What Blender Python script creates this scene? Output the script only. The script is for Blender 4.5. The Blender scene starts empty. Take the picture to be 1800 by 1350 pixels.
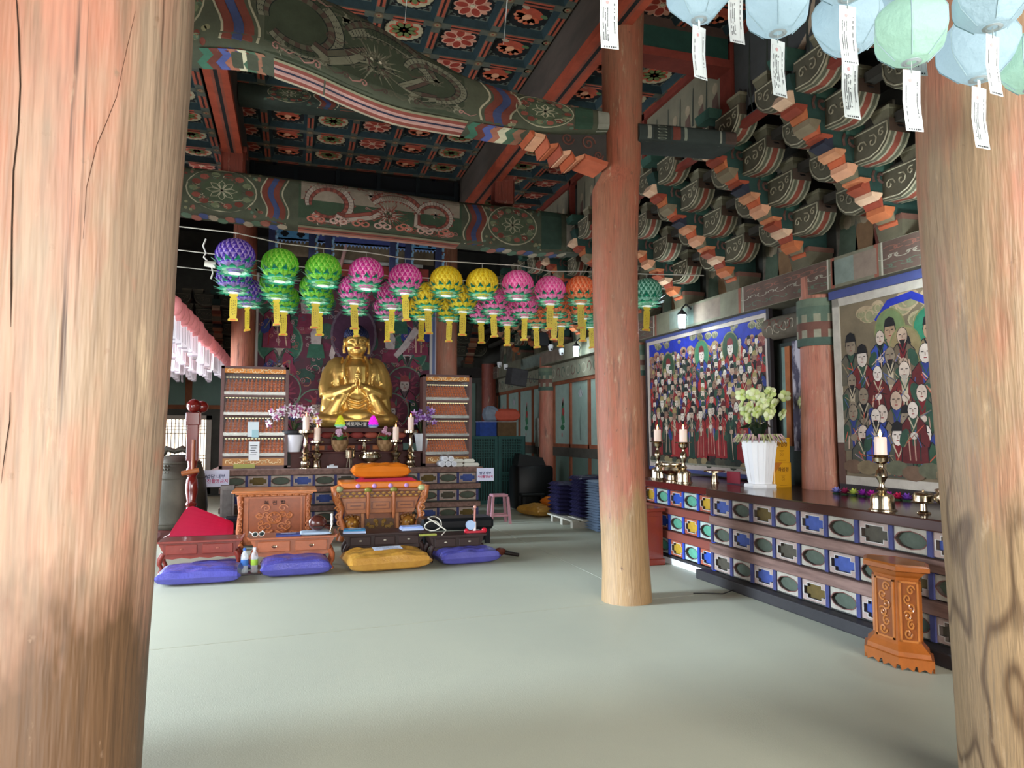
import bpy, bmesh, math, random
from mathutils import Vector, Matrix, noise as mnoise
rnd = random.Random(7)
PI = math.pi
sc = bpy.context.scene
COLL = sc.collection

# ---------------------------------------------------------------- camera
FPX, YAW, EYE = 1260.0, math.radians(17.0), 1.5
PITCH = math.atan(85 / FPX)
cam_d = bpy.data.cameras.new('camera')
cam_d.sensor_width = 36.0
cam_d.lens = 36.0 * FPX / 1800.0
cam_d.clip_start = 0.05
cam = bpy.data.objects.new('camera', cam_d)
cam.location = (0, 0, EYE)
cam.rotation_euler = (PI / 2 + PITCH, 0, -YAW)
COLL.objects.link(cam)
sc.camera = cam
CF = Vector((math.sin(YAW) * math.cos(PITCH), math.cos(YAW) * math.cos(PITCH), math.sin(PITCH)))
CR = Vector((math.cos(YAW), -math.sin(YAW), 0))
CU = CR.cross(CF)
CC = Vector((0, 0, EYE))
def ray(x, y): return (CF * FPX + CR * (x - 900) - CU * (y - 675)).normalized()
def onz(x, y, z=0.0):
    d = ray(x, y); return CC + d * ((z - EYE) / d.z)
def onx(x, y, X):
    d = ray(x, y); return CC + d * (X / d.x)
def ony(x, y, Y):
    d = ray(x, y); return CC + d * (Y / d.y)

# ---------------------------------------------------------------- world, daylight, exposure
def lin1(c): return c / 12.92 if c <= 0.04045 else ((c + 0.055) / 1.055) ** 2.4
def hx(h):
    if not isinstance(h, str): return tuple(h)[:3]
    h = h.lstrip('#')
    return tuple(lin1(int(h[i:i + 2], 16) / 255) for i in (0, 2, 4))
w = bpy.data.worlds.new('world'); sc.world = w
w.use_nodes = True
wbg = w.node_tree.nodes['Background']
wbg.inputs[0].default_value = (0.80, 0.90, 1.0, 1)
wbg.inputs[1].default_value = 2.6
def light(name, kind, loc, rot, energy, col, **kw):
    d = bpy.data.lights.new(name, kind); d.energy = energy; d.color = col
    for k, v in kw.items(): setattr(d, k, v)
    o = bpy.data.objects.new(name, d); o.location = loc; o.rotation_euler = rot
    COLL.objects.link(o); return o
def aim(dx, dy, dz): return Vector((dx, dy, dz)).to_track_quat('-Z', 'Y').to_euler()
# low hazy daylight through the doors of the left wall
light('sun', 'SUN', (-12, 7, 5), aim(1.0, -0.05, -0.30), 4.6, (0.66, 0.83, 1.0), angle=math.radians(11))
# sky light in the open doorways (left side and behind the camera)
light('door_daylight', 'AREA', (-3.55, 6.3, 1.35), aim(1, 0, -0.05), 150, (0.80, 0.90, 1.0), shape='RECTANGLE', size=3.4, size_y=2.5)
light('front_daylight', 'AREA', (1.2, -7.5, 3.6), aim(0.0, 1, -0.26), 2000, (1.0, 0.95, 0.88), shape='RECTANGLE', size=11.0, size_y=5.0)
light('rear_door_daylight', 'AREA', (-3.75, 12.4, 1.5), aim(1, 0, -0.02), 230, (0.86, 0.93, 1.0), shape='RECTANGLE', size=3.2, size_y=2.3)
sc.view_settings.view_transform = 'Standard'
sc.view_settings.look = 'None'
sc.view_settings.exposure = 0.86
sc.view_settings.gamma = 1.0
sc.view_settings.use_curve_mapping = False

# ---------------------------------------------------------------- materials
MATS = {}
def mat(name, col=None, rough=0.6, metal=0.0, var=0.0, vscale=8.0, var_col=None, bump=0.0, bscale=30.0,
        stretch=(1, 1, 1), emit=None, estr=0.0, coat=0.0, trans=0.0, alpha=1.0, spec=0.3, sheen=0.0, contrast=0.5, sss=0.0, gen=False):
    """procedural principled material; col None = the colours painted on the faces"""
    if name in MATS: return MATS[name]
    m = bpy.data.materials.new(name); m.use_nodes = True
    nt = m.node_tree; N = nt.nodes; L = nt.links
    b = N['Principled BSDF']
    b.inputs['Roughness'].default_value = rough
    b.inputs['Metallic'].default_value = metal
    b.inputs['Specular IOR Level'].default_value = spec
    if coat: b.inputs['Coat Weight'].default_value = coat; b.inputs['Coat Roughness'].default_value = 0.12
    if sheen: b.inputs['Sheen Weight'].default_value = sheen
    if trans: b.inputs['Transmission Weight'].default_value = trans
    if alpha < 1: b.inputs['Alpha'].default_value = alpha
    if sss: b.inputs['Subsurface Weight'].default_value = sss; b.inputs['Subsurface Radius'].default_value = (0.02, 0.01, 0.006)
    src = None
    if col is None:
        a = N.new('ShaderNodeAttribute'); a.attribute_name = 'Col'; src = a.outputs['Color']
    tc = N.new('ShaderNodeTexCoord'); mp = N.new('ShaderNodeMapping')
    mp.inputs['Scale'].default_value = stretch
    L.new(tc.outputs['Object'], mp.inputs['Vector'])
    if var > 0:
        nz = N.new('ShaderNodeTexNoise'); nz.inputs['Scale'].default_value = vscale
        nz.inputs['Detail'].default_value = 5; nz.inputs['Roughness'].default_value = 0.62
        L.new(mp.outputs[0], nz.inputs['Vector'])
        rp = N.new('ShaderNodeValToRGB')
        rp.color_ramp.elements[0].position = 0.5 - contrast * 0.4; rp.color_ramp.elements[1].position = 0.5 + contrast * 0.4
        L.new(nz.outputs['Fac'], rp.inputs['Fac'])
        mx = N.new('ShaderNodeMix'); mx.data_type = 'RGBA'
        sm = N.new('ShaderNodeMath'); sm.operation = 'MULTIPLY'; sm.inputs[1].default_value = var
        L.new(rp.outputs['Color'], sm.inputs[0]); L.new(sm.outputs[0], mx.inputs['Factor'])
        if src is not None: L.new(src, mx.inputs['A'])
        else: mx.inputs['A'].default_value = (*hx(col), 1)
        if var_col is not None: mx.inputs['B'].default_value = (*hx(var_col), 1)
        elif src is not None:
            g = N.new('ShaderNodeMix'); g.data_type = 'RGBA'; g.blend_type = 'MULTIPLY'; g.inputs['Factor'].default_value = 1
            L.new(src, g.inputs['A']); g.inputs['B'].default_value = (0.35, 0.33, 0.31, 1)
            L.new(g.outputs['Result'], mx.inputs['B'])
        else: mx.inputs['B'].default_value = (*[c * 0.4 for c in hx(col)], 1)
        src = mx.outputs['Result']
    if src is not None: L.new(src, b.inputs['Base Color'])
    else: b.inputs['Base Color'].default_value = (*hx(col), 1)
    if bump > 0:
        n2 = N.new('ShaderNodeTexNoise'); n2.inputs['Scale'].default_value = bscale; n2.inputs['Detail'].default_value = 4
        L.new(mp.outputs[0], n2.inputs['Vector'])
        bp = N.new('ShaderNodeBump'); bp.inputs['Strength'].default_value = bump; bp.inputs['Distance'].default_value = 0.02
        L.new(n2.outputs['Fac'], bp.inputs['Height']); L.new(bp.outputs[0], b.inputs['Normal'])
    if emit is not None:
        b.inputs['Emission Strength'].default_value = estr
        if emit == 'col' and src is not None: L.new(src, b.inputs['Emission Color'])
        else: b.inputs['Emission Color'].default_value = (*hx(emit), 1)
    MATS[name] = m
    return m

# ---------------------------------------------------------------- mesh helpers
class MB:
    """collects shapes (with a colour for each face) and links them as ONE mesh object"""
    def __init__(s): s.v = []; s.f = []; s.c = []; s.T = Matrix.Identity(4); s.col = (0.6, 0.6, 0.6)
    def set(s, col): s.col = hx(col); return s
    def at(s, loc=(0, 0, 0), rz=0, rx=0, ry=0, sc_=1):
        s.T = Matrix.Translation(loc) @ Matrix.Rotation(rz, 4, 'Z') @ Matrix.Rotation(ry, 4, 'Y') @ Matrix.Rotation(rx, 4, 'X') @ Matrix.Scale(sc_, 4)
        return s
    def add(s, vs, fs, col=None):
        o = len(s.v); c = s.col if col is None else hx(col)
        s.v += [tuple(s.T @ Vector(p)) for p in vs]
        for f in fs: s.f.append([o + i for i in f]); s.c.append(c)
        return s
    def box(s, c, d, col=None, top=None):
        x, y, z = c; a, b, h = d[0] / 2, d[1] / 2, d[2] / 2
        ta, tb = (a, b) if top is None else (a * top[0], b * top[1])
        vs = [(x - a, y - b, z - h), (x + a, y - b, z - h), (x + a, y + b, z - h), (x - a, y + b, z - h),
              (x - ta, y - tb, z + h), (x + ta, y - tb, z + h), (x + ta, y + tb, z + h), (x - ta, y + tb, z + h)]
        return s.add(vs, [(3, 2, 1, 0), (4, 5, 6, 7), (0, 1, 5, 4), (1, 2, 6, 5), (2, 3, 7, 6), (3, 0, 4, 7)], col)
    def bb(s, x0, x1, y0, y1, z0, z1, col=None): return s.box(((x0 + x1) / 2, (y0 + y1) / 2, (z0 + z1) / 2), (x1 - x0, y1 - y0, z1 - z0), col)
    def cbox(s, c, d, ch, col=None):
        """box with chamfered edges (top and vertical)"""
        x, y, z = c; a, b, h = d[0] / 2, d[1] / 2, d[2] / 2
        ring = lambda k, zz: [(x - a + k, y - b + ch + 0 * k, zz), (x - a + ch, y - b + k, zz), (x + a - ch, y - b + k, zz), (x + a - k, y - b + ch, zz),
                              (x + a - k, y + b - ch, zz), (x + a - ch, y + b - k, zz), (x - a + ch, y + b - k, zz), (x - a + k, y + b - ch, zz)]
        return s.loft([ring(ch * .7, z - h), ring(0, z - h + ch), ring(0, z + h - ch), ring(ch * .7, z + h)], col)
    def loft(s, rings, col=None, cap=True, closed=True, cols=None):
        n = len(rings[0]); vs = [p for r in rings for p in r]; fs = []
        o = len(s.v); s.v += [tuple(s.T @ Vector(p)) for p in vs]
        base = s.col if col is None else hx(col)
        for i in range(len(rings) - 1):
            for j in range(n if closed else n - 1):
                k = (j + 1) % n
                s.f.append([o + i * n + j, o + i * n + k, o + (i + 1) * n + k, o + (i + 1) * n + j])
                s.c.append(base if cols is None else hx(cols(i, j)))
        if cap and closed:
            s.f.append([o + j for j in range(n)][::-1]); s.c.append(base if cols is None else hx(cols(0, 0)))
            s.f.append([o + (len(rings) - 1) * n + j for j in range(n)]); s.c.append(base if cols is None else hx(cols(len(rings) - 2, 0)))
        return s
    def lathe(s, prof, n=16, c=(0, 0, 0), col=None, cols=None, cap=True, ph=0):
        rings = [[(c[0] + max(r, 1e-4) * math.cos(2 * PI * j / n + ph), c[1] + max(r, 1e-4) * math.sin(2 * PI * j / n + ph), c[2] + z) for j in range(n)] for r, z in prof]
        return s.loft(rings, col, cap, True, cols)
    def ell(s, c, r, n=12, m=8, col=None):
        if not hasattr(r, '__len__'): r = (r, r, r)
        rings = []
        for i in range(m + 1):
            t = -PI / 2 + PI * i / m; k = max(math.cos(t), 0.02)
            rings.append([(c[0] + r[0] * k * math.cos(2 * PI * j / n), c[1] + r[1] * k * math.sin(2 * PI * j / n), c[2] + r[2] * math.sin(t)) for j in range(n)])
        return s.loft(rings, col)
    def tube(s, pts, rad, n=8, col=None, cap=True, flat=None, cols=None):
        pts = [Vector(p) for p in pts]; rings = []; up = None
        for i, p in enumerate(pts):
            t = (pts[min(i + 1, len(pts) - 1)] - pts[max(i - 1, 0)])
            t = t.normalized() if t.length > 1e-9 else Vector((0, 0, 1))
            if up is None:
                up = Vector((0, 0, 1)) if abs(t.z) < 0.9 else Vector((1, 0, 0))
            a = t.cross(up)
            if a.length < 1e-6: a = t.orthogonal()
            a.normalize(); b = a.cross(t).normalized(); up = b
            r = rad[i] if hasattr(rad, '__len__') else rad
            ra, rb = (r, r) if flat is None else (r * flat[0], r * flat[1])
            rings.append([tuple(p + a * (ra * math.cos(2 * PI * j / n)) + b * (rb * math.sin(2 * PI * j / n))) for j in range(n)])
        return s.loft(rings, col, cap, True, cols)
    def prism(s, poly, d0, d1, axis='y', col=None, side=None, cap_col=None):
        """polygon in the plane across the axis, pushed from d0 to d1 along it"""
        def P(u, v, d): return {'y': (u, d, v), 'x': (d, u, v), 'z': (u, v, d)}[axis]
        n = len(poly); A = [P(u, v, d0) for u, v in poly]; B = [P(u, v, d1) for u, v in poly]
        o = len(s.v); s.v += [tuple(s.T @ Vector(p)) for p in A + B]
        c = s.col if col is None else hx(col)
        cc = c if cap_col is None else hx(cap_col)
        s.f.append([o + i for i in range(n)]); s.c.append(cc)
        s.f.append([o + n + i for i in range(n)][::-1]); s.c.append(cc)
        for i in range(n):
            k = (i + 1) % n
            s.f.append([o + i, o + n + i, o + n + k, o + k]); s.c.append(c if side is None else hx(side(i)))
        return s
    def mesh(s, name, smooth=None, fix=True):
        me = bpy.data.meshes.new(name)
        me.from_pydata(s.v, [], s.f)
        if fix:
            bm = bmesh.new(); bm.from_mesh(me)
            bmesh.ops.recalc_face_normals(bm, faces=bm.faces[:]); bm.to_mesh(me); bm.free()
        at = me.attributes.new('Col', 'FLOAT_COLOR', 'CORNER')
        buf = []
        for p in me.polygons: buf += [*s.c[p.index], 1.0] * p.loop_total
        at.data.foreach_set('color', buf)
        if smooth is not None:
            for p in me.polygons: p.use_smooth = True
            me.set_sharp_from_angle(angle=math.radians(smooth))
        return me
    def build(s, name, material, parent=None, smooth=None, fix=True, bevel=0):
        me = s.mesh(name, smooth, fix)
        o = bpy.data.objects.new(name, me); COLL.objects.link(o)
        if isinstance(material, str): material = MATS[material]
        me.materials.append(material)
        if parent is not None: o.parent = parent
        if bevel:
            b = o.modifiers.new('bevel', 'BEVEL'); b.width = bevel; b.segments = 2; b.limit_method = 'ANGLE'; b.angle_limit = math.radians(40)
        return o
def tag(o, label=None, cat=None, group=None, kind=None):
    if label: o['label'] = label
    if cat: o['category'] = cat
    if group: o['group'] = group
    if kind: o['kind'] = kind
    return o
def thing(name, label, cat, loc=(0, 0, 0), rz=0, group=None):
    o = bpy.data.objects.new(name, None); COLL.objects.link(o)
    o.empty_display_size = 0.1
    o.location = loc; o.rotation_euler = (0, 0, rz)
    return tag(o, label, cat, group)
def struct(o, label=None): return tag(o, label, kind='structure')
def dup(src, loc=None, rz=None, label=None, group=None, scale=None):
    r = src.copy(); COLL.objects.link(r)
    if loc is not None: r.location = loc
    if rz is not None: r.rotation_euler = (0, 0, rz)
    if scale is not None: r.scale = (scale,) * 3
    if label: r['label'] = label
    if group: r['group'] = group
    for ch in list(src.children):
        c = ch.copy(); COLL.objects.link(c); c.parent = r
        for g in ch.children:
            d = g.copy(); COLL.objects.link(d); d.parent = c
    return r
class Art:
    """flat painting: coloured polygons laid over one another on a surface given by a map (u, v, height) -> point"""
    def __init__(s, step=0.00012, div=(1, 1)): s.P = []; s.step = step; s.lay = 0; s.div = div
    def poly(s, pts, col, lay=None):
        s.P.append((pts, hx(col), s.lay if lay is None else lay)); return s
    def ell(s, cx, cy, rx, ry, col, n=14, lay=None, rot=0):
        ca, sa = math.cos(rot), math.sin(rot)
        return s.poly([(cx + rx * math.cos(2 * PI * i / n) * ca - ry * math.sin(2 * PI * i / n) * sa,
                        cy + rx * math.cos(2 * PI * i / n) * sa + ry * math.sin(2 * PI * i / n) * ca) for i in range(n)], col, lay)
    def rect(s, x0, y0, x1, y1, col, lay=None):
        nu, nv = s.div; X = lambda i: x0 + (x1 - x0) * i / nu; Y = lambda j: y0 + (y1 - y0) * j / nv
        for i in range(nu):
            for j in range(nv): s.poly([(X(i), Y(j)), (X(i + 1), Y(j)), (X(i + 1), Y(j + 1)), (X(i), Y(j + 1))], col, lay)
        return s
    def line(s, pts, w, col, lay=None, closed=False):
        P = [Vector((p[0], p[1])) for p in pts]
        if closed: P = P + [P[0]]
        n = len(P); L = []; R = []
        for i in range(n):
            a = P[max(i - 1, 0)]; b = P[min(i + 1, n - 1)]
            if closed and i in (0, n - 1): a = P[n - 2]; b = P[1]
            t = b - a
            t = t.normalized() if t.length > 1e-9 else Vector((1, 0))
            k = w[i] if hasattr(w, '__len__') else w
            nn = Vector((-t.y, t.x)) * (k / 2)
            L.append(P[i] + nn); R.append(P[i] - nn)
        for i in range(n - 1): s.poly([tuple(L[i]), tuple(R[i]), tuple(R[i + 1]), tuple(L[i + 1])], col, lay)
        return s
    def ring(s, cx, cy, r, w, col, n=16, lay=None, a0=0, a1=2 * PI):
        full = abs(a1 - a0 - 2 * PI) < 1e-6
        pts = [(cx + r * math.cos(a0 + (a1 - a0) * i / n), cy + r * math.sin(a0 + (a1 - a0) * i / n)) for i in range(n + (0 if full else 1))]
        return s.line(pts, w, col, lay, closed=full)
    def up(s, k=1): s.lay += k; return s
    def text(s, body, x, y, size, col, lay=None, align='CENTER', bold=0.0):
        for pts in text_polys(body, size, align, bold): s.poly([(x + a, y + b) for a, b in pts], col, lay)
        return s
    def build(s, name, mp, material, parent=None, base=0.0008):
        m = MB()
        for pts, col, lay in s.P:
            m.add([mp(u, v, base + lay * s.step) for u, v in pts], [list(range(len(pts)))], col)
        return m.build(name, material, parent, fix=False)
_TXT = {}
def text_polys(body, size, align, bold):
    key = (body, size, align, bold)
    if key in _TXT: return _TXT[key]
    cu = bpy.data.curves.new('lettering', 'FONT'); cu.body = body; cu.size = size; cu.align_x = align; cu.align_y = 'CENTER'; cu.offset = bold; cu.resolution_u = 2
    o = bpy.data.objects.new('lettering', cu); COLL.objects.link(o)
    dg = bpy.context.evaluated_depsgraph_get(); dg.update()
    me = o.evaluated_get(dg).to_mesh()
    vs = [(v.co.x, v.co.y) for v in me.vertices]
    out = [[vs[i] for i in p.vertices] for p in me.polygons]
    o.evaluated_get(dg).to_mesh_clear(); bpy.data.objects.remove(o); bpy.data.curves.remove(cu)
    _TXT[key] = out
    return out
def remesh(mb, name, voxel, smooth=3, material=None, parent=None):
    """melt overlapping closed shapes into one continuous skin"""
    o = mb.build(name, MATS['paint'] if material is None else material)
    r = o.modifiers.new('r', 'REMESH'); r.mode = 'VOXEL'; r.voxel_size = voxel
    if smooth:
        q = o.modifiers.new('s', 'SMOOTH'); q.iterations = smooth; q.factor = 0.5
    dg = bpy.context.evaluated_depsgraph_get(); dg.update()
    me = bpy.data.meshes.new_from_object(o.evaluated_get(dg))
    old = o.data; o.modifiers.clear(); o.data = me; me.name = name
    bpy.data.meshes.remove(old)
    for p in me.polygons: p.use_smooth = True
    me.materials.clear(); me.materials.append(MATS[material] if isinstance(material, str) else material)
    if parent is not None: o.parent = parent
    return o
def spiral(c, r, turns=1.6, n=22, a0=0.0, hand=1, plane='xz', grow=None):
    """points of a curl, from outside to its eye"""
    out = []
    for i in range(n + 1):
        t = i / n; rr = r * (1 - 0.85 * t); a = a0 + hand * turns * 2 * PI * t
        u, v = rr * math.cos(a), rr * math.sin(a)
        out.append((c[0] + u, c[1], c[2] + v) if plane == 'xz' else (c[0] + u, c[1] + v))
    return out

# the common materials
mat('paint', None, rough=0.75, var=0.55, vscale=11, contrast=0.55, bump=0.08, bscale=60)
mat('paint_old', None, rough=0.85, var=0.6, vscale=5, contrast=0.55, bump=0.12, bscale=40)
mat('paint_clean', None, rough=0.55)
mat('paint_gloss', None, rough=0.3, coat=0.1, var=0.15, vscale=6)
mat('paper', None, rough=0.8)
mat('dark_wood', '#4c2420', rough=0.5, var=0.55, vscale=6, bump=0.05, bscale=25, spec=0.2)
mat('orange_wood', None, rough=0.35, var=0.35, vscale=14, bump=0.06, bscale=50, coat=0.25)
mat('brass', '#c4b49a', rough=0.2, metal=1.0, var=0.2, vscale=12, var_col='#8d7450')
mat('gold', '#e8c070', rough=0.36, metal=0.8, var=0.35, vscale=7, var_col='#c8963c')
mat('black', '#0b0c0e', rough=0.5)
mat('wax', '#e6d3c6', rough=0.4, sss=0.3, emit='#ffb088', estr=0.05)
mat('flame', '#ffd08a', emit='#ffb25a', estr=6)
mat('white_plastic', '#e8e8ea', rough=0.4)
mat('lamp_glow', '#dff6ff', emit='#c8f4ff', estr=7)
# ================================================================ THE SETTING
XW, YB, XL, YF = 5.32, 18.55, -3.25, -2.6      # right wall, back wall, left wall, front wall
def wood_mat(name, c1, c2, c3, low=None, zlow=0.9, scale=1.0, stain=None):
    """worn painted timber: paint c1, bare wood c2, dark wear c3, long grain down the pillar"""
    m = bpy.data.materials.new(name); m.use_nodes = True; nt = m.node_tree; N = nt.nodes; L = nt.links
    b = N['Principled BSDF']; b.inputs['Roughness'].default_value = 0.55
    tc = N.new('ShaderNodeTexCoord')
    def nz(sx, sz, s, det=5):
        mp = N.new('ShaderNodeMapping'); mp.inputs['Scale'].default_value = (sx, sx, sz); L.new(tc.outputs['Object'], mp.inputs['Vector'])
        t = N.new('ShaderNodeTexNoise'); t.inputs['Scale'].default_value = s * scale; t.inputs['Detail'].default_value = det; t.inputs['Roughness'].default_value = 0.65
        L.new(mp.outputs[0], t.inputs['Vector']); return t.outputs['Fac']
    def ramp(src, a, bb):
        r = N.new('ShaderNodeValToRGB'); r.color_ramp.elements[0].position = a; r.color_ramp.elements[1].position = bb; L.new(src, r.inputs['Fac']); return r.outputs['Color']
    def mix(f, A, B):
        x = N.new('ShaderNodeMix'); x.data_type = 'RGBA'; L.new(f, x.inputs['Factor'])
        for k, s in (('A', A), ('B', B)):
            if isinstance(s, str): x.inputs[k].default_value = (*hx(s), 1)
            else: L.new(s, x.inputs[k])
        return x.outputs['Result']
    c = mix(ramp(nz(1, 0.3, 2.4), 0.36, 0.54), c1, c2)
    c = mix(ramp(nz(1, 0.12, 9), 0.56, 0.74), c, c3)
    c = mix(ramp(nz(1, 0.5, 6), 0.62, 0.78), c, c1)
    if low:
        sp = N.new('ShaderNodeSeparateXYZ'); L.new(tc.outputs['Object'], sp.inputs[0])
        ad = N.new('ShaderNodeMath'); ad.operation = 'MULTIPLY_ADD'; L.new(nz(1, 0.35, 3.2), ad.inputs[0]); ad.inputs[1].default_value = 1.3
        sb = N.new('ShaderNodeMath'); sb.operation = 'SUBTRACT'; sb.inputs[0].default_value = zlow - 0.65; L.new(sp.outputs['Z'], sb.inputs[1])
        L.new(sb.outputs[0], ad.inputs[2])
        lowm = ramp(ad.outputs[0], 0.0, 0.30)
        c = mix(lowm, c, low)
        if stain:                                                           # figured grain showing where the paint has gone
            k1 = N.new('ShaderNodeMath'); k1.operation = 'MULTIPLY'; L.new(nz(1, 0.33, 2.2, 2), k1.inputs[0]); k1.inputs[1].default_value = 13
            k2 = N.new('ShaderNodeMath'); k2.operation = 'PINGPONG'; L.new(k1.outputs[0], k2.inputs[0]); k2.inputs[1].default_value = 1
            k3 = N.new('ShaderNodeMath'); k3.operation = 'MULTIPLY'; L.new(ramp(k2.outputs[0], 0.62, 0.95), k3.inputs[0]); L.new(lowm, k3.inputs[1])
            c = mix(k3.outputs[0], c, stain)
    c = mix(ramp(nz(1, 0.7, 15, 6), 0.66, 0.74), c, c3)                       # chips
    c = mix(ramp(nz(1, 0.022, 30, 4), 0.65, 0.76), c, '#4a3224')              # long drying cracks
    c = mix(ramp(nz(1, 0.25, 10, 6), 0.60, 0.80), c, '#c2a98a')               # rubbed pale streaks
    g2 = N.new('ShaderNodeMix'); g2.data_type = 'RGBA'; g2.blend_type = 'MULTIPLY'; g2.inputs['Factor'].default_value = 0.34
    L.new(c, g2.inputs['A']); L.new(ramp(nz(1, 0.05, 55, 3), 0.25, 0.6), g2.inputs['B']); c = g2.outputs['Result']
    L.new(c, b.inputs['Base Color'])
    bp = N.new('ShaderNodeBump'); bp.inputs['Strength'].default_value = 0.45; bp.inputs['Distance'].default_value = 0.02
    L.new(nz(1, 0.08, 22, 3), bp.inputs['Height']); L.new(bp.outputs[0], b.inputs['Normal'])
    MATS[name] = m; return m
wood_mat('pillar_near_left', '#a86f58', '#97806a', '#866a54', low='#5a4029', zlow=1.15)
wood_mat('pillar_near_right', '#a66c52', '#9a7f62', '#80624a', low='#927858', zlow=1.45, scale=1.3, stain='#5f472e')
wood_mat('pillar_centre', '#a35a42', '#97634a', '#5c4030', low='#93744f', zlow=1.0, scale=1.6)
wood_mat('pillar_wall', '#a85c47', '#a0664f', '#5a3226', scale=1.6)
wood_mat('post_red', '#6f2a1c', '#7a3524', '#2e130d', scale=2)
mat('floor_vinyl', '#a5a592', rough=0.55, var=0.30, vscale=3.0, var_col='#97978a', bump=0.10, bscale=120, contrast=0.8)
mat('ground_stone', '#6f6d66', rough=0.9, var=0.4)
mat('wall_dark', '#4c4a44', rough=0.9, var=0.6, vscale=3, var_col='#2c2b28')
mat('roof_dark', '#2b2522', rough=0.9, var=0.5, vscale=3)
mat('wall_fig', '#6d6a5c', rough=0.9, var=0.85, vscale=4.5, var_col='#4a3a34', contrast=0.35)
mat('green_panel', '#61776c', rough=0.8, var=0.5, vscale=3, var_col='#4d5a55', stretch=(1, 1, .5))
mat('girder_grey', '#574b43', rough=0.85, var=0.7, vscale=4, var_col='#33302c', stretch=(1, .25, 1))

# floor: base slab with loose-laid sheets and their seams
fl = MB(); fl.bb(XL - .4, XW + .4, YF - .4, YB + .4, -0.12, -0.006); flo = struct(fl.build('floor', 'ground_stone'))
def seam(x): return 5.72 + 0.085 * (x - 0.8)
def sheet(p):
    m = MB(); m.prism(p, -0.0055, 0.0, 'z'); return m.build('floor_sheet', 'floor_vinyl', flo)
g = 0.004
sheet([(XL, YF), (XW, YF), (XW, seam(XW) - g), (XL, seam(XL) - g)])
sheet([(XL, seam(XL) + g), (3.06, seam(3.06) + g), (3.06, YB), (XL, YB)])
sheet([(3.07, seam(3.07) + g), (XW, seam(XW) + g), (XW, YB), (3.07, YB)])
# ground outside the doors
gr = MB(); gr.bb(-14, 14, -16, 26, -0.5, -0.35); struct(gr.build('ground_outside', mat('gravel', '#c9c4b8', rough=0.95, var=0.3, vscale=2)))

# right wall, with plank panels beyond the altar
wr = MB(); wr.bb(XW, XW + .2, YF, YB + .2, 0, 6.4); wro = struct(wr.build('wall_right', 'wall_dark'))
wl = MB()
for a, b in ((YF, 4.15), (8.05, 9.75), (10.5, 11.0), (13.9, YB + .2)): wl.bb(XL - .2, XL, a, b, 0, 6.4)
for a, b in ((4.15, 8.05), (9.75, 10.5), (11.0, 13.9)): wl.bb(XL - .2, XL, a, b, 2.55, 6.4)
wlo = struct(wl.build('wall_left', 'wall_dark'))
wb = MB(); D0, D1 = -2.95, -1.85
wb.bb(XL, D0, YB, YB + .2, 0, 6.4); wb.bb(D1, XW, YB, YB + .2, 0, 6.4); wb.bb(D0, D1, YB, YB + .2, 1.9, 6.4); wb.bb(D0, D1, YB, YB + .2, 0, .05)
wbo = struct(wb.build('wall_back', 'wall_dark'))
wf = MB()
for a, b in ((XL - .2, -2.6), (-.95, -.55), (2.65, 3.05), (4.7, XW + .2)): wf.bb(a, b, YF - .2, YF, 0, 6.4)
wf.bb(XL - .2, XW + .2, YF - .2, YF, 3.3, 6.4)
wfo = struct(wf.build('wall_front', 'wall_dark'))
# roof boards over everything
rf = MB(); rf.bb(XL - .3, XW + .3, YF - .3, YB + .3, 6.35, 6.5)
rf.prism([(XW + .1, 4.75), (4.06, 4.5), (4.06, 4.58), (XW + .1, 4.85)], YF, YB, 'y')
struct(rf.build('ceiling_boards', 'roof_dark'))
# lattice door in the back wall
mat('door_paper', '#fff6e0', rough=0.9, emit='#fff3dd', estr=1.6)
mat('pale_frame', '#b3a79c', rough=0.7, var=0.3)
dm = MB(); dm.bb(D0, D0 + .1, YB - .05, YB + .06, 0.05, 1.9); dm.bb(D1 - .12, D1, YB - .05, YB + .06, 0.05, 1.9)
dm.bb(D0, D1, YB - .05, YB + .06, 1.8, 1.9); dm.bb(D0, D1, YB - .05, YB + .06, 0.05, 0.4)
dr = struct(dm.build('door_1', 'pale_frame'))
pp = MB(); pp.bb(D0 + .1, D1 - .12, YB + .03, YB + .04, 0.4, 1.8); pp.build('paper_pane', 'door_paper', dr)
for i in range(11):
    x = D0 + .1 + (i + .5) * (D1 - D0 - .22) / 11
    q = MB(); q.bb(x - .009, x + .009, YB, YB + .02, .4, 1.8); q.build('lattice_bar', 'pale_frame', dr)
for z in (1.72, 1.64, 1.56, 1.48, .95, .87): 
    q = MB(); q.bb(D0 + .1, D1 - .12, YB - .004, YB + .016, z - .008, z + .008); q.build('lattice_bar', 'pale_frame', dr)
# panels above the back door and left of the figurine cabinets
for a, b in ((-3.2, -2.45), (-2.3, -1.5)):
    q = MB(); q.bb(a, b, YB - .02, YB, 2.15, 3.0); q.build('wall_panel', 'green_panel', wbo)
q = MB(); q.set('#7a4a30'); q.bb(XL, -.8, YB - .07, YB, 3.0, 3.12); q.bb(XL, -.8, YB - .06, YB, 2.05, 2.15); q.bb(-2.45, -2.3, YB - .05, YB, 2.15, 3.0); q.build('wall_frame', 'paint_old', wbo)
for a in (1.2, 2.4, 3.6):
    q = MB(); q.bb(a, a + 1.05, YB - .02, YB, .9, 2.8); q.build('wall_panel', 'green_panel', wbo)

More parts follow.
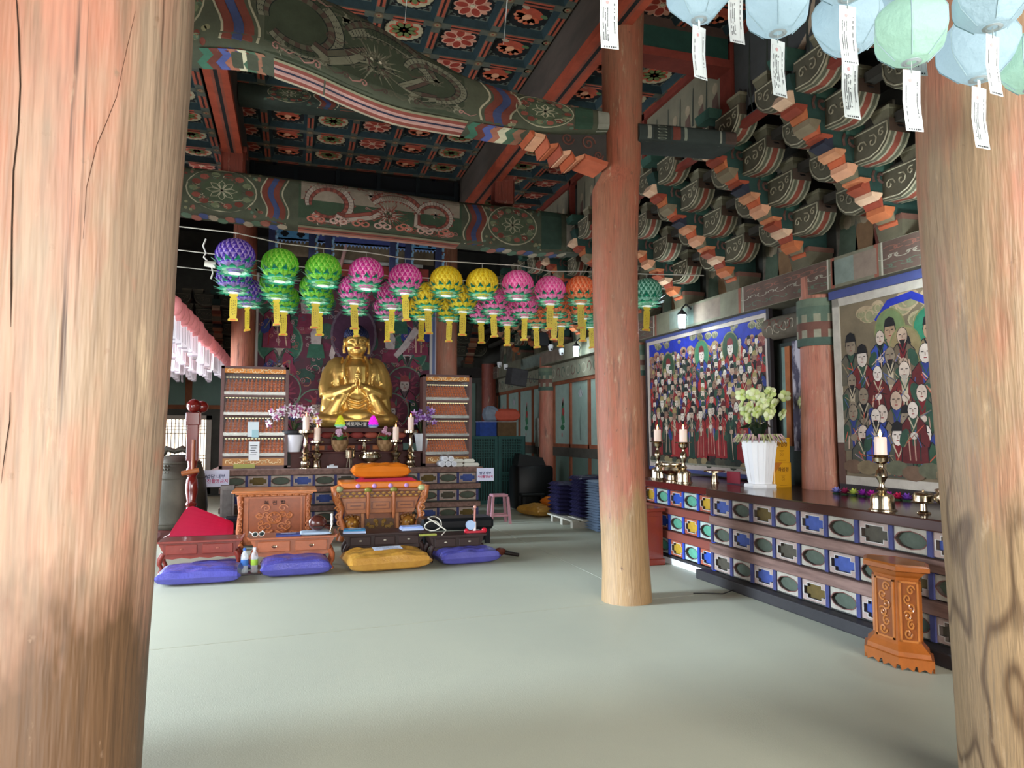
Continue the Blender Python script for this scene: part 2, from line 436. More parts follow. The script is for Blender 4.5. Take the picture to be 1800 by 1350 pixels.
# pillars ------------------------------------------------------------
def pillar(name, label, material, rings, n=28, wob=0.008, seed=0):
    """rings: (x, y, z, r)"""
    m = MB(); R = []
    for (x, y, z, r) in rings:
        R.append([(x + (r + wob * mnoise.noise(Vector((math.cos(2 * PI * j / n) * 1.3 + seed, math.sin(2 * PI * j / n) * 1.3, z * .7)))) * math.cos(2 * PI * j / n),
                   y + (r + wob * mnoise.noise(Vector((math.cos(2 * PI * j / n) * 1.3 + seed, math.sin(2 * PI * j / n) * 1.3, z * .7)))) * math.sin(2 * PI * j / n), z) for j in range(n)])
    m.loft(R)
    return tag(m.build(name, material, smooth=50), label, 'pillar')
def interp(tab, x):
    for (a, va), (b, vb) in zip(tab, tab[1:]):
        if x <= b: return va + (vb - va) * (x - a) / (b - a)
    (a, va), (b, vb) = tab[-2:]
    return va + (vb - va) * (x - a) / (b - a)
def edge_rings(edges, Y, r, side, zs):
    t = sorted((ony(px, py, Y).z, ony(px, py, Y).x) for px, py in edges)
    return [(interp(t, z) - side * r * 1.03, Y, z, r) for z in zs]
ZS = [0, .15, .5, .9, 1.3, 1.7, 2.1, 2.5, 2.9, 3.4, 4.0, 4.7, 5.6]
pl = pillar('wooden_pillar', 'huge weathered round timber pillar filling the left edge of the picture', 'pillar_near_left',
       edge_rings([(346, 0), (335, 200), (318, 390), (303, 700), (278, 1000), (257, 1350)], 2.2, .31, 1, ZS))
pr_ = pillar('wooden_pillar', 'thick worn tan timber pillar at the right edge in front of the altar', 'pillar_near_right',
       edge_rings([(1648, 60), (1655, 330), (1664, 440), (1675, 590), (1685, 720), (1691, 800), (1706, 1000), (1721, 1200), (1731, 1350)], 2.1, .28, -1, ZS), seed=5)
ce = [(1060, 1142, 1062), (1061, 1138, 1000), (1055, 1131, 860), (1050, 1124, 700), (1045, 1118, 560), (1043, 1117, 450), (1044, 1120, 330), (1060, 1123, 300), (1061, 1125, 190), (1059, 1129, 0)]
YC = 5.95
R_ = []
for a, b, y in ce:
    A, B = ony(a, y, YC), ony(b, y, YC); R_.append(((A.x + B.x) / 2, YC, A.z, (B.x - A.x) / 2 * .98))
R_.sort(key=lambda t: t[2]); R_[0] = (*R_[0][:2], 0.0, R_[0][3]); R_.append((R_[-1][0], YC, 5.75, R_[-1][3]))
pc = pillar('wooden_pillar', 'slim reddish timber pillar standing alone in the middle of the hall', 'pillar_centre', R_, seed=9, wob=.006)
for i, (y, lab) in enumerate(((2.0, 'wall pillar behind the second faded painting'), (6.12, 'cracked orange wall pillar between the two paintings, with a painted green collar'), (10.2, 'pink-red wall pillar at the far edge of the bright red painting'), (14.35, 'orange wall pillar between the pale green wall panels'))):
    r = .2
    p = pillar('wall_pillar', lab, 'pillar_wall', [(5.2, y, .0, r * 1.04), (5.2, y, .9, r * 1.02), (5.2, y, 1.8, r), (5.2, y, 2.55, r * .96), (5.2, y, 3.1, r * .95)], seed=20 + i, n=20)
    m = MB(); R = [(r * 1.03, 2.42), (r * 1.05, 2.5), (r * 1.05, 2.82)]; cl = ['#485a50', '#8f8c7a', '#6d4a40', '#8a8874', '#566658', '#64705f']
    prof = [(r * 1.02 + .012, 2.38 + .08 * k) for k in range(7)]
    m.lathe(prof, 20, (5.2, y, 0), cols=lambda a, b: cl[(a + (b % 2 if a in (1, 3) else 0)) % 6])
    m.build('painted_collar', 'paint_old', p, smooth=40)
for x, lab in ((-.86, 'red back pillar beside the painting, above the left figurine cabinet'), (2.78, 'orange back pillar beside the painting, above the right figurine cabinet')):
    pillar('back_pillar', lab, 'pillar_wall' if x < 0 else 'pillar_centre', [(x, 13.35, z, .2) for z in (0, 1.2, 2.4, 3.6, 5.6)], seed=x)
pillar('corner_pillar', 'dark red corner pillar in the far shadows', 'post_red', [(4.95, YB - .25, z, .19) for z in (0, 1, 2, 3.3)], n=16)
# cracks in the near left pillar
def crack(pts, w, par, col='#3a2a20'):
    m = MB()
    P = [ony(px, py, 2.0) for px, py in pts]
    out = []
    for p in P:   # push on to the pillar skin along the view ray
        d = (p - CC).normalized(); best = None
        for k in range(400):
            q = CC + d * (1.2 + k * .004)
            t = [(x, y, z, r) for (x, y, z, r) in PLR]
            x0 = interp([(a[2], a[0]) for a in t], q.z)
            if math.hypot(q.x - x0, q.y - 2.2) < .31 + .004: best = q; break
        out.append(best if best else p)
    m.tube(out, [w * .5] + [w] * (len(out) - 2) + [w * .3], 5, col, flat=(1, .4)); m.build('crack', 'paint', par)
PLR = edge_rings([(346, 0), (335, 200), (318, 390), (303, 700), (278, 1000), (257, 1350)], 2.2, .31, 1, ZS)
crack([(28, -20), (33, 60), (36, 150), (32, 230), (24, 300), (21, 400), (20, 500), (19, 575)], .0042, pl)
crack([(238, 20), (222, 90), (205, 170), (185, 220), (170, 255), (152, 330), (146, 420)], .0016, pl, '#5a3a2a')
crack([(18, 690), (17, 740), (8, 800), (2, 850)], .0022, pl)

# beams --------------------------------------------------------------
def beam(name, label, Y, W, top_px, bot_px, x0, x1, n=40, stripes=None, base='#4a4d3c', rc=.1):
    """cambered beam along X: top outline at its front face, bottom outline at its back face; returns object and maps"""
    tt = sorted((ony(px, py, Y - W / 2).x, ony(px, py, Y - W / 2).z) for px, py in top_px)
    bt = sorted((ony(px, py, Y + W / 2).x, ony(px, py, Y + W / 2).z) for px, py in bot_px)
    sm = lambda tab, x: (interp(tab, x - .12) + interp(tab, x) + interp(tab, x + .12)) / 3
    zt = lambda x: sm(tt, x)
    zb = lambda x: sm(bt, x)
    def prof(x):
        a, b = zb(x), zt(x); h = W / 2; r = min(rc, (b - a) * .3)
        pts = []
        for cy, cz, a0 in ((-h + r, a + r, PI), (h - r, a + r, 1.5 * PI), (h - r, b - r, 0), (-h + r, b - r, .5 * PI)):
            for k in range(4):
                an = a0 + k * PI / 6; pts.append((cy + r * math.cos(an), cz + r * math.sin(an)))
        return pts
    m = MB(); rings = []
    for i in range(n + 1):
        x = x0 + (x1 - x0) * i / n
        rings.append([(x, Y + p, z) for p, z in prof(x)])
    o = m.loft(rings, base).build(name, 'paint_old', smooth=50)
    tag(o, label, 'beam')
    def fmap(u, v, h):
        a, b = zb(u), zt(u); r = min(rc, (b - a) * .3); z = a + (b - a) * v
        y = -W / 2
        if z < a + r: y += r - math.sqrt(max(0, r * r - (a + r - z) ** 2))
        elif z > b - r: y += r - math.sqrt(max(0, r * r - (z - b + r) ** 2))
        return (u, Y + y - h, z)
    def bmap(u, v, h): return (u, Y - W / 2 + rc * .6 + (W - rc * 1.2) * v, zb(u) - h)
    return o, fmap, bmap
CREAM, DRED, BLUE, GRN, LGRN, PINK, ORG, INK = '#a39c82', '#6f382c', '#3a4468', '#2f4236', '#566a58', '#9c7066', '#a8593a', '#191a1a'
def lotus(a, cx, cy, r, col1, col2, n=6, asp=1.0, center='#c9b98a'):
    for k in range(n):
        t = 2 * PI * k / n + PI / 2
        a.ell(cx + .58 * r * math.cos(t) * asp, cy + .58 * r * math.sin(t), .44 * r * asp, .27 * r, col1, 10, rot=t)
    a.up()
    for k in range(n):
        t = 2 * PI * k / n + PI / 2
        a.ell(cx + .58 * r * math.cos(t) * asp, cy + .58 * r * math.sin(t), .33 * r * asp, .18 * r, col2, 10, rot=t)
    a.up(); a.ell(cx, cy, .14 * r * asp, .14 * r, center, 8); a.up()
def wavy(x, v0, v1, amp, n=12, ph=0): return [(x + amp * math.sin(ph + PI * 2.5 * i / n), v0 + (v1 - v0) * i / n) for i in range(n + 1)]
def medallion(a, cx, hw, flip=1):
    """lotus medallion with wavy colour bands, hw = half width in metres; v runs 0..1"""
    a.ell(cx, .52, hw, .46, CREAM, 24); a.up(); a.ell(cx, .52, hw * .96, .435, '#4d5540', 24); a.up()
    for k in range(14):
        t = 2 * PI * k / 14; a.ell(cx + hw * .78 * math.cos(t), .52 + .34 * math.sin(t), hw * .13, .06, (DRED, '#6d7355', '#8a4a3c')[k % 3], 8)
    a.up(); rr_ = random.Random(int(cx * 100))
    for k in range(44): t = rr_.uniform(0, 6.3); q = rr_.uniform(.5, .93); a.ring(cx + hw * q * math.cos(t), .52 + .42 * q * math.sin(t), .018, .009, rr_.choice((DRED, CREAM, '#8a5a4c', LGRN)), 7, a.lay, a0=t, a1=t + 4.2)
    for k in range(26): s2 = rr_.choice((-1, 1)); xx = cx + s2 * hw * rr_.uniform(.75, 1.15); vv = rr_.choice((rr_.uniform(.04, .2), rr_.uniform(.82, .96))); a.ell(xx, vv, .022, .03, rr_.choice((DRED, '#8a5a4c', LGRN, '#7d7a5c')), 7)
    a.up(); a.ell(cx, .52, hw * .58, .25, '#46503a', 18); a.up()
    for k in range(8):
        t = 2 * PI * k / 8
        a.line([(cx, .52), (cx + hw * .3 * math.cos(t - .3), .52 + .15 * math.sin(t - .3)), (cx + hw * .44 * math.cos(t), .52 + .21 * math.sin(t)), (cx + hw * .3 * math.cos(t + .3), .52 + .15 * math.sin(t + .3)), (cx, .52)], .012, CREAM)
    a.up()
def bands(a, x, d, w=.075):
    for k, c in enumerate((CREAM, DRED, BLUE, DRED, CREAM)):
        ww = w * (.25 if c == CREAM else 1); a.line(wavy(x, .0, 1.0, .045 * d), ww, c); x += d * (w * .62 if c == CREAM else w)
    a.up()
def dragon(a, x0, x1, body, belly, ink, accent, h=.62, wd0=.1, seed=1, bg=None):
    """scaly dragon in loops along a beam with a spiky head; worked in metres, v = height / h"""
    r = random.Random(seed); L = x1 - x0; k_ = h / .66
    V = lambda p: (p[0], p[1] / h)
    def ribbon(pts, w, lay):
        n = len(pts) - 1; N = []
        for i in range(n + 1):
            q, p = pts[min(i + 1, n)], pts[max(i - 1, 0)]; dx, dy = q[0] - p[0], q[1] - p[1]; k = math.hypot(dx, dy) or 1; N.append((-dy / k, dx / k))
        ww = [w * (1 - .35 * abs(2 * i / n - 1) ** 3) for i in range(n + 1)]
        def strip(f0, f1, cf, ly):
            for i in range(n): a.poly([V((pts[q][0] + N[q][0] * ww[q] * f, pts[q][1] + N[q][1] * ww[q] * f)) for q, f in ((i, f0), (i, f1), (i + 1, f1), (i + 1, f0))], cf(i), ly)
        strip(-.58, .58, lambda i: ink, lay); strip(-.5, .5, lambda i: body, lay + 1); strip(.08, .5, lambda i: belly if i % 2 else accent, lay + 2); strip(.04, .09, lambda i: ink, lay + 3)
        for i in range(1, n):
            for f in (-.38, -.2, -.04):
                c = (pts[i][0] + N[i][0] * ww[i] * f, pts[i][1] + N[i][1] * ww[i] * f); t = (N[i][1], -N[i][0]); e = .011
                a.line([V((c[0] + N[i][0] * e - t[0] * e * .3, c[1] + N[i][1] * e - t[1] * e * .3)), V((c[0] + t[0] * e, c[1] + t[1] * e)), V((c[0] - N[i][0] * e - t[0] * e * .3, c[1] - N[i][1] * e - t[1] * e * .3))], .0045, ink, lay + 3)
        for i in range(0, n, 2): a.poly([V((pts[i][0] - N[i][0] * ww[i] * .55 + d * N[i][1] * .02, pts[i][1] - N[i][1] * ww[i] * .55 - d * N[i][0] * .02)) for d in (-1, 1)] + [V((pts[i][0] - N[i][0] * ww[i] * .8, pts[i][1] - N[i][1] * ww[i] * .8))], belly, lay)
    arc = lambda cx, cy, R, t0, t1, n=22: [(cx + R * 1.15 * math.cos(t0 + (t1 - t0) * i / n), cy + R * math.sin(t0 + (t1 - t0) * i / n)) for i in range(n + 1)]
    c1, c2, c3 = x0 + L * .15, x0 + L * .52, x0 + L * .84
    ribbon(arc(c1, .52 * h, .23 * k_, -2.4, 3.4, 34), wd0, a.lay); a.up(5)
    ribbon([(c1 + .1, .3 * h), (c1 + .22, .22 * h), (c2 - .2, .35 * h), (c2 - .05, .52 * h)], wd0, a.lay); a.up(5)
    ribbon(arc(c2 + .12, .36 * h, .33 * k_, 2.5, .35, 26), wd0 * 1.1, a.lay); a.up(5)
    ribbon([(c2 + .42 * k_, .52 * h), (c3 - .24 * k_, .26 * h), (c3 - .1 * k_, .2 * h), (c3 + .03, .25 * h)], wd0 * .9, a.lay); a.up(5)
    ribbon(arc(c3, .5 * h, .19 * k_, -1.5, 2.9, 24), wd0 * .8, a.lay); a.up(5)
    hx_, hy = c2 + .02, .42 * h
    for k in range(34):                                        # mane
        t = 2 * PI * k / 34 + r.uniform(-.06, .06); l = k_ * r.uniform(.13, .24) * (1.15 if math.sin(t) < .2 else .8)
        a.poly([V((hx_ + .06 * k_ * math.cos(t - .16), hy + .06 * k_ * math.sin(t - .16))), V((hx_ + l * math.cos(t), hy + l * math.sin(t))), V((hx_ + .06 * k_ * math.cos(t + .16), hy + .06 * k_ * math.sin(t + .16)))], body if k % 2 else belly, a.lay + k % 3)
    a.up(4)
    for k in range(60):
        t = r.uniform(0, 6.3); l = k_ * r.uniform(.02, .1); c = (hx_ + l * 1.3 * math.cos(t), hy + l * math.sin(t)); q = r.uniform(0, 6.3); e = r.uniform(.015, .035)
        a.line([V((c[0], c[1])), V((c[0] + e * math.cos(q), c[1] + e * math.sin(q))), V((c[0] + e * 1.5 * math.cos(q + .7), c[1] + e * 1.5 * math.sin(q + .7)))], [.014, .01, .003], (body, ink, belly, accent)[k % 4], a.lay + k // 20)
    a.up(4)
    for q in (-1, 1): a.ell(*V((hx_ + q * .035, hy + .03)), .013, .013 / h, '#b5ab94', 7); a.line([V((hx_ + q * .05, hy + .06)), V((hx_ + q * .12, hy + .15)), V((hx_ + q * .1, hy + .22))], [.02, .014, .004], belly); a.line([V((hx_ + q * .05, hy - .04)), V((hx_ + q * .2, hy - .1)), V((hx_ + q * .3, hy - .03))], [.014, .01, .003], belly)
    a.up()
    for cx, cy in ((c1 + .18, .14 * h), (c1 - .12, .12 * h), (c2 + .32, .16 * h), (c3 + .02, .55 * h), (c3 + .2, .16 * h), (c2 - .22, .8 * h)):   # claws
        a.ell(*V((cx, cy)), .035, .03 / h, body, 9)
        for j in range(5): q = 2 * PI * j / 5 + .4; a.line([V((cx, cy)), V((cx + .055 * math.cos(q), cy + .045 * math.sin(q))), V((cx + .08 * math.cos(q + .35), cy + .065 * math.sin(q + .35)))], [.026, .018, .004], body if j % 2 else belly)
    a.up()
    for k in range(22):                                        # curled clouds and pearls
        cx = x0 + L * (k + .5) / 22 + r.uniform(-.03, .03); cy = h * r.choice((.08, .11, .92, .15, .88, .5))
        c = r.choice((PINK, accent, belly)); s_ = r.choice((-1, 1)); w_ = r.uniform(.022, .042)
        a.line([V((cx + u, cy + v)) for u, v in spiral((0, 0), w_, 1.2, 9, 0 if s_ > 0 else PI, s_, 'uv')], .013, c); a.line([V((cx + s_ * w_, cy)), V((cx + s_ * (w_ + .06), cy - .02)), V((cx + s_ * (w_ + .11), cy + .01))], [.016, .012, .003], c)
    a.up()

b1, f1, g1 = beam('dragon_beam', 'big cambered beam painted with a dark dragon, resting on the middle pillar', YC, .46,
    [(250, -150), (345, -95), (450, -62), (600, 2), (680, 45), (730, 80), (800, 120), (880, 148), (960, 170), (1062, 192)],
    [(250, 130), (345, 127), (445, 130), (545, 165), (620, 200), (690, 226), (780, 241), (880, 258), (960, 263), (1062, 262)], -1.9, 2.66)
a = Art(div=(4, 8))
a.lay = 1
medallion(a, -.98, .28); bands(a, -.62, 1); 
a.rect(-.27, .03, 1.33, .97, '#39402f'); a.up()
dragon(a, -.24, 1.32, '#74725f', '#565343', '#1a211d', '#4d3c33', h=.7, wd0=.12, seed=3)
bands(a, 1.78, -1); medallion(a, 2.05, .27)
a.rect(2.33, .06, 2.5, .94, '#2c4433'); a.line([(2.34, .05), (2.42, .5), (2.34, .95)], .05, DRED, a.lay + 1); a.up(2)
a.rect(2.55, .0, 2.66, 1.0, '#8b8a7c'); a.line([(2.56, .05), (2.56, .95)], .012, INK, a.lay + 1)
a.build('painted_dragon', f1, 'paint_old', b1)
a = Art()
for (v0, v1, c) in ((0, .12, '#8f8a6c'), (.12, .3, '#8a4438'), (.3, .36, '#c2978a'), (.36, .44, '#b88a80'), (.44, .54, '#22233a'), (.54, .66, '#b88a80'), (.66, .72, '#c2978a'), (.72, .9, '#8a4438'), (.9, 1.0, '#b4a58c')):
    for i in range(24): a.rect(-.2 + 1.58 * i / 24, v0, -.2 + 1.58 * (i + 1) / 24, v1, c)
for (xx, sg) in ((-.75, 1), (1.42, -1)):
    cs = ['#3f6d57', DRED, '#56609c', '#b07058', '#d8cfae', '#4d6a52', '#9a6a52']
    for k, c in enumerate(cs):
        x0 = xx + .068 * k
        a.poly([(x0, 0), (x0 + .07, 0), (x0 + .03 * sg + .07, .3), (x0 + .07 - .03 * sg, .65), (x0 + .08, 1), (x0, 1), (x0 - .03 * sg, .65), (x0 + .03 * sg, .3)], c)
a.up(); a.rect(1.95, .1, 2.52, .9, '#5a6a4a')
for k in range(5): a.ring(2.05 + .1 * k, .5, .05, .02, (ORG, '#9fa88a', BLUE)[k % 3], 10, a.lay + 1)
a.build('painted_stripes', g1, 'paint_old', b1)

# end of the big beam beyond the pillar
be, fe, ge = beam('tie_beam', 'short dark tie beam running from the middle pillar to the brackets', YC, .4,
    [(1110, 213), (1180, 217), (1262, 226)], [(1110, 274), (1180, 278), (1262, 284)], 2.98, 4.0, n=6, base='#333a36')
a = Art(div=(1, 8)); a.lay = 1
a.rect(3.06, 0, 3.1, 1, '#8f8f80'); a.rect(3.12, .02, 3.3, .98, '#2a2f2a'); a.rect(3.32, 0, 3.4, 1, DRED); a.rect(3.44, 0, 3.47, 1, '#7d8272'); a.rect(3.82, 0, 3.84, 1, '#8f8f80'); a.rect(3.88, .02, 4.0, .98, '#4d3a32')
for k in range(5): a.ring(3.21, .15 + .17 * k, .045, .014, '#7f8372', 8, 2)
a.build('painted_bands', fe, 'paint_old', be)

b2, f2, g2 = beam('dragon_beam', 'pale painted dragon beam stretching over the hanging lotus lanterns', 10.2, .5,
    [(200, 277), (320, 289), (420, 299), (500, 309), (600, 322), (700, 336), (800, 351), (900, 360), (1020, 376)],
    [(200, 372), (320, 386), (500, 408), (600, 418), (700, 428), (800, 440), (935, 455), (1025, 455)], -2.9, 4.2)
a = Art(div=(4, 8)); a.lay = 1
medallion(a, -.95, .44); bands(a, -.42, 1)
a.rect(.02, .03, 2.28, .97, '#3a4a36'); a.rect(.05, .55, 2.25, .95, '#8b7d6c', a.lay + 1); a.up(2)
dragon(a, .1, 2.22, '#aa9b8c', '#8a4a3d', '#4a2e28', '#6f3a30', h=.68, wd0=.12, seed=8)
for k in range(7):
    cx = .25 + .3 * k
    for j in range(3): a.ring(cx + .06 * (j - 1), .14 + .05 * (j == 1), .05, .028, ('#b8705f', '#c9a294')[k % 2], 10)
a.up(); bands(a, 2.62, -1); medallion(a, 3.05, .38); a.rect(3.5, .05, 3.82, .95, GRN); a.line([(3.5, .02), (3.66, .5), (3.5, .98)], .03, CREAM, a.lay + 1); a.line([(3.8, .02), (3.68, .5), (3.8, .98)], .07, DRED, a.lay + 1); a.up(2)
a.rect(3.9, 0, 4.2, 1, '#8f897c'); a.line([(3.92, .03), (3.92, .97)], .012, INK, a.lay + 1)
a.build('painted_dragon', f2, 'paint_old', b2)
a = Art()
for (v0, v1, c) in ((0, .25, '#8a8468'), (.25, .45, '#8f4a3c'), (.45, .52, '#2a2224'), (.52, .75, '#a5604e'), (.75, 1, '#b08a7a')):
    for i in range(20): a.rect(.02 + 2.26 * i / 20, v0, .02 + 2.26 * (i + 1) / 20, v1, c)
for xx in (-1.4, 2.7):
    for k in range(12): a.ell(xx + .11 * k, .5 + .2 * math.sin(k * 2), .07, .35, ('#5d7a62', '#a86a5a', '#4a5a8a', '#b5a890')[k % 4], 10)
a.build('painted_stripes', g2, 'paint_old', b2)
# upper cross beam under the coffers
b3, f3, g3 = beam('upper_beam', 'dim green cross beam with a small lotus roundel, under the coffered ceiling', 9.3, .34,
    [(440, 142), (560, 157), (700, 175), (820, 192)], [(440, 193), (560, 207), (700, 220), (820, 236)], -.72, 2.62, n=10, base='#39423a')
a = Art(); a.lay = 1
medallion(a, -.12, .26); bands(a, .22, 1, .06); bands(a, 2.2, -1, .06); medallion(a, 2.42, .2)
for i in range(8): a.rect(.5 + .2 * i, .0, .7 + .2 * i, .1, '#a5543c')
a.build('painted_roundel', f3, 'paint_old', b3)

# lengthwise girders and the short posts on the far beam
for x, sgn, lab in ((2.79, -1, 'long grey girder with a red lower edge beside the coffered ceiling'), (-.84, 1, 'long girder with an orange underside on the left of the coffered ceiling')):
    m = MB(); m.bb(x - .11, x + .11, -1.5, 13.0, 5.32, 5.86); o = tag(m.build('ceiling_girder', 'girder_grey'), lab, 'girder')
    m = MB(); 
    for (u0, u1, c) in ((-.125, -.05, '#a5482f'), (-.05, -.02, '#8f4a38'), (-.02, .02, INK), (.02, .05, '#8f4a38'), (.05, .125, '#a5482f')): m.bb(x + u0, x + u1, -1.5, 13.0, 5.235, 5.318, c)
    m.build('striped_edge', 'paint_old', o)
for x, lab in ((2.97, 'short dark red post standing on the right part of the far dragon beam'), (-.83, 'short dark red post standing on the left part of the far dragon beam')):
    m = MB(); m.cbox((x, 10.2, 5.12), (.3, .3, .42), .03); m.box((x, 10.2, 5.3), (.34, .34, .06)); tag(m.build('short_post', 'post_red'), lab, 'post')
# carved corbel under the big beam at the pillar
def cloud_plate(m, pts, y0, y1, face, edge):
    m.prism(pts, y0, y1, 'y', face, side=lambda i: edge)
cb = thing('beam_corbel', 'carved corbel with orange scalloped underside where the big beam meets the middle pillar', 'corbel')
m = MB()
edge = [(2.68, 3.93), (2.45, 3.98), (2.36, 3.94), (2.32, 4.0), (2.24, 3.98), (2.2, 4.05), (2.12, 4.03), (2.08, 4.11), (1.98, 4.12), (1.9, 4.2), (1.82, 4.22)]
pts = [(2.68, 4.22)] + edge
m.prism(pts[::-1], YC - .12, YC + .12, 'y', '#3d3834'); m.build('plate', 'paint_old', cb)
m = MB()
for (p, q), c in zip(zip(edge, edge[1:]), ['#b85f41', '#d08a66', '#a8502f', '#e0a988', '#9a4a34', '#c9714c', '#b85f41', '#d9a07c', '#a8502f', '#c0673f']):
    m.prism([(p[0], p[1] + .004), (q[0], q[1] + .004), (q[0] + .01, q[1] - .035), (p[0] - .01, p[1] - .035)], YC - .16, YC + .16, 'y', c)
m.box((1.8, YC - .0, 4.22), (.05, .36, .16), '#d8a88c'); m.build('scalloped_edge', 'paint_old', cb)
for c, r_, h in (((2.5, 4.1), .07, 1), ((2.3, 4.12), .06, -1), ((2.12, 4.17), .045, 1), ((2.6, 4.0), .045, -1)):
    m = MB(); m.tube(spiral((c[0], YC - .125, c[1]), r_, hand=h), .008, 5, '#6b4238'); m.build('scroll', 'paint_old', cb)
# coffered ceiling ---------------------------------------------------
cl = thing('ceiling', None, None); struct(cl)
def flower_mesh(kind):
    a = Art(); a.lay = 1
    a.ell(0, 0, .235, .235, '#14181a', 20); a.up()
    for k in range(24): a.ell(.235 * math.cos(2 * PI * k / 24), .235 * math.sin(2 * PI * k / 24), .018, .018, '#14181a', 6)
    if kind == 0:
        for k in range(6):
            t = 2 * PI * k / 6; a.ell(.115 * math.cos(t), .115 * math.sin(t), .09, .062, '#d9a28c', 12, rot=t)
            a.ell(.15 * math.cos(t + PI / 6), .15 * math.sin(t + PI / 6), .06, .035, '#c98e76', 8, rot=t + PI / 6)
        a.up()
        for k in range(6):
            t = 2 * PI * k / 6; a.ell(.115 * math.cos(t), .115 * math.sin(t), .07, .045, '#9c3a2c', 12, rot=t)
        a.up(); a.ell(0, 0, .028, .028, '#c9c0a0', 8)
    elif kind == 1:
        for k in range(18): a.ell(.17 * math.cos(2 * PI * k / 18), .17 * math.sin(2 * PI * k / 18), .045, .045, '#b5a98a', 8)
        a.up()
        for k in range(8):
            t = 2 * PI * k / 8; a.ell(.09 * math.cos(t), .09 * math.sin(t), .085, .055, '#c2543c', 10, rot=t)
        a.up()
        for k in range(8):
            t = 2 * PI * k / 8; a.ell(.1 * math.cos(t), .1 * math.sin(t), .05, .03, '#6d7a4a', 8, rot=t)
    else:
        a.ell(0, -.05, .15, .09, '#b5503a', 14); a.up()
        for k in range(7):
            t = PI * k / 6; a.ell(.1 * math.cos(t), .02 + .07 * math.sin(t), .07, .045, '#d98a6a' if k % 2 else '#c9603f', 10, rot=t)
        a.up(); a.ell(0, .03, .05, .06, '#e0a07c', 10); a.ell(-.14, -.09, .05, .03, '#b9a48c', 8); a.ell(.13, -.1, .05, .03, '#5d7a52', 8)
    m = MB()
    for pts, col, lay in a.P: m.add([(u, v, -.001 - lay * .0004) for u, v in pts], [list(range(len(pts)))], col)
    me = m.mesh('painted_flower', fix=False); me.materials.append(MATS['paint']); return me
FLW = [flower_mesh(k) for k in range(3)]
def coffers(x0, px, nx, y0, py, ny, z, par):
    m = MB(); d = .07; hx_, hy = px / 2 - .045, py / 2 - .045
    m.add([(-hx_, -hy, 0), (hx_, -hy, 0), (hx_, hy, 0), (-hx_, hy, 0), (-hx_ + .045, -hy + .045, d), (hx_ - .045, -hy + .045, d), (hx_ - .045, hy - .045, d), (-hx_ + .045, hy - .045, d)],
          [(0, 1, 5, 4), (1, 2, 6, 5), (2, 3, 7, 6), (3, 0, 4, 7)], '#22353a')
    m.add([(-hx_ + .045, -hy + .045, d), (hx_ - .045, -hy + .045, d), (hx_ - .045, hy - .045, d), (-hx_ + .045, hy - .045, d)], [(0, 1, 2, 3)], '#626a62')
    for k in (-1, 1):
        for kk in (-1, 1): m.add([(k * (hx_ - .06), kk * (hy - .06), d - .003), (k * (hx_ - .12), kk * (hy - .07), d - .003), (k * (hx_ - .07), kk * (hy - .12), d - .003)], [(0, 1, 2)], '#241f1e')
    me = m.mesh('coffer_panel', fix=False); me.materials.append(MATS['paint'])
    for i in range(nx):
        for j in range(ny):
            o = bpy.data.objects.new('coffer_panel', me); COLL.objects.link(o); o.parent = par
            o.location = (x0 + px * (i + .5), y0 + py * (j + .5), z)
            f = bpy.data.objects.new('painted_flower', FLW[(0, 2, 1, 0, 2, 1)[(i + (j // 5)) % 6]] if px > .55 else FLW[0]); COLL.objects.link(f); f.parent = o; f.location = (0, 0, d)
            f.scale = (px / .62,) * 3; f.rotation_euler = (0, 0, rnd.choice((0, .3, .5)))
    def rail(L, n):
        m = MB(); m.set('#55584e'); m.bb(-L / 2, L / 2, -.047, .047, 0, .05)
        for k in range(n):
            c = -L / 2 + L / n * (k + .5); q = L / n * .26
            for (v0, v1, cc) in ((-.04, -.012, '#a8523c'), (-.012, .012, '#1c1716'), (.012, .04, '#a8523c')): m.add([(c - q, v0, -.002), (c + q, v0, -.002), (c + q, v1, -.002), (c - q, v1, -.002)], [(0, 1, 2, 3)], cc)
            e = -L / 2 + L / n * k
            for r_, cc, h in ((.05, '#6d5a44', .002), (.032, '#8a7a5c', .0026), (.014, '#8c2f28', .0032)): m.add([(e + r_ * math.cos(t * PI / 5), r_ * math.sin(t * PI / 5), -h - .001) for t in range(10)], [list(range(10))], cc)
        me = m.mesh('coffer_rail', fix=False); me.materials.append(MATS['paint']); return me
    rx, ry = rail(px * nx, nx), rail(py * ny, ny)
    for j in range(ny + 1):
        o = bpy.data.objects.new('coffer_rail', rx); COLL.objects.link(o); o.parent = par; o.location = (x0 + px * nx / 2, y0 + py * j, z - .004)
    for i in range(nx + 1):
        o = bpy.data.objects.new('coffer_rail', ry); COLL.objects.link(o); o.parent = par; o.location = (x0 + px * i, y0 + py * ny / 2, z - .001); o.rotation_euler = (0, 0, PI / 2)
coffers(-.45 - .61, .61, 6, 6.57 - .645 * 11, .645, 19, 5.8, cl)
ca = thing('ceiling_aisle', None, None); struct(ca)
coffers(2.92, .56, 2, 3.0, .6, 15, 5.38, ca)
cb_ = thing('ceiling_aisle_left', None, None); struct(cb_)
coffers(-2.2, .56, 2, 5.0, .6, 14, 5.38, cb_)
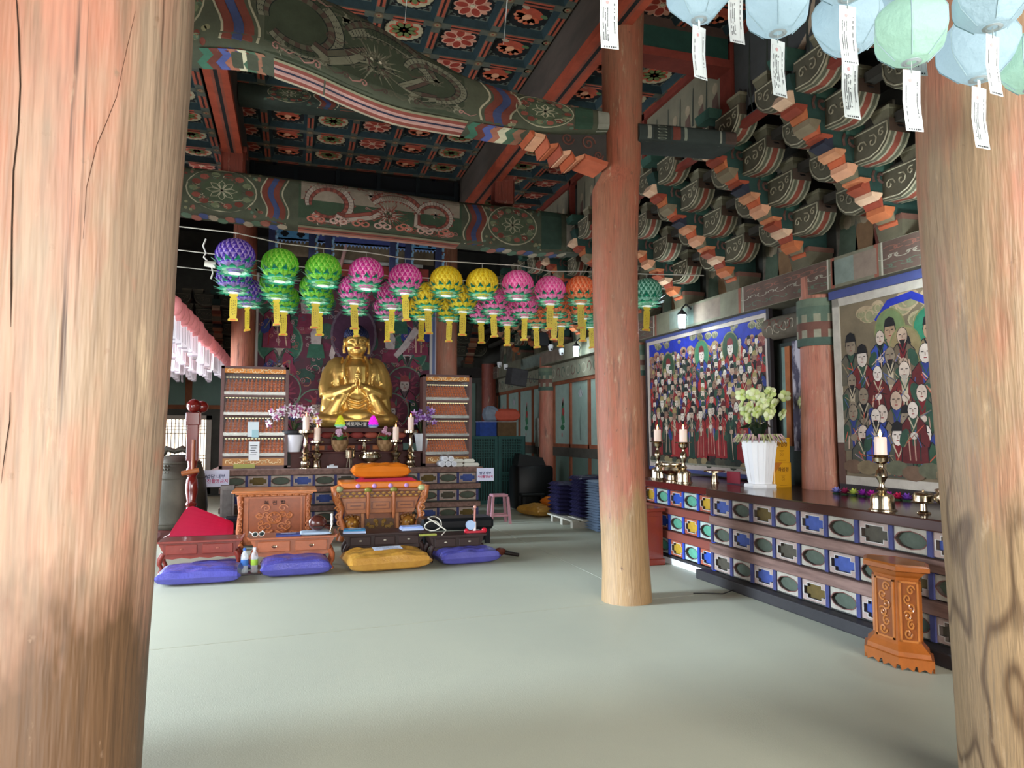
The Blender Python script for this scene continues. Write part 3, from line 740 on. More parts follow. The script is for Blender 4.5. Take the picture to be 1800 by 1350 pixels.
# fretwork behind the coffers: dark lattice of the altar house roof
lk = thing('lattice_screen', 'almost black wooden lattice hanging behind the rear edge of the coffered ceiling', 'lattice')
m = MB(); m.bb(-.75, 2.7, 11.9, 11.94, 4.9, 5.8); m.build('board', mat('lattice_black', '#14161a', rough=.8), lk)  # plain near-black board behind the lattice bars
for k in range(6):
    m = MB(); m.set('#1d2428'); m.bb(-.72 + .66 * k, -.66 + .66 * k, 11.82, 11.9, 4.85, 5.8); m.build('mullion', 'paint_old', lk)
for z in (5.0, 5.25, 5.5):
    m = MB(); m.set('#20282c'); m.bb(-.75, 2.7, 11.85, 11.9, z, z + .05); m.build('rail', 'paint_old', lk)

# right wall: plate beam, bracket sets, panels -----------------------
mat('beam_plate', None, rough=.85, var=.5, vscale=4, bump=.15, bscale=30)
pb = thing('wall_plate_beam', 'weathered painted plate beam running along the top of the right wall under the brackets', 'beam')
for k in range(4):
    y0 = (1.0, 4.55, 6.3, 10.2)[k]; y1 = (4.55, 6.3, 10.2, YB)[k]
    m = MB(); m.set('#75715f'); m.bb(5.02, 5.32, y0, y1, 2.9, 3.2); o = m.build('length_of_beam', 'beam_plate', pb)
    a = Art(); a.lay = 1
    L = y1 - y0
    for e, s_ in ((y0, 1), (y1, -1)):
        w_ = min(.85, L * .3)
        a.rect(e, .02, e + s_ * w_, .98, '#5f4b42'); a.up()
        for j in range(16): a.ring(e + s_ * w_ * (j + .5) / 16, .5 + .3 * math.sin(j * 2.1), .05 + .03 * (j % 2), .02, ('#9a9484', '#8a5a4c', '#5a6a58')[j % 3], 8, a0=j, a1=j + 4.4)
        a.up(); a.rect(e + s_ * w_, 0, e + s_ * (w_ + .02), 1, '#b5b0a0'); a.rect(e + s_ * (w_ + .05), 0, e + s_ * (w_ + .1), 1, '#8a5040')
    a.rect(y0 + L * .34, .1, y0 + L * .5, .9, '#857467'); a.rect(y0 + L * .5, .1, y0 + L * .66, .9, '#7b857c')
    a.build('painted_scrolls', lambda u, v, h: (5.02 - h, u, 2.9 + .3 * v), 'paint_old', o)
# one bracket set: local x = into the hall, y = along the wall, z up from the plate beam
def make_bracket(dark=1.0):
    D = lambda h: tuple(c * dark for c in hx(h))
    root = thing('bracket_set', None, 'bracket')
    m = MB()
    m.box((-.02, 0, .07), (.26, .26, .14), D('#5c5644'), top=(1.15, 1.15)); m.box((-.02, 0, .165), (.31, .31, .05), D('#6d4a3e')); m.build('bearing_block', 'paint_old', root)
    low = [(.05, .1)]
    N_ = 18
    for k in range(1, N_ + 1):
        t = k / N_; low.append((.05 + 1.13 * t + (.03 if k % 2 else -.02), .12 + 1.02 * t + (-.035 if k % 2 else .02)))
    top = [(1.2, 1.3), (1.0, 1.34), (.72, 1.22), (.45, .95), (.2, .66), (-.15, .55), (-.15, .2)]
    m = MB(); m.prism(low + top, -.085, .085, 'y', D('#263f38')); m.build('arm', 'paint_old', root)
    m = MB(); cc = ['#b25a3a', '#d59a78', '#8f3f2c', '#2b2c3a', '#c77a52', '#7d6f58', '#c2603c', '#dcb596', '#a04a32', '#6d6650', '#b5663f', '#cf8f68', '#94452f']
    for k in range(N_):
        (x0, z0), (x1, z1) = low[k], low[k + 1]
        dx, dz = x1 - x0, z1 - z0; q = math.hypot(dx, dz); nx, nz = dz / q, -dx / q
        w_ = (.1, .085, .105, .09)[k % 4]; t_ = .04 + .03 * (k % 3)
        m.prism([(x0, z0), (x1, z1), (x1 + nx * t_ * .5, z1 + nz * t_ * .5), (x0 + dx * .4 + nx * t_, z0 + dz * .4 + nz * t_), (x0 + nx * .02, z0 + nz * .02)], -w_, w_, 'y', D(cc[(k * 5) % 13]))
    m.build('scalloped_edge', 'paint_old', root)
    for hh in (1, -1):
        m = MB(); m.tube(spiral((0, 0, 0), .1 if hh > 0 else .08, turns=1.45, n=16, a0=-.6, hand=hh), .014, 4, D('#5a4038'))
        me = m.mesh('scroll'); me.materials.append(MATS['paint_old'])
        for k in range(7):
            if (k % 2 == 1) != (hh > 0): continue
            t = (k + .5) / 7
            for s_ in (-1, 1):
                o = bpy.data.objects.new('scroll', me); COLL.objects.link(o); o.parent = root; o.location = (.12 + 1.05 * t - .07, s_ * .09, .3 + 1.0 * t)
    for k in range(4):                                    # cross arms along the wall at each step
        xk, zk = .16 + .29 * k, .3 + .285 * k
        for s_ in (-1, 1):
            m = MB(); L = .47
            P = [(.06, .0), (.27, -.02), (.36, .01), (.43, .07), (L, .15), (L, .26), (.06, .26)]
            st = ((-.105, -.085, '#9a927a'), (-.085, -.05, '#5c5b49'), (-.05, -.03, '#a39a84'), (-.03, .03, '#8a4636'), (.03, .05, '#a39a84'), (.05, .085, '#5c5b49'), (.085, .105, '#9a927a'))
            for (a0, a1, c) in st:
                poly = [(s_ * u, v + zk) for u, v in P]
                m.prism(poly, xk + a0, xk + a1, 'x', D(c), cap_col=D('#5a5545'), side=lambda i, c=c: D('#3a352f') if i in (5, 6) else (D('#5e4a3e') if i == 4 else D(c)))
            for q in (-.11, .11):
                m.tube([(xk + q, s_ * u, zk + v) for u, v in ((.08, .02), (.26, .005), (.35, .03), (.42, .09), (.452, .155), (.452, .24), (.08, .24))], .007, 4, D('#a59d86'))
                for (cu, cv, rr, a0, hd) in ((.17, .12, .055, 0, 1), (.29, .13, .06, 2, -1), (.39, .17, .04, 1, 1)):
                    m.tube([(xk + q, s_ * u, zk + v) for u, v in spiral((cu, cv), rr, turns=1.1, n=8, a0=a0, hand=hd, plane='uv')], .007, 4, D('#9a917a'))
            m.at((xk, s_ * (L + .002), zk + .205), 0, PI / 4); m.box((0, 0, 0), (.05, .006, .05), D('#241a1a')); m.at()
            m.build('cross_arm', 'paint_old', root)
            m = MB(); m.box((xk, s_ * .38, zk + .3), (.18, .16, .075), D('#6a6450'), top=(1.25, 1.25)); m.box((xk, s_ * .38, zk + .35), (.23, .21, .03), D('#8f8870')); m.build('bearing_cap', 'paint_old', root)
        m = MB(); m.box((xk + .12, 0, zk + .3), (.17, .22, .09), D('#35564a'), top=(1.2, 1.2)); m.build('bearing_cap', 'paint_old', root)
    return root
br0 = make_bracket(); first = True
bys = [3.8, 4.97, 6.14, 7.34, 8.56, 9.76, 10.96, 12.16, 13.36, 14.56, 15.76]
bl = ['bracket set above the second painting, half hidden by the hanging white lanterns', 'bracket set above the second faded painting with the boldest orange edge', 'bracket set above the cracked wall pillar, between the two paintings',
      'bracket set above the right part of the bright red painting', 'bracket set above the wall lamp at the bright red painting', 'bracket set just behind the teal lotus lantern', 'bracket set just beyond the middle pillar, behind orange lanterns',
      'bracket set behind the tags of the orange lanterns', 'bracket set behind the tags of the pink lanterns', 'bracket set beside the black box speaker on the far wall', 'last bracket set on the right wall, lost in shadow']
for y, lab in zip(bys, bl):
    o = br0 if first else dup(br0); first = False
    o.location = (5.12, y, 3.2); o.rotation_euler = (0, 0, PI); tag(o, lab, 'bracket', 'bracket sets along the right wall')
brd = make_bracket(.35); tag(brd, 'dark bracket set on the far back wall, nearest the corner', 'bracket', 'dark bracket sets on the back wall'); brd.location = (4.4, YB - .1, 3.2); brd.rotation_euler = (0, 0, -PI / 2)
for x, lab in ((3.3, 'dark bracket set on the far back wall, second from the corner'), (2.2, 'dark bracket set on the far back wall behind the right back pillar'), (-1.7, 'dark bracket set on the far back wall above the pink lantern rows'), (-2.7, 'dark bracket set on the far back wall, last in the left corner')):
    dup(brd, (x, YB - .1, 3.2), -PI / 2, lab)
m = MB(); m.bb(XL, XW, YB - .25, YB, 2.95, 3.2); tag(m.build('back_plate_beam', 'roof_dark'), 'black plate beam across the far back wall', 'beam')
# long purlins that the bracket sets carry
for k in range(3):
    x = 5.12 - (.16 + .29 * (k + 1)); z = 3.2 + .3 + .285 * (k + 1) - .08
    m = MB(); m.set('#3a352e'); m.bb(x - .05 + .29, x + .05 + .29, 2.6, YB - .3, z + .02, z + .1)
    tag(m.build('bracket_purlin', 'paint_old'), ('lowest', 'middle', 'uppermost')[k] + ' dark timber rail tying the wall brackets together', 'rail')
# painted wall behind the brackets
for i, (y0, y1) in enumerate(zip([2.6] + bys, bys + [YB])):
    m = MB(); m.bb(XW - .03, XW, y0 + .2, y1 - .2, 3.2, 4.6); m.build('plaster_panel', 'wall_fig', wro)
    a = Art()
    for k in range(3):
        cx = y0 + .25 + (y1 - y0 - .5) * (k + .5) / 3
        a.ell(cx, 3.62, .11, .11, '#8a7f68', 12); a.poly([(cx - .14, 3.22), (cx + .14, 3.22), (cx + .1, 3.55), (cx - .1, 3.55)], ('#7a4438', '#8a6a4c', '#53604f')[k], 1); a.ell(cx, 3.6, .055, .07, '#a8957c', 10, 2)
    a.build('painted_figure', lambda u, v, h: (XW - .032 - h, u, v), 'paint_old', wro)
# painted boards above the bracket tips, along the aisle
m = MB(); 
pa = thing('aisle_panel_wall', None, None); struct(pa)
for k, (y0, y1) in enumerate(((2.4, 4.2), (4.25, 5.85), (6.05, 7.65), (7.7, 9.9), (10.3, 12.5))):
    m = MB(); m.bb(4.06, 4.1, y0, y1, 4.45, 5.36); p = m.build('painted_board', mat('board_pale', '#837c66', rough=.85, var=.6, vscale=3, var_col='#55524a') if k != 1 else mat('board_slate', '#4a4c4c', rough=.85, var=.6, vscale=3, var_col='#33312e'), pa)
    a = Art(); r = random.Random(k)
    if k == 1:
        yb = 5.1
        a.poly([(yb, 4.6), (yb + .1, 4.56), (yb - .1, 4.72), (yb - .28, 4.85), (yb - .34, 5.05), (yb - .42, 5.2), (yb - .36, 4.9), (yb - .22, 4.68)], '#b9a48c'); a.ell(yb + .05, 4.68, .07, .12, '#c0b5a0', 8, 1)
        for j in range(4): a.ell(5.5 + .09 * j, 4.62 + .1 * (j % 2), .05, .09, '#2f2b2a', 8)
    for j in range(6):
        cx = y0 + (y1 - y0) * (j + .5) / 6
        if k != 1: a.poly([(cx - .09, 4.5), (cx + .08, 4.5), (cx + .05, 4.9), (cx - .04, 4.95)], r.choice(('#6a5248', '#7a5a50', '#5c6253', '#a07a62')), 1); a.ell(cx, 5.0, .05, .06, '#a5957c', 8, 2)
        a.line([(cx - .14, 4.5), (cx - .1, 4.8), (cx - .12, 5.2)], [.01, .035, .012], '#3f443c', 1)
    a.build('painted_figure', lambda u, v, h: (4.058 - h, u, v), 'paint_old', p)
m = MB(); m.set('#7d3529')
for y in (4.22, 5.95, 7.68, 10.1): m.bb(4.02, 4.1, y - .09 if y == 5.95 else y - .03, y + .09 if y == 5.95 else y + .03, 4.4, 5.4)
m.bb(4.02, 4.1, 2.4, 12.5, 4.4, 4.46); m.bb(4.02, 4.1, 2.4, 12.5, 5.3, 5.38); m.build('red_frame', 'paint_old', pa)
ab = thing('aisle_cross_beam', 'green and red cross beam above the short tie beam, behind the white lanterns', 'beam')
m = MB(); m.set('#1f4238'); m.bb(2.95, 4.0, 5.86, 6.06, 5.12, 5.34); m.build('board', 'paint_old', ab)
m = MB(); m.set('#7d3529'); m.bb(2.95, 4.02, 5.84, 6.08, 5.04, 5.12); m.build('red_edge', 'paint_old', ab)
m = MB(); m.set('#4d3a32'); m.bb(2.95, 4.02, 5.88, 6.04, 5.34, 5.5); m.build('top_board', 'paint_old', ab)

# right wall below the plate beam, beyond the altar: framed pale green panels with painted flowers
def wall_bay(y0, y1, npan, lab):
    t = thing('painted_wall_bay', lab, 'wall panel')
    m = MB(); m.set('#8d8a78'); m.bb(5.2, 5.32, y0, y1, 2.55, 2.9); m.build('lintel', 'paint_old', t)
    a = Art()
    for k in range(14): a.ring(y0 + (y1 - y0) * (k + .5) / 14, 2.72, .09, .025, ('#6a4a40', '#b0aa98', '#55685c')[k % 3], 9, a0=k, a1=k + 4.8)
    a.build('painted_scrolls', lambda u, v, h: (5.198 - h, u, v), 'paint_old', t)
    m = MB(); m.set('#8a4f36'); m.bb(5.23, 5.32, y0, y1, 2.48, 2.55); m.bb(5.23, 5.32, y0, y1, 1.2, 1.27); m.bb(5.23, 5.32, y0, y1, .0, .06)
    W = (y1 - y0) / npan
    for k in range(npan + 1): m.bb(5.23, 5.32, max(y0, y0 + W * k - .035), min(y1, y0 + W * k + .035), 0, 2.5)
    m.build('frame', 'paint_old', t)
    m = MB(); m.set('#4a463f'); m.bb(5.22, 5.32, y0, y1, 1.02, 1.2); m.build('middle_rail', 'paint_old', t)
    for k in range(npan):
        m = MB(); m.bb(5.27, 5.32, y0 + W * k + .035, y0 + W * (k + 1) - .035, 1.27, 2.48); m.build('upper_panel', mat('pale_green', '#8fa096', rough=.8, var=.4, vscale=4, var_col='#6a7a74'), t)
        m = MB(); m.bb(5.27, 5.32, y0 + W * k + .035, y0 + W * (k + 1) - .035, .06, 1.02); m.build('lower_panel', 'green_panel', t)
        a = Art(); c = y0 + W * (k + .5)
        if k % 2: 
            a.ell(c, 2.12, .05, .1, '#c99a98', 8, rot=.4); a.poly([(c - .1, 1.7), (c + .03, 1.66), (c + .1, 1.78), (c + .06, 2.05), (c - .02, 2.2), (c - .06, 1.95)], '#3f7a55'); a.ell(c - .02, 1.92, .07, .09, '#a5403c', 8, 1); a.ell(c + .02, 1.6, .12, .06, '#2f6a48', 8, 1); a.ell(c + .05, 1.45, .03, .05, '#b56a6a', 6)
        else:
            a.ell(c, 2.25, .1, .08, '#b5b0b5', 9); a.line([(c - .1, 2.2), (c, 2.38), (c + .08, 2.2)], .015, '#4a4650', 1); a.line([(c, 1.35), (c + .03, 1.7), (c - .04, 2.0)], [.05, .03, .01], '#5a6a62')
        a.build('painted_flower', lambda u, v, h: (5.268 - h, u, v), 'paint_old', t)
    return t
wall_bay(10.4, 14.15, 4, 'pale green wall panels painted with a lotus, between two orange pillars')
wall_bay(14.55, YB, 4, 'dark bluish wall panels in the far right corner')
# strip of old wall between the first painting and the cracked pillar
m = MB(); m.set('#3c4440'); m.bb(5.26, 5.32, 6.33, 6.88, .9, 2.5); ow = tag(m.build('old_wall_strip', 'paint_old'), 'narrow strip of old wall with peeling paint between painting and cracked pillar', 'wall panel')
m = MB(); m.set('#a8653f'); m.bb(5.22, 5.26, 6.62, 6.7, 1.35, 2.45); m.set('#7f958c'); m.bb(5.24, 5.26, 6.7, 6.78, 1.35, 2.45); m.build('frame_strip', 'paint_old', ow)
m = MB(); m.bb(5.235, 5.26, 6.33, 6.6, 1.3, 2.5); m.build('peeling_board', mat('peeling', '#b5aeb8', rough=.8, var=1.0, vscale=7, var_col='#4b4658', contrast=.12, stretch=(1, 1, .35)), ow)
m = MB(); m.tube([(5.2, 6.3, 2.67), (5.2, 6.9, 2.67)], .13, 14, '#6a6154'); m.build('round_tie', 'paint_old', ow, smooth=50)
a = Art()
for k in range(8): a.ring(6.4 + .06 * k, 2.67 + .05 * math.sin(k * 3), .05, .012, ('#a59a88', '#7a4a40')[k % 2], 8, a0=k, a1=k + 4.5)
a.build('painted_scrolls', lambda u, v, h: (5.066 + (v - 2.67) ** 2 * 4 - h, u, v), 'paint_old', ow)

# altar canopy: blue fretwork hung between the back pillars
cn = thing('altar_canopy', 'blue fretwork canopy with small posts hanging above the golden statue', 'canopy')
cy = 12.3
X = lambda px: ony(px, 430, cy).x
Zc = lambda py: ony(625, py, cy).z
for px in (478, 548, 577, 690, 717, 771):
    m = MB(); m.set('#343a5c'); m.bb(X(px) - .05, X(px) + .05, cy - .05, cy + .05, Zc(480), Zc(385)); m.build('post', 'paint', cn)
    m = MB(); m.set('#8fb8d8')
    for k in range(5): m.box((X(px) + .07, cy - .02, Zc(468) + .13 * k), (.05, .03, .07)); m.box((X(px) + .09, cy - .02, Zc(468) + .13 * k + .05), (.03, .03, .04))
    m.build('carved_edge', 'paint', cn)
for (p0, p1, kind) in ((480, 548, 0), (577, 690, 1), (717, 771, 0), (550, 577, 2), (690, 717, 2)):
    x0, x1 = X(p0) + .05, X(p1) - .05
    m = MB(); m.set('#5a95c4' if kind == 0 else '#46508c'); zt, zb_ = Zc(411), Zc(430)
    m.bb(x0, x1, cy - .03, cy + .0, zb_, zt); m.build('fret_board', 'paint', cn)
    a = Art(); n = max(2, int((x1 - x0) / .18))
    for k in range(n):
        c = x0 + (x1 - x0) * (k + .5) / n
        if kind == 0: a.ell(c, (zt + zb_) / 2, .07, .04, '#10131a', 8); a.rect(c - .03, (zt + zb_) / 2 - .055, c + .03, (zt + zb_) / 2 + .055, '#10131a', 1)
        else: a.rect(c - .018, zt - .09, c + .018, zt - .05, '#cfc9a8')
    a.build('fret_pattern', lambda u, v, h: (u, cy - .031 - h, v), 'paint', cn)
    m = MB(); m.set('#8fb0e6'); k = 0; xx = x0
    while xx < x1 - .04: m.prism([(xx, zb_), (xx + .06, zb_), (xx + .03, zb_ - .06)], cy - .03, cy - .01, 'y'); xx += .06
    m.bb(x0, x1, cy - .03, cy - .005, zb_ - .015, zb_ + .02); m.build('lambrequin', 'paint', cn)
m = MB(); m.set('#5a4636'); m.bb(X(478), X(771), cy - .1, cy + .6, Zc(385), Zc(385) + .06); m.bb(X(470), X(780), cy + .5, cy + .56, Zc(490), Zc(385)); m.build('ceiling_board', 'roof_dark', cn)
m = MB(); m.set('#a5a5a0'); m.bb(X(560), X(750), cy + .36, cy + .4, Zc(455), Zc(449)); m.set('#84352c'); m.bb(X(560), X(760), cy + .35, cy + .4, Zc(478), Zc(457)); m.set('#7a6a55'); m.bb(X(480), X(770), cy + .4, cy + .42, Zc(448), Zc(385)); m.build('back_board', 'paint', cn)
for px in (478, 771):
    m = MB(); m.set('#343a5c'); m.bb(X(px) - .03, X(px) + .03, cy + .5, cy + .56, Zc(385), 6.36); m.build('hanger', 'paint', cn)
m = MB(); m.tube([ony(598, 470, cy), ony(609, 430, cy)], .03, 8, '#b58a84'); m.build('hanging_stick', 'paint', cn)
# ================================================================ PAINTINGS
SKIN = ['#cbb9a8', '#c2a894', '#d2c6b8', '#b89a84', '#8a6a58']
def face(a, x, y, w, h, r, skin=None, beard=None, hat=None):
    s = skin or r.choice(SKIN)
    a.ell(x, y + h * (.02 if hat == 'bald' else .18), w * 1.12, h * 1.05, '#1f1b1c', 10); a.up()
    a.ell(x, y, w, h, s, 12); a.up()
    if hat == 'bald': hat = False
    if hat is None: hat = r.choice(('#1a181a', '#1a181a', '#5c1f22', '#2f4a3a', '#9a8a58', None))
    if hat: a.poly([(x - w * 1.1, y + h * .55), (x + w * 1.1, y + h * .55), (x + w * .8, y + h * 1.35), (x, y + h * 1.65), (x - w * .8, y + h * 1.35)], hat)
    for q in (-1, 1): a.rect(x + q * w * .45 - w * .22, y + h * .12, x + q * w * .45 + w * .22, y + h * .22, '#2b2222')
    a.rect(x - w * .06, y - h * .25, x + w * .06, y + h * .1, '#7a5a4c'); a.rect(x - w * .25, y - h * .5, x + w * .25, y - h * .4, '#8a3030')
    if beard is None: beard = r.random() < .35
    if beard: a.poly([(x - w * .6, y - h * .45), (x + w * .6, y - h * .45), (x, y - h * 1.7)], r.choice(('#1f1c1c', '#a59c90', '#2b2422')))
    a.up()
def figure(a, x, y, w, robe, r, H, coll=None, halo=None, skin=None, beard=None, hat=None, inner=None):
    """half or full figure: y = chin height, w = head half width, H = robe length"""
    if halo: a.ell(x, y + w * 1.3, w * 2.9, w * 3.3, '#7a7a50', 18); a.up(); a.ell(x, y + w * 1.3, w * 2.65, w * 3.05, halo, 18); a.up()
    a.poly([(x - w * 1.1, y + w * .1), (x + w * 1.1, y + w * .1), (x + w * 2.4, y - w * 1.2), (x + w * 2.7, y - H), (x - w * 2.7, y - H), (x - w * 2.4, y - w * 1.2)], '#1c1a1c'); a.up()
    a.poly([(x - w, y), (x + w, y), (x + w * 2.25, y - w * 1.25), (x + w * 2.5, y - H), (x - w * 2.5, y - H), (x - w * 2.25, y - w * 1.25)], robe); a.up()
    c = inner or r.choice(('#b5a58c', '#6d1a20', '#2f4a3a', '#2e3a7a', '#151417'))
    a.poly([(x - w * .7, y), (x + w * .7, y), (x + w * .35, y - min(H, w * 4.5)), (x - w * .35, y - min(H, w * 4.5))], c)
    a.line([(x - w * .9, y), (x, y - w * 1.8), (x + w * .9, y)], w * .3, r.choice(('#151417', '#b5a58c', '#2f4a3a')), a.lay + 1)
    if H > w * 5:
        for k in range(3): a.line([(x + w * (k - 1) * 1.1, y - w * 2.6), (x + w * (k - 1) * 1.4 + r.uniform(-.5, .5) * w, y - H * .94)], w * .22, r.choice(('#c9a892', '#8a1f24', '#b08a78', '#1f2a26')), a.lay + 1)
        for q in (-1, 1): a.ell(x + q * w * 1.9, y - H * .45, w * .9, w * 1.6, r.choice((robe, '#2e3a7a', '#2f4a3a')), 10, a.lay + 1, rot=q * .4)
        a.ell(x, y - w * 2.9, w * .8, w * .6, skin or r.choice(SKIN), 8, a.lay + 2)
    for q in range(4): a.line([(x + r.uniform(-2, 2) * w, y - w * r.uniform(1.2, 2)), (x + r.uniform(-2.2, 2.2) * w, y - min(H, w * 5) * r.uniform(.5, .95))], w * .16, r.choice(('#c9a892', '#1a1718', '#b5523c', '#4a5a8a', '#8a7a5c')), a.lay + 2)
    a.up(3)
    face(a, x, y + w * 1.15, w, w * 1.35, r, skin, beard, hat)
def clouds(a, x0, x1, y, r, cols, n=10, s=.09):
    for k in range(n * 2):
        x = x0 + (x1 - x0) * r.random(); q = s * r.uniform(.5, 1.5)
        x = min(max(x, x0 + q), x1 - q); yy = min(y + r.uniform(-.06, .04), y + .05)
        a.ell(x, yy, q, q * r.uniform(.45, .8), cols[0], 12, a.lay + 3 * (k % 12)); a.ell(x, yy - .012, q * .85, q * .5, cols[1], 10, a.lay + 3 * (k % 12) + 1); a.ring(x, yy - .01, q * .4, q * .12, cols[0], 9, a.lay + 3 * (k % 12) + 2, a0=0, a1=4.5)
    a.up(38)
def framed(name, label, y_far, y_near, z0, z1, xw, border, top=None, lean=0.03):
    """canvas hung on the right wall; returns the thing and a map (u from its far edge, v up)"""
    t = thing(name, label, 'painting')
    W = y_far - y_near; H = z1 - z0
    P = lambda u, v, h: (xw - lean * (v / H) - h, y_far - u, z0 + v)
    def slab(u0, u1, v0, v1, h0, h1, nm, mt):
        m = MB(); vs = [P(u, v, h) for h in (h0, h1) for (u, v) in ((u0, v0), (u1, v0), (u1, v1), (u0, v1))]
        m.add(vs, [(0, 1, 2, 3), (4, 5, 6, 7), (0, 1, 5, 4), (1, 2, 6, 5), (2, 3, 7, 6), (3, 0, 4, 7)]); return m.build(nm, mt, t)
    return t, P, slab, W, H
mat('canvas_frame', '#b3a59c', rough=.7, var=.3); mat('canvas_blue', '#434a7c', rough=.7, var=.3)
# --- painting 1: crowded red assembly
t, P, slab, W, H = framed('assembly_painting', 'crowded red and blue painting of rows of robed figures above the altar', 9.78, 6.88, 1.0, 2.86, 5.18, .04)
slab(0, W, 0, H, -.03, 0, 'canvas', mat('canvas_red', '#5e2a2a', rough=.8, var=.5, vscale=6, var_col='#2f2a26'))
for args, nm, mt in (((0, .05, 0, H), 'frame_side', 'canvas_frame'), ((W - .05, W, 0, H), 'frame_side', 'canvas_frame'), ((.05, W - .05, H - .05, H), 'frame_top', 'canvas_frame'), ((.05, W - .05, .0, .06), 'frame_bottom', 'canvas_frame')): slab(*args, 0, .018, nm, mt)
slab(-.04, 0, 0, H + .04, -.02, .03, 'frame_edge', mat('dark_edge', '#2a2326', rough=.7)); slab(W, W + .05, 0, H + .04, -.02, .03, 'frame_edge', 'dark_edge'); slab(0, W, H, H + .04, -.02, .03, 'frame_edge', 'canvas_blue'); slab(0, W, -.05, 0, -.02, .03, 'frame_edge', 'canvas_blue')
a = Art(.00004); a.lay = 1; r = random.Random(11)
a.rect(.05, .06, W - .05, H - .05, '#4a2a2a'); a.up(); a.rect(.05, H - .36, W - .05, H - .05, '#2433a0'); a.up()
clouds(a, .05, W - .05, H - .06, r, ('#a59a7c', '#6a6a52'), 14, .06)
clouds(a, .05, W - .05, H - .27, r, ('#a8876c', '#8a4a44'), 22, .07)
rob = ['#8d2022', '#9a2426', '#a02a24', '#22382e', '#34307a', '#8a6a58', '#1c1a1c', '#7d1a20', '#a4302a']
rows = 10; base = a.lay + 2
for k in range(rows):
    y = H - .33 - .112 * k; n = 18 - k if k < 8 else 11; wv = .034 + .0022 * k
    for i in range(n):
        x = .13 + (W - .26) * (i + .5 * (k % 2) + .25) / n + r.uniform(-.02, .02)
        a.lay = base + 34 * k + 16 * (i % 2)
        figure(a, min(max(x, .12), W - .12), y + r.uniform(-.02, .02), wv * r.uniform(.9, 1.1), r.choice(rob), r, .22)
    if k in (0, 1):
        for bx, by, hl in (((.62, .5, '#2f4a36'), (1.5, .42, '#3f7a5c'), (2.15, .4, '#2f4a36')) if k == 1 else ()):
            a.lay = base + 34 * 1 + 32
            figure(a, bx, H - by, .062, '#8a2426' if bx != 1.5 else '#34489a', r, .42, halo=hl, skin='#d5c6bc', hat='#7a2a2a', beard=False, inner='#a58a70')
for i in range(11):                                            # the tall front row
    x = .2 + (W - .4) * (i + .5) / 11; a.lay = base + 34 * rows + 16 * (i % 2)
    figure(a, x, .68 + r.uniform(-.03, .05), .05, r.choice(('#8f2226', '#8a2426', '#22382e', '#2a3470', '#9a2a2a', '#1d2f28')), r, .52)
a.lay = base + 34 * rows + 34
for i in range(26): a.lay += 1; a.ell(.1 + (W - .2) * i / 25, .1 + r.uniform(-.02, .03), .08, .05, r.choice(('#3c4036', '#4d4a3c', '#8a7a58', '#2c302a')), 8)
a.up(); a.rect(.05, .06, W - .05, .085, '#8a8878')
a.build('painted_figures', P, 'paint', t)
# --- painting 2: faded arhats
t, P, slab, W, H = framed('faded_painting', 'faded tan and blue painting of bald monks, partly hidden by the thick pillar', 5.86, 2.6, 1.0, 2.82, 5.18, .05)
slab(0, W, 0, H, -.03, 0, 'canvas', mat('canvas_tan', '#7a6a54', rough=.85, var=.6, vscale=4, var_col='#4f4a3c'))
for args, nm, mt in (((0, .09, .4, H), 'frame_side', mat('old_linen', '#b5aca0', rough=.85, var=.4)), ((0, .09, 0, .4), 'frame_side', mat('brown_strip', '#5a4038', rough=.8, var=.4)), ((0, W, H - .08, H), 'frame_top', 'old_linen'), ((.09, W, .0, .08), 'frame_bottom', 'old_linen')): slab(*args, 0, .012, nm, mt)
slab(-.02, W, H, H + .13, -.03, .03, 'blue_batten', 'canvas_blue'); slab(0, W, -.1, 0, -.03, 0.01, 'lower_edge', 'dark_edge')
a = Art(.00004); a.lay = 1; r = random.Random(5)
clouds(a, .3, W, H - .16, r, ('#b09a7c', '#8d8a68'), 14, .09)
a.line([(.55, H - .3), (.7, H - .15), (.95, H - .12), (1.15, H - .22), (1.4, H - .16), (1.6, H - .1), (2.4, H - .14)], .07, '#2433a0'); a.up()
clouds(a, .9, W, H - .3, r, ('#a59878', '#7f7d5c'), 9, .1)
for x, y, hl in ((.7, .38, '#6a7a50'), (1.12, .42, '#2f7a5c'), (1.42, .3, '#7a7a55'), (.86, .56, '#8a7a55')): figure(a, x, H - y - .1, .062, '#8a7458', r, .3, halo=hl, skin='#a5876c', hat='#1a181a', beard=False, inner='#9a7a60')
rob = ['#5a1f20', '#6d2424', '#34489a', '#2f4a36', '#6a5a48', '#7a6a52', '#5a1f20', '#4a4a40', '#3a3f78']
base = a.lay + 2
for k in range(6):
    y = H - .55 - .17 * k; n = 9
    for i in range(n):
        x = .22 + (W - .3) * (i + .5 * (k % 2)) / n + r.uniform(-.05, .05)
        a.lay = base + 36 * k + 18 * (i % 2)
        old = r.random() < (.55 if x < .55 else .2)
        figure(a, max(.22, x), y + r.uniform(-.05, .05), .058 * r.uniform(.85, 1.1), '#5c5648' if old else r.choice(rob), r, .3, skin='#8a7a68' if old else r.choice(('#cfc0b4', '#d6c8bd', '#c9b5a6', '#b59a86')), hat=r.choice(('bald', 'bald', 'bald', '#1a181a')))
for k in range(5):
    x = .5 + .42 * k; a.lay = base + 36 * 6 + 18 * (k % 2); figure(a, x, .58 + .05 * (k % 2), .055, ('#34489a', '#5a1f20', '#34489a', '#2f4a36', '#6d2424')[k], r, .4, skin='#cfc0b4', hat='bald')
a.lay = base + 36 * 7
cx, cy_ = 2.02, H - .62                                         # banded wheel at the edge
a.ell(cx, cy_, .36, .36, '#3a4280', 24); a.up(); a.ell(cx, cy_, .335, .335, '#c5c0b8', 24); a.up()
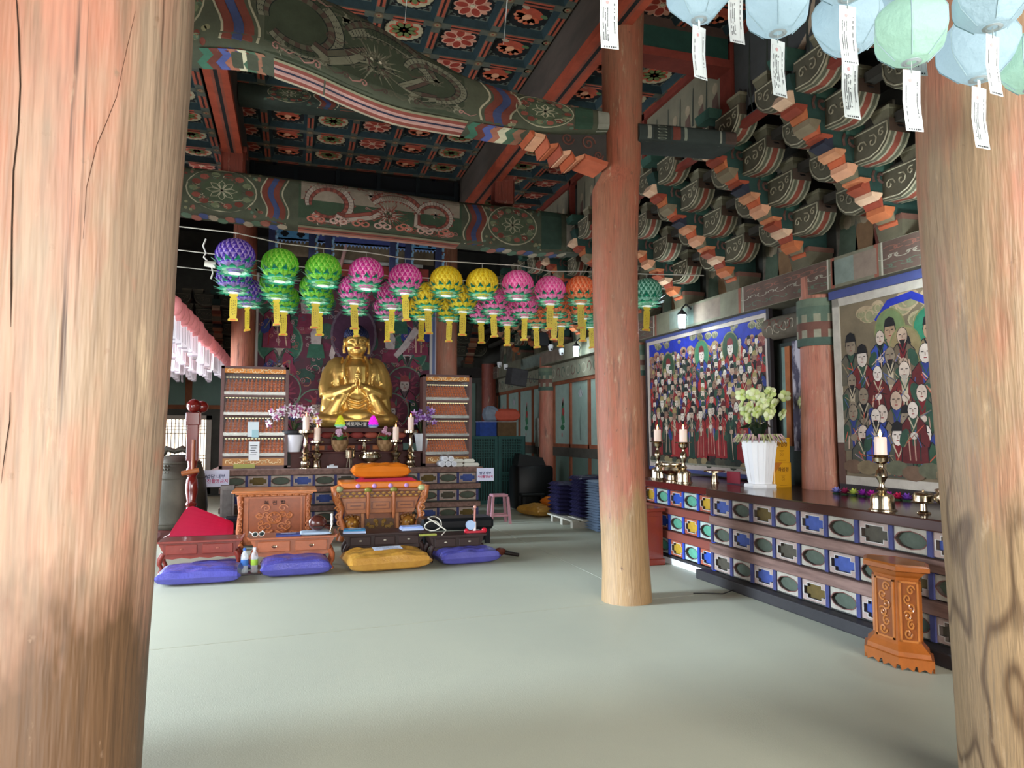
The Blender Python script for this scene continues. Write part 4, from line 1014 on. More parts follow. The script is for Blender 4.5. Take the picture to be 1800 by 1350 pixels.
for k in range(9):
    t0 = PI * .55 + .2 * k; a.line([(cx + .1 * math.cos(t0 + .3), cy_ + .1 * math.sin(t0 + .3)), (cx + .22 * math.cos(t0 + .12), cy_ + .22 * math.sin(t0 + .12)), (cx + .31 * math.cos(t0), cy_ + .31 * math.sin(t0))], [.015, .035, .045], ('#3a4280', '#3f6d55')[k % 2])
a.up()
for i in range(18): a.lay += 1; a.ell(.2 + (W - .3) * i / 17, .16 + r.uniform(-.03, .05), .13, .07, r.choice(('#7a6a50', '#8a7350', '#5c5c48', '#6a5240')), 9)
a.build('painted_figures', P, 'paint', t)
# --- painting behind the golden statue
t = thing('altar_painting', 'large dark magenta and green guardian painting behind the golden statue', 'painting')
ya = 13.45; xa0, xa1, za0, za1 = -.62, 2.47, 1.3, 4.35
m = MB(); m.bb(xa0, xa1, ya, ya + .04, za0, za1); m.build('canvas', mat('canvas_magenta', '#5c2a3c', rough=.85, var=.6, vscale=4, var_col='#2f3a38'), t)
for x0, x1, c in ((xa0 - .17, xa0 - .06, '#8d9dc0'), (xa0 - .06, xa0, '#b5b0ae'), (xa1, xa1 + .05, '#b5b0ae'), (xa1 + .05, xa1 + .1, '#5d6a8c'), (xa1 + .1, xa1 + .24, '#bdb9c4')):
    m = MB(); m.set(c); m.bb(x0, x1, ya - .02, ya + .04, za0, za1); m.build('frame_strip', 'paint_clean', t)
a = Art(.0001); a.lay = 1; r = random.Random(21)
Pm = lambda u, v, h: (u, ya - h, v)
for k in range(60): a.ell(r.uniform(xa0 + .1, xa1 - .1), r.uniform(za0 + .1, za1 - .1), r.uniform(.08, .2), r.uniform(.07, .16), r.choice(('#6d2b44', '#7a3048', '#2f4a42', '#3a5a4c', '#57304a', '#2c2f3c', '#8a3f50', '#2f5a48')), 12, a.lay + k // 12)
a.up(6)
for k in range(70): 
    x, y = r.uniform(xa0 + .15, xa1 - .15), r.uniform(za0 + .1, za1 - .1); a.ring(x, y, r.uniform(.03, .09), .012, r.choice(('#b5848a', '#a5705c', '#9a8f8c', '#4a6a5c', '#7d4a5a')), 10, a0=r.uniform(0, 6), a1=r.uniform(8, 12))
a.up()
def swirl(x, y, rr, c, w_=.014): a.line(spiral((x, y), rr, 1.3, 12, r.uniform(0, 6), r.choice((-1, 1)), 'uv'), w_, c)
def guardian(x, y, w, hl, pale):
    a.ell(x, y + .05, w * 3.1, w * 3.1, '#5d7a68', 20); a.up(); a.ell(x, y + .05, w * 2.9, w * 2.9, hl, 20); a.up()
    for k in range(14): an = 2 * PI * k / 14; a.line([(x + w * 1.2 * math.cos(an), y + .05 + w * 1.2 * math.sin(an)), (x + w * 2.3 * math.cos(an + .25), y + .05 + w * 2.3 * math.sin(an + .25))], [.05, .01], ('#7a3048', '#8a3f50', '#3f5f50')[k % 3])
    a.up(); figure(a, x, y - w * .6, w * .8, '#7a3048', r, w * 6, skin=pale, hat='#8a3f44', beard=r.random() < .5, inner='#5c4a50')
    a.up()
    for k in range(10): swirl(x + r.uniform(-2.6, 2.6) * w, y - w * r.uniform(1.5, 5.5), w * .35, r.choice(('#b5848a', '#a5705c', '#4a6a5c', '#c4a0a0')), .011)
    a.up()
for x, y, w in ((-.25, 3.05, .13), (2.05, 2.95, .12), (-.2, 2.2, .11), (2.0, 2.35, .11), (-.3, 3.8, .12), (2.2, 3.75, .12), (.4, 1.9, .11), (1.75, 1.85, .11)): guardian(x, y, w, '#33604e' if y > 2.7 else '#5c2a3c', '#b5a8a4')
for x, y in ((.38, 3.3), (1.72, 3.25), (.2, 3.85), (1.9, 3.8), (.55, 2.45)):
    a.poly([(x - .05, y + .1), (x + .05, y + .1), (x + .1, y), (x + .08, y - .22), (x - .08, y - .22), (x - .1, y)], '#b9aaa8'); a.ell(x, y + .17, .06, .08, '#bfb0ae', 12, a.lay + 1); a.ell(x, y + .26, .03, .035, '#3a2c34', 8, a.lay + 1); a.rect(x - .03, y + .17, x - .008, y + .178, '#3a2c34', a.lay + 2); a.rect(x + .008, y + .17, x + .03, y + .178, '#3a2c34', a.lay + 2)
    a.poly([(x - .12, y - .2), (x + .12, y - .2), (x + .16, y - .45), (x - .16, y - .45)], r.choice(('#7a3048', '#33604e', '#57304a')), a.lay + 1)
    for k in range(5): swirl(x + r.uniform(-.15, .15), y - r.uniform(.2, .5), .04, '#b5848a', .01)
    a.up(3)
for pts in ([(.78, 3.42), (.72, 3.1), (.66, 2.9), (.7, 2.75)], [(2.22, 3.45), (1.98, 3.1), (1.82, 2.92)]): a.line(pts, [.13, .12, .09, .03][:len(pts)], '#b9aaa8')
for sx in (.62, 1.5): a.line([(sx, 3.9), (sx + .14 * (1 if sx < 1 else -1), 3.3), (sx + .22 * (1 if sx < 1 else -1), 2.95)], .05, '#3c3347'); 
a.up(); a.ell(1.05, 3.3, .42, .55, '#6a5a68', 20); a.up(); a.ell(1.05, 3.3, .38, .5, '#4d2c44', 20); a.up()
for k in range(160): swirl(r.uniform(xa0 + .08, xa1 - .08), r.uniform(za0 + .05, za1 - .05), r.uniform(.025, .06), r.choice(('#a5707c', '#8f5a52', '#4a6a5c', '#8d7f80', '#3a4a58', '#7a3f54')), .009)
a.up()
a.build('painted_guardians', Pm, 'paint', t)

# ================================================================ ALTARS
def shape(kind, w, h, n=24):
    """outline inside a panel of half sizes w, h as n points"""
    if kind == 'lens':
        out = []
        for i in range(n):
            t = 2 * PI * i / n; c, s_ = math.cos(t), math.sin(t)
            k = 1.0 + (.10 if i % (n // 2) == 0 else 0) + (.12 if i % (n // 2) == n // 4 else 0)
            out.append((w * .84 * k * (abs(c) ** .75) * (1 if c > 0 else -1), h * .66 * k * (abs(s_) ** .85) * (1 if s_ > 0 else -1)))
        return out
    P = [(1, 0), (1, .4), (.66, .4), (.66, .72), (0, .72)]
    q = [(x, y) for x, y in P] + [(-x, y) for x, y in P[-2::-1]] + [(-x, -y) for x, y in P[1:]] + [(x, -y) for x, y in P[-2:0:-1]]
    return [(x * w * .84, y * h) for x, y in q]
def panel_mesh(kind, w, h, face, inner, line):
    """face plate with a real opening and a recessed board behind it (local x = right, z = up, -y = out)"""
    m = MB(); S = shape(kind, w, h); n = len(S)
    O = []
    for (x, z) in S:
        k = min(w / max(abs(x), 1e-6), h / max(abs(z), 1e-6)); O.append((x * k, z * k))
    # make sure the four corners are hit
    for cx, cz in ((w, h), (-w, h), (-w, -h), (w, -h)):
        i = min(range(n), key=lambda i: (O[i][0] - cx) ** 2 + (O[i][1] - cz) ** 2); O[i] = (cx, cz)
    S2 = [(x * 1.09, z * 1.11) for x, z in S]
    V = [(x, 0, z) for x, z in O] + [(x, -.002, z) for x, z in S2] + [(x, -.002, z) for x, z in S] + [(x, .028, z) for x, z in S]
    m.add(V, [(i, (i + 1) % n, n + (i + 1) % n, n + i) for i in range(n)], face)
    m.add(V, [(n + i, n + (i + 1) % n, 2 * n + (i + 1) % n, 2 * n + i) for i in range(n)], line)
    m.add(V, [(2 * n + i, 2 * n + (i + 1) % n, 3 * n + (i + 1) % n, 3 * n + i) for i in range(n)], '#4a3f38')
    m.add([(x, .028, z) for x, z in S], [list(range(n))], inner)
    me = m.mesh('inset_panel', fix=False); me.materials.append(MATS['paint']); return me
OLD = dict(cross=[('#a08a80', '#3f4f8c'), ('#a08a80', '#5c4a20'), ('#a08a80', '#3f4f8c'), ('#a08a80', '#4a4438')], lens=('#a39a8c', '#4b5346'))
NEW = dict(cross=[('#a5553c', '#2a50b0'), ('#a5553c', '#c09a2c')], lens=('#b0bdb4', '#5fa58a'))
PM = {}
for k, (f_, i_) in enumerate(OLD['cross']): PM['o%d' % k] = panel_mesh('cross', .145, .082, f_, i_, '#b8b0a8')
PM['ol'] = panel_mesh('lens', .145, .082, *OLD['lens'], '#6a3f38')
for k, (f_, i_) in enumerate(NEW['cross']): PM['n%d' % k] = panel_mesh('cross', .145, .082, f_, i_, '#d0ccc6')
PM['nl'] = panel_mesh('lens', .145, .082, *NEW['lens'], '#5c2f34')
def altar_rows(par, p0, d, L, zrows, new=False, start=0, rz=0, pw=.335):
    """rows of inset panels with blue dividers, from p0 along direction d"""
    n = int(round(L / pw)); pw = L / n
    for j, z in enumerate(zrows):
        for i in range(n):
            k = i + j + start
            key = ('nl' if new else 'ol') if k % 2 else (('n%d' % ((k // 2) % 2)) if new else ('o%d' % ((k // 2 + j) % 4)))
            c = p0 + d * (pw * (i + .5)); o = bpy.data.objects.new('inset_panel', PM[key]); COLL.objects.link(o); o.parent = par
            o.location = (c.x, c.y, z); o.rotation_euler = (0, 0, rz); o.scale = ((pw - .035) / .29, 1, 1)
            m = None
        for i in range(n + 1):
            c = p0 + d * (pw * i); o = bpy.data.objects.new('divider', DIV[new]); COLL.objects.link(o); o.parent = par; o.location = (c.x, c.y, z); o.rotation_euler = (0, 0, rz)
DIV = {}
for k, c in ((False, '#3a3c68'), (True, '#2a44a8')):
    m = MB(); m.set(c); m.box((0, .01, 0), (.04, .05, .175)); DIV[k] = m.mesh('divider'); DIV[k].materials.append(MATS['paint'])
mat('rail_wood', '#7d6157', rough=.75, var=.75, vscale=16, stretch=(1, .12, 1), var_col='#4a342e', contrast=.4, bump=.2)
mat('rail_red', '#7d4034', rough=.6, var=.3, vscale=5, stretch=(1, .2, 1))
mat('top_wood', '#3f2620', rough=.22, var=.5, vscale=4, stretch=(1, .15, 1), coat=.4)
mat('sill_black', '#2b2829', rough=.6, var=.4, vscale=6, bump=.1)
def right_altar(y0, y1, xf, new, lab):
    t = thing('side_altar', lab, 'altar')
    m = MB(); m.bb(xf + .04, 5.28, y0, y1, .0, .84); m.build('core', 'wall_dark', t)
    for z0, z1 in ((.57, .655), (.29, .38)):
        m = MB(); m.bb(xf - .045, xf + .05, y0, y1, z0, z1); m.build('rail', 'rail_red' if new else 'rail_wood', t, bevel=.008)
    altar_rows(t, Vector((xf, y1, 0)), Vector((0, -1, 0)), y1 - y0, (.752, .475, .195), new, 1 if new else 0, -PI / 2)
    if new:
        m = MB(); m.bb(xf - .01, xf + .06, y0, y1, .07, .1); m.build('sill', 'sill_black', t); m = MB(); m.bb(xf + .0, xf + .06, y0, y1, 0, .07); m.build('base_board', 'white_plastic', t)
    return t
ra = right_altar(2.2, 6.47, 4.12, False, 'long old side altar with faded inset panels below the paintings')
m = MB(); m.bb(4.0, 4.14, 2.2, 6.62, 0, .098); m.build('sill_beam', 'sill_black', ra, bevel=.012)
m = MB(); m.bb(4.06, 5.26, 2.2, 6.5, .842, .925); m.build('top_board', 'top_wood', ra, bevel=.01)
rn = right_altar(6.48, 8.35, 4.16, True, 'bright repainted end section of the side altar beyond the middle pillar')
m = MB(); m.bb(4.1, 5.26, 6.505, 8.4, .85, .925); m.build('top_board', mat('top_red', '#5c1d1a', rough=.25, var=.3, vscale=4, coat=.4), rn, bevel=.01)
m = MB(); m.set('#2a44a8'); m.bb(4.12, 4.17, 6.44, 6.5, .1, .85); m.build('blue_post', 'paint', rn)
# back altar below the golden statue
t = thing('main_altar', 'main altar with three tiers of inset panels under the golden statue', 'altar')
YA = 11.95
m = MB(); m.bb(-1.0, 3.03, YA + .05, 13.3, 0, .83); m.build('core', 'wall_dark', t)
for z0, z1 in ((.555, .64), (.25, .335)):
    m = MB(); m.bb(-1.06, 3.08, YA - .05, YA + .06, z0, z1); m.build('rail', 'rail_wood', t, bevel=.008)
altar_rows(t, Vector((-1.0, YA, 0)), Vector((1, 0, 0)), 4.03, (.735, .447, .15), False, 1, 0)
m = MB(); m.bb(-1.02, 3.05, YA - .02, YA + .06, 0, .06); m.build('sill_beam', 'sill_black', t)
m = MB(); m.bb(-1.2, 1.0, YA - .07, 13.3, .83, .92); m.build('top_board', 'rail_wood', t, bevel=.01); m = MB(); m.bb(1.01, 3.12, YA - .07, 13.3, .83, .92); m.build('top_board', 'rail_wood', t, bevel=.01)
# shelf and lotus pedestal carrying the statue
t = thing('altar_shelf', 'dark red raised shelf on the main altar behind the brass vessels', 'shelf')
m = MB(); m.set('#5a2a22'); m.bb(-.02, 2.12, 12.32, 13.25, .92, 1.15); m.build('body', 'dark_wood', t); m = MB(); m.bb(-.04, 2.14, 12.28, 13.28, 1.15, 1.18); m.build('top', 'dark_wood', t, bevel=.006)
t = thing('statue_pedestal', 'dark carved pedestal with red lotus petals under the golden statue', 'pedestal')
m = MB(); m.bb(.28, 1.84, 12.5, 13.35, 1.18, 1.3); m.bb(.4, 1.72, 12.58, 13.25, 1.3, 1.42); m.bb(.22, 1.92, 12.34, 13.4, 1.5, 1.58); m.build('body', 'dark_wood', t, bevel=.008)
m = MB(); m.set('#9c3a34')
for k in range(7): m.ell((.34 + .24 * k, 12.52, 1.46), (.12, .05, .07), 10, 6)
for k in range(7): 
    if k < 7: pass
for k in range(7):
    q = MB(); q.set('#8f3a34' if k % 2 else '#a5503f'); q.ell((.34 + .24 * k, 12.5, 1.455), (.125, .05, .06), 10, 6); q.build('lotus_petal', 'paint', t, smooth=60)
for k in range(6):
    q = MB(); q.set('#7a2c2a' if k % 2 else '#b06a3f'); q.box((.42 + .25 * k, 12.5, 1.24), (.2, .02, .07)); q.build('carved_tile', 'paint', t)
# ================================================================ THE GOLDEN STATUE
st = thing('golden_statue', 'golden seated statue with blue-black curled hair and joined hands', 'statue', (1.06, 12.93, 1.58))
st.scale = (.97, .97, .97)
m = MB()
m.ell((0, -.06, .13), (.62, .36, .13), 24, 12)
for s in (-1, 1):
    m.ell((s * .46, -.1, .15), (.31, .3, .155), 20, 12)
    m.tube([(s * .62, -.18, .14), (s * .3, -.36, .12), (-s * .12, -.38, .1)], [.13, .12, .08], 14)
    m.ell((s * .32, .02, 1.1), (.19, .17, .19), 16, 10); m.ell((s * .3, -.09, .88), (.15, .15, .32), 14, 10); m.ell((s * .34, -.12, .5), (.16, .16, .26), 14, 10)
    m.tube([(s * .36, .02, 1.14), (s * .46, .0, .95), (s * .5, -.06, .72), (s * .49, -.12, .56)], [.15, .155, .165, .16], 16)
    m.tube([(s * .5, -.1, .58), (s * .36, -.24, .6), (s * .18, -.34, .68), (s * .09, -.37, .73)], [.15, .13, .095, .06], 14)
    m.tube([(s * .2, -.33, .66), (s * .3, -.32, .5), (s * .38, -.26, .32), (s * .46, -.2, .22)], [.06, .1, .14, .16], 14, flat=(1, 1))
    m.tube([(s * .46, -.12, .5), (s * .48, -.14, .36), (s * .5, -.12, .24)], [.15, .15, .14], 14)
    # collar edges and folds
    m.tube([(s * .15, -.08, 1.3), (s * .23, -.2, 1.12), (s * .22, -.265, .92), (s * .16, -.3, .74)], [.03, .032, .03, .026], 8)
    m.tube([(s * .25, -.06, 1.28), (s * .32, -.17, 1.08), (s * .31, -.23, .88), (s * .3, -.3, .72)], .02, 8)
    m.tube([(s * .36, -.04, 1.22), (s * .42, -.13, 1.0), (s * .43, -.2, .8)], .016, 8)
    for k in range(4): m.tube([(s * (.12 + .05 * k), -.39 + .02 * k, .68 - .03 * k), (s * (.22 + .06 * k), -.4 + .03 * k, .46 - .03 * k), (s * (.36 + .06 * k), -.36 + .03 * k, .27)], .014, 6)
    for k in range(3): m.tube([(s * (.55 - .1 * k), -.42 + .015 * k, .06 + .06 * k), (s * (.72 - .1 * k), -.3, .1 + .06 * k), (s * (.74 - .08 * k), -.12, .2 + .04 * k)], .012, 6)
m.tube([(0, .04, .1), (0, .02, .5), (0, .0, .85), (0, .02, 1.08), (0, .03, 1.22)], [.4, .33, .32, .31, .2], 22, flat=(1.1, .78))
m.ell((0, -.24, .42), (.27, .13, .3), 18, 12); m.ell((0, -.3, .2), (.34, .16, .16), 18, 10)
for k in range(4): m.tube([(-.24 + .02 * k, -.3, .6 - .06 * k), (-.13, -.375, .5 - .075 * k), (.02, -.395, .46 - .075 * k), (.15, -.375, .52 - .075 * k), (.25, -.3, .62 - .06 * k)], [.012, .02, .024, .02, .012], 8)
for k in range(5): m.tube([(-.1 + .05 * k, -.4, .24), (-.12 + .055 * k, -.44, .14), (-.16 + .07 * k, -.46, .05)], .013, 6)
m.tube([(-.2, -.29, .62), (0, -.325, .66), (.2, -.29, .62)], .024, 8)
remesh(m, 'body', .0125, 4, 'gold', st)
m = MB()
m.ell((0, 0, 1.57), (.2, .205, .245), 24, 16); m.ell((0, -.035, 1.42), (.165, .16, .135), 20, 12)
for s in (-1, 1):
    m.ell((s * .075, -.1, 1.455), (.105, .085, .105), 14, 10)
    m.tube([(s * .025, -.193, 1.585), (s * .075, -.195, 1.612), (s * .13, -.165, 1.6), (s * .165, -.115, 1.565)], [.006, .009, .009, .005], 8)
    m.ell((s * .08, -.163, 1.556), (.056, .034, .03), 12, 8); m.tube([(s * .03, -.193, 1.543), (s * .08, -.2, 1.535), (s * .13, -.172, 1.542)], .006, 6)
    m.ell((s * .03, -.198, 1.49), (.02, .02, .017), 8, 6)
    m.ell((s * .215, .0, 1.55), (.026, .07, .1), 12, 8); m.tube([(s * .22, -.02, 1.5), (s * .225, -.03, 1.42), (s * .215, -.03, 1.35)], [.03, .026, .03], 10)
m.tube([(0, -.195, 1.6), (0, -.212, 1.54), (0, -.232, 1.495)], [.014, .018, .026], 10)
m.ell((0, -.15, 1.375), (.065, .045, .05), 12, 8)
m.tube([(0, .03, 1.16), (0, .02, 1.3), (0, .01, 1.42)], [.19, .14, .15], 18)
for z in (1.27, 1.31): m.tube([(.14 * math.sin(t), .02 - .14 * math.cos(t), z) for t in [x * .3 - 1.5 for x in range(11)]], .012, 6)
remesh(m, 'head', .0065, 3, 'gold', st)
m = MB(); m.set('#a02a2a')
m.tube([(-.052, -.188, 1.438), (-.02, -.208, 1.445), (0, -.21, 1.44), (.02, -.208, 1.445), (.052, -.188, 1.438)], [.003, .008, .007, .008, .003], 8); m.tube([(-.04, -.19, 1.428), (0, -.206, 1.42), (.04, -.19, 1.428)], [.003, .009, .003], 8)
m.build('lips', 'paint_clean', st, smooth=60)
m = MB(); m.set('#5a2a2a'); m.ell((0, -.1, 1.81), (.06, .05, .03), 10, 6, '#8a2f34'); hair = '#20243f'
m.ell((0, .03, 1.665), (.212, .205, .165), 22, 12, hair); m.ell((0, .035, 1.8), (.125, .125, .085), 16, 8, hair)
for z in range(9):
    zz = 1.645 + .02 * z; rr = math.sqrt(max(0, 1 - ((zz - 1.665) / .165) ** 2)) * .21; n = int(2 * PI * rr / .042)
    for k in range(n):
        t = 2 * PI * (k + .5 * (z % 2)) / n
        if zz < 1.68 and math.sin(t) > 1: continue
        m.ell((rr * math.cos(t), .03 + rr * math.sin(t), zz + .02), .022, 6, 4, '#2a3054' if (k + z) % 3 else hair)
for z in range(4):
    zz = 1.82 + .018 * z; rr = .12 * math.cos(z * .38); n = int(2 * PI * rr / .042)
    for k in range(n): t = 2 * PI * (k + .5 * (z % 2)) / n; m.ell((rr * math.cos(t), .035 + rr * math.sin(t), zz), .02, 6, 4, hair)
m.build('hair', 'paint_gloss', st, smooth=60)
m = MB()
for s in (-1, 1):
    m.ell((s * .03, -.415, .78), (.028, .055, .1), 10, 8); m.tube([(s * .09, -.38, .72), (s * .04, -.41, .76)], .05, 10)
    m.tube([(s * .03, -.45, .74), (s * .035, -.47, .8), (s * .02, -.475, .86)], [.02, .018, .014], 8)
    for k in range(3): m.tube([(s * .045, -.41 - .0 * k, .86 + .036 * k), (s * .03, -.455, .875 + .037 * k), (-s * .01, -.468, .87 + .037 * k), (-s * .035, -.44, .86 + .036 * k)], [.018, .018, .017, .013], 8)
    m.tube([(s * .026, -.42, .86), (s * .022, -.43, .98), (s * .008, -.435, 1.08)], [.02, .018, .013], 8)
remesh(m, 'hands', .006, 1, 'gold', st)

# ================================================================ THINGS ON THE ALTARS
def candlestick(name, label, loc, h, ch, cr, group, style=0, s=1.0):
    t = thing(name, label, 'candlestick', loc, 0, group)
    if style == 0:
        P = [(.075, 0), (.075, .015), (.06, .03), (.05, .06), (.06, .12), (.055, .17), (.03, .2), (.05, .24), (.075, .27), (.04, .3), (.028, .36), (.045, .4), (.035, .46), (.02, .52), (.028, .6), (.022, .68), (.02, .8), (.03, .84), (.06, .88), (.085, .9), (.085, .96), (.055, .965)]
    elif style == 1:
        P = [(.07, 0), (.07, .02), (.055, .05), (.05, .2), (.06, .26), (.03, .3), (.05, .36), (.07, .46), (.08, .52), (.04, .57), (.025, .62), (.035, .7), (.022, .76), (.022, .84), (.06, .88), (.09, .9), (.09, .96), (.06, .965)]
    else:
        P = [(.135, 0), (.135, .012), (.115, .03), (.11, .1), (.112, .2), (.1, .27), (.045, .31), (.03, .34), (.055, .37), (.03, .4), (.022, .46), (.034, .52), (.06, .6), (.05, .7), (.03, .74), (.022, .78), (.03, .82), (.07, .86), (.08, .93), (.06, .95), (.13, .97), (.125, .985), (.05, .985)]
    k = 1.0 if style < 2 else .75
    m = MB(); m.lathe([(r * s * k * (1.25 if style < 2 else 1), z * h) for r, z in P], 20); m.build('stick', 'brass', t, smooth=40)
    m = MB(); m.lathe([(cr, h * .97), (cr, h + ch * .92), (cr * .9, h + ch), (cr * .5, h + ch * .97), (.003, h + ch * .95)], 16); c = m.build('candle', 'wax', t, smooth=40)
    m = MB(); m.lathe([(.003, h + ch * .96), (.012, h + ch + .015), (.008, h + ch + .035), (.001, h + ch + .06)], 8); m.build('flame', 'flame', c, smooth=60)
    return t
def bx(px, Y=12.08): return ony(px, 800, Y).x
CG = 'brass candlesticks on the main altar'
candlestick('candlestick', 'tall brass candlestick beside the white orchid pot', (bx(537), 12.1, .92), .64, .2, .05, CG, 0, 1.15)
candlestick('candlestick', 'shorter brass candlestick with candle, right of the tall one by the white orchid', (bx(557), 12.12, .92), .46, .2, .05, CG, 1, 1.0)
candlestick('candlestick', 'shorter brass candlestick with candle in front of the right flower basket', (bx(696), 12.12, .92), .47, .2, .05, CG, 1, 1.0)
candlestick('candlestick', 'tall brass candlestick beside the violet orchid pot', (bx(722), 12.1, .92), .64, .2, .05, CG, 0, 1.15)
RG = 'brass candlesticks on the side altar'
p = onz(1540, 903, .925); candlestick('candlestick', 'single large brass candlestick with lit candle in front of the faded painting', (4.2, 4.33, .925), .415, .125, .043, RG, 2)
candlestick('candlestick', 'brass candlestick with lit candle at the red painting, right of the incense bowls', (4.3, 7.33, .925), .47, .14, .045, RG, 2)
candlestick('candlestick', 'brass candlestick with lit candle at the end of the side altar by the middle pillar', (4.36, 8.05, .925), .47, .14, .045, RG, 2)
def censer(name, label, loc, R, H, kind, group, cat='incense burner'):
    t = thing(name, label, cat, loc, 0, group)
    m = MB()
    if kind == 'round':
        P = [(.55, 0), (.55, .05), (.4, .1), (.36, .32), (.45, .36), (.8, .45), (1.0, .62), (.95, .78), (.82, .84), (.92, .9), (.92, .96), (.8, .98), (.75, .8), (.3, .6)]
        m.lathe([(r * R, z * H) for r, z in P], 22); m.build('bowl', 'brass', t, smooth=40)
        for s in (-1, 1):
            q = MB(); q.tube([(s * R * (.98 + .16 * math.sin(a_)), 0, H * (.7 + .14 * math.cos(a_))) for a_ in [x * PI / 5 for x in range(11)]], R * .06, 6); q.build('ring_handle', 'brass', t, smooth=60)
    elif kind == 'lidded':
        P = [(.55, 0), (.5, .06), (.28, .12), (.25, .4), (.95, .44), (1.0, .47), (.8, .52), (.78, .6), (.8, .76), (.7, .82)]
        m.lathe([(r * R, z * H) for r, z in P], 20); m.build('cup', 'brass', t, smooth=40)
        q = MB(); q.lathe([(R * .74, H * .82), (R * .7, H * .86), (R * .3, H * .91), (R * .08, H * .93), (R * .1, H * .97), (.002, H)], 16); q.build('lid', 'brass', t, smooth=40)
    elif kind == 'stand':
        P = [(.42, 0), (.42, .06), (.36, .1), (.3, .5), (.22, .78), (.3, .84), (1.0, .9), (1.0, .97), (.96, 1.0), (.2, .96)]
        m.lathe([(r * R, z * H) for r, z in P], 24); m.build('dish', 'brass', t, smooth=40)
    elif kind == 'tripod':
        P = [(.3, .42), (.8, .46), (.82, .5), (.85, .75), (.9, .85), (.78, .9), (.7, .6)]
        m.lathe([(r * R, z * H) for r, z in P], 20); m.build('cup', 'brass', t, smooth=40)
        q = MB(); q.lathe([(R * .82, H * .86), (R * .75, H * .93), (R * .15, H * .95), (R * .08, H * .98), (.002, H)], 16); q.build('lid', 'brass', t, smooth=40)
        for k in range(3):
            an = k * 2 * PI / 3 - PI / 2; q = MB(); q.tube([(R * .3 * math.cos(an), R * .3 * math.sin(an), H * .45), (R * .55 * math.cos(an), R * .55 * math.sin(an), .0)], [R * .13, R * .1], 6); q.build('leg', 'brass', t)
    return t
BG = 'brass vessels on the main altar'
censer('incense_burner', 'small lidded brass incense burner on three legs on the main altar', (bx(615), 12.08, .92), .1, .34, 'tripod', BG)
censer('incense_burner', 'round brass incense bowl with ring handles on the main altar', (bx(651), 12.08, .92), .155, .26, 'round', BG)
censer('offering_stand', 'wide brass offering stand behind the incense burners', (bx(640, 12.34), 12.36, 1.18), .13, .2, 'stand', BG, 'offering dish')
RB = 'brass vessels on the side altar'
censer('incense_burner', 'lidded brass incense cup beside the large candlestick on the side altar', (4.3, 4.06, .925), .085, .17, 'lidded', RB)
censer('incense_burner', 'round brass incense bowl with ring handle close to the thick pillar', (4.32, 3.84, .925), .115, .19, 'round', RB)
censer('incense_burner', 'lidded brass incense cup at the red painting', (4.28, 7.8, .925), .1, .23, 'lidded', RB)
censer('incense_burner', 'wide brass incense bowl between the two candles at the red painting', (4.28, 7.55, .925), .16, .22, 'round', RB)
censer('offering_stand', 'low brass dish on a dark base at the red painting', (4.62, 7.2, .925), .12, .14, 'stand', RB, 'offering dish')
# orchids
def orchid(label, loc, cols, pot, spread, n, R, H, band=None, group='orchids on the main altar'):
    t = thing('potted_orchid', label, 'potted orchid', loc, 0, group); r = random.Random(n)
    m = MB(); m.lathe([(R * .62, 0), (R * .66, .02), (R * .95, H * .85), (R, H), (R * .9, H), (R * .85, H * .9)], 18, col=pot); m.build('pot', 'paint_clean', t, smooth=40)
    if band: q = MB(); q.lathe([(R * 1.02, H * .93), (R * 1.15, H * 1.0), (R * 1.12, H * 1.16), (R * .8, H * 1.2)], 18, col=band); q.build('ribbon', 'paint_clean', t, smooth=50)
    for k in range(7):
        an = k * .9; q = MB(); q.tube([(0, 0, H), (.1 * math.cos(an), .06 * math.sin(an), H + .16), (.2 * math.cos(an), .1 * math.sin(an), H + .14 + .05 * (k % 3))], [.02, .03, .004], 6, '#2f4a2c', flat=(1, .25)); q.build('leaf', 'paint_clean', t, smooth=60)
    for k in range(4):
        an = k * PI / 2 + .3; q = MB(); q.tube([(0, 0, H), (.05 * math.cos(an), .03 * math.sin(an), H + .22), (spread * .8 * math.cos(an), .1 * math.sin(an), H + .3)], .006, 5, '#5a6a3a'); q.build('stem', 'paint_clean', t)
    for k in range(n):
        x = r.uniform(-spread, spread); y = r.uniform(-.26, -.02); z = H + .36 + r.uniform(-.09, .1) - .14 * (abs(x) / spread) ** 2
        f = MB(); f.at((x, y, z), r.uniform(-.6, .6), r.uniform(-.3, .5), sc_=1.35)
        for j in range(5):
            an = PI / 2 + 2 * PI * j / 5; f.add([(0, -.012, 0), (.026 * math.cos(an - .5), -.006, .026 * math.sin(an - .5)), (.05 * math.cos(an), .004, .05 * math.sin(an)), (.026 * math.cos(an + .5), -.006, .026 * math.sin(an + .5))], [(0, 1, 2, 3)], cols[(j + k) % len(cols)])
        f.ell((0, -.016, -.004), .012, 6, 4, cols[-1]); f.build('blossom', 'petal_mat', t, fix=False)
    return t
mat('petal_mat', None, rough=.6, sss=.1)
orchid('white and pink orchid in a white pot with a black ribbon, left of the statue', (bx(515, 12.3), 12.36, 1.18), ['#efe9ee', '#e6dbe4', '#e9e2ea', '#d9bccd', '#a05080'], '#d9d9e2', .4, 44, .17, .3, '#14151a')
orchid('violet orchid in a white ribboned pot, in front of the right figurine cabinet', (bx(742, 12.3), 12.36, 1.18), ['#a584c2', '#c2a5d2', '#8a5fa8', '#6a3a7a'], '#d5d9df', .2, 26, .13, .3)
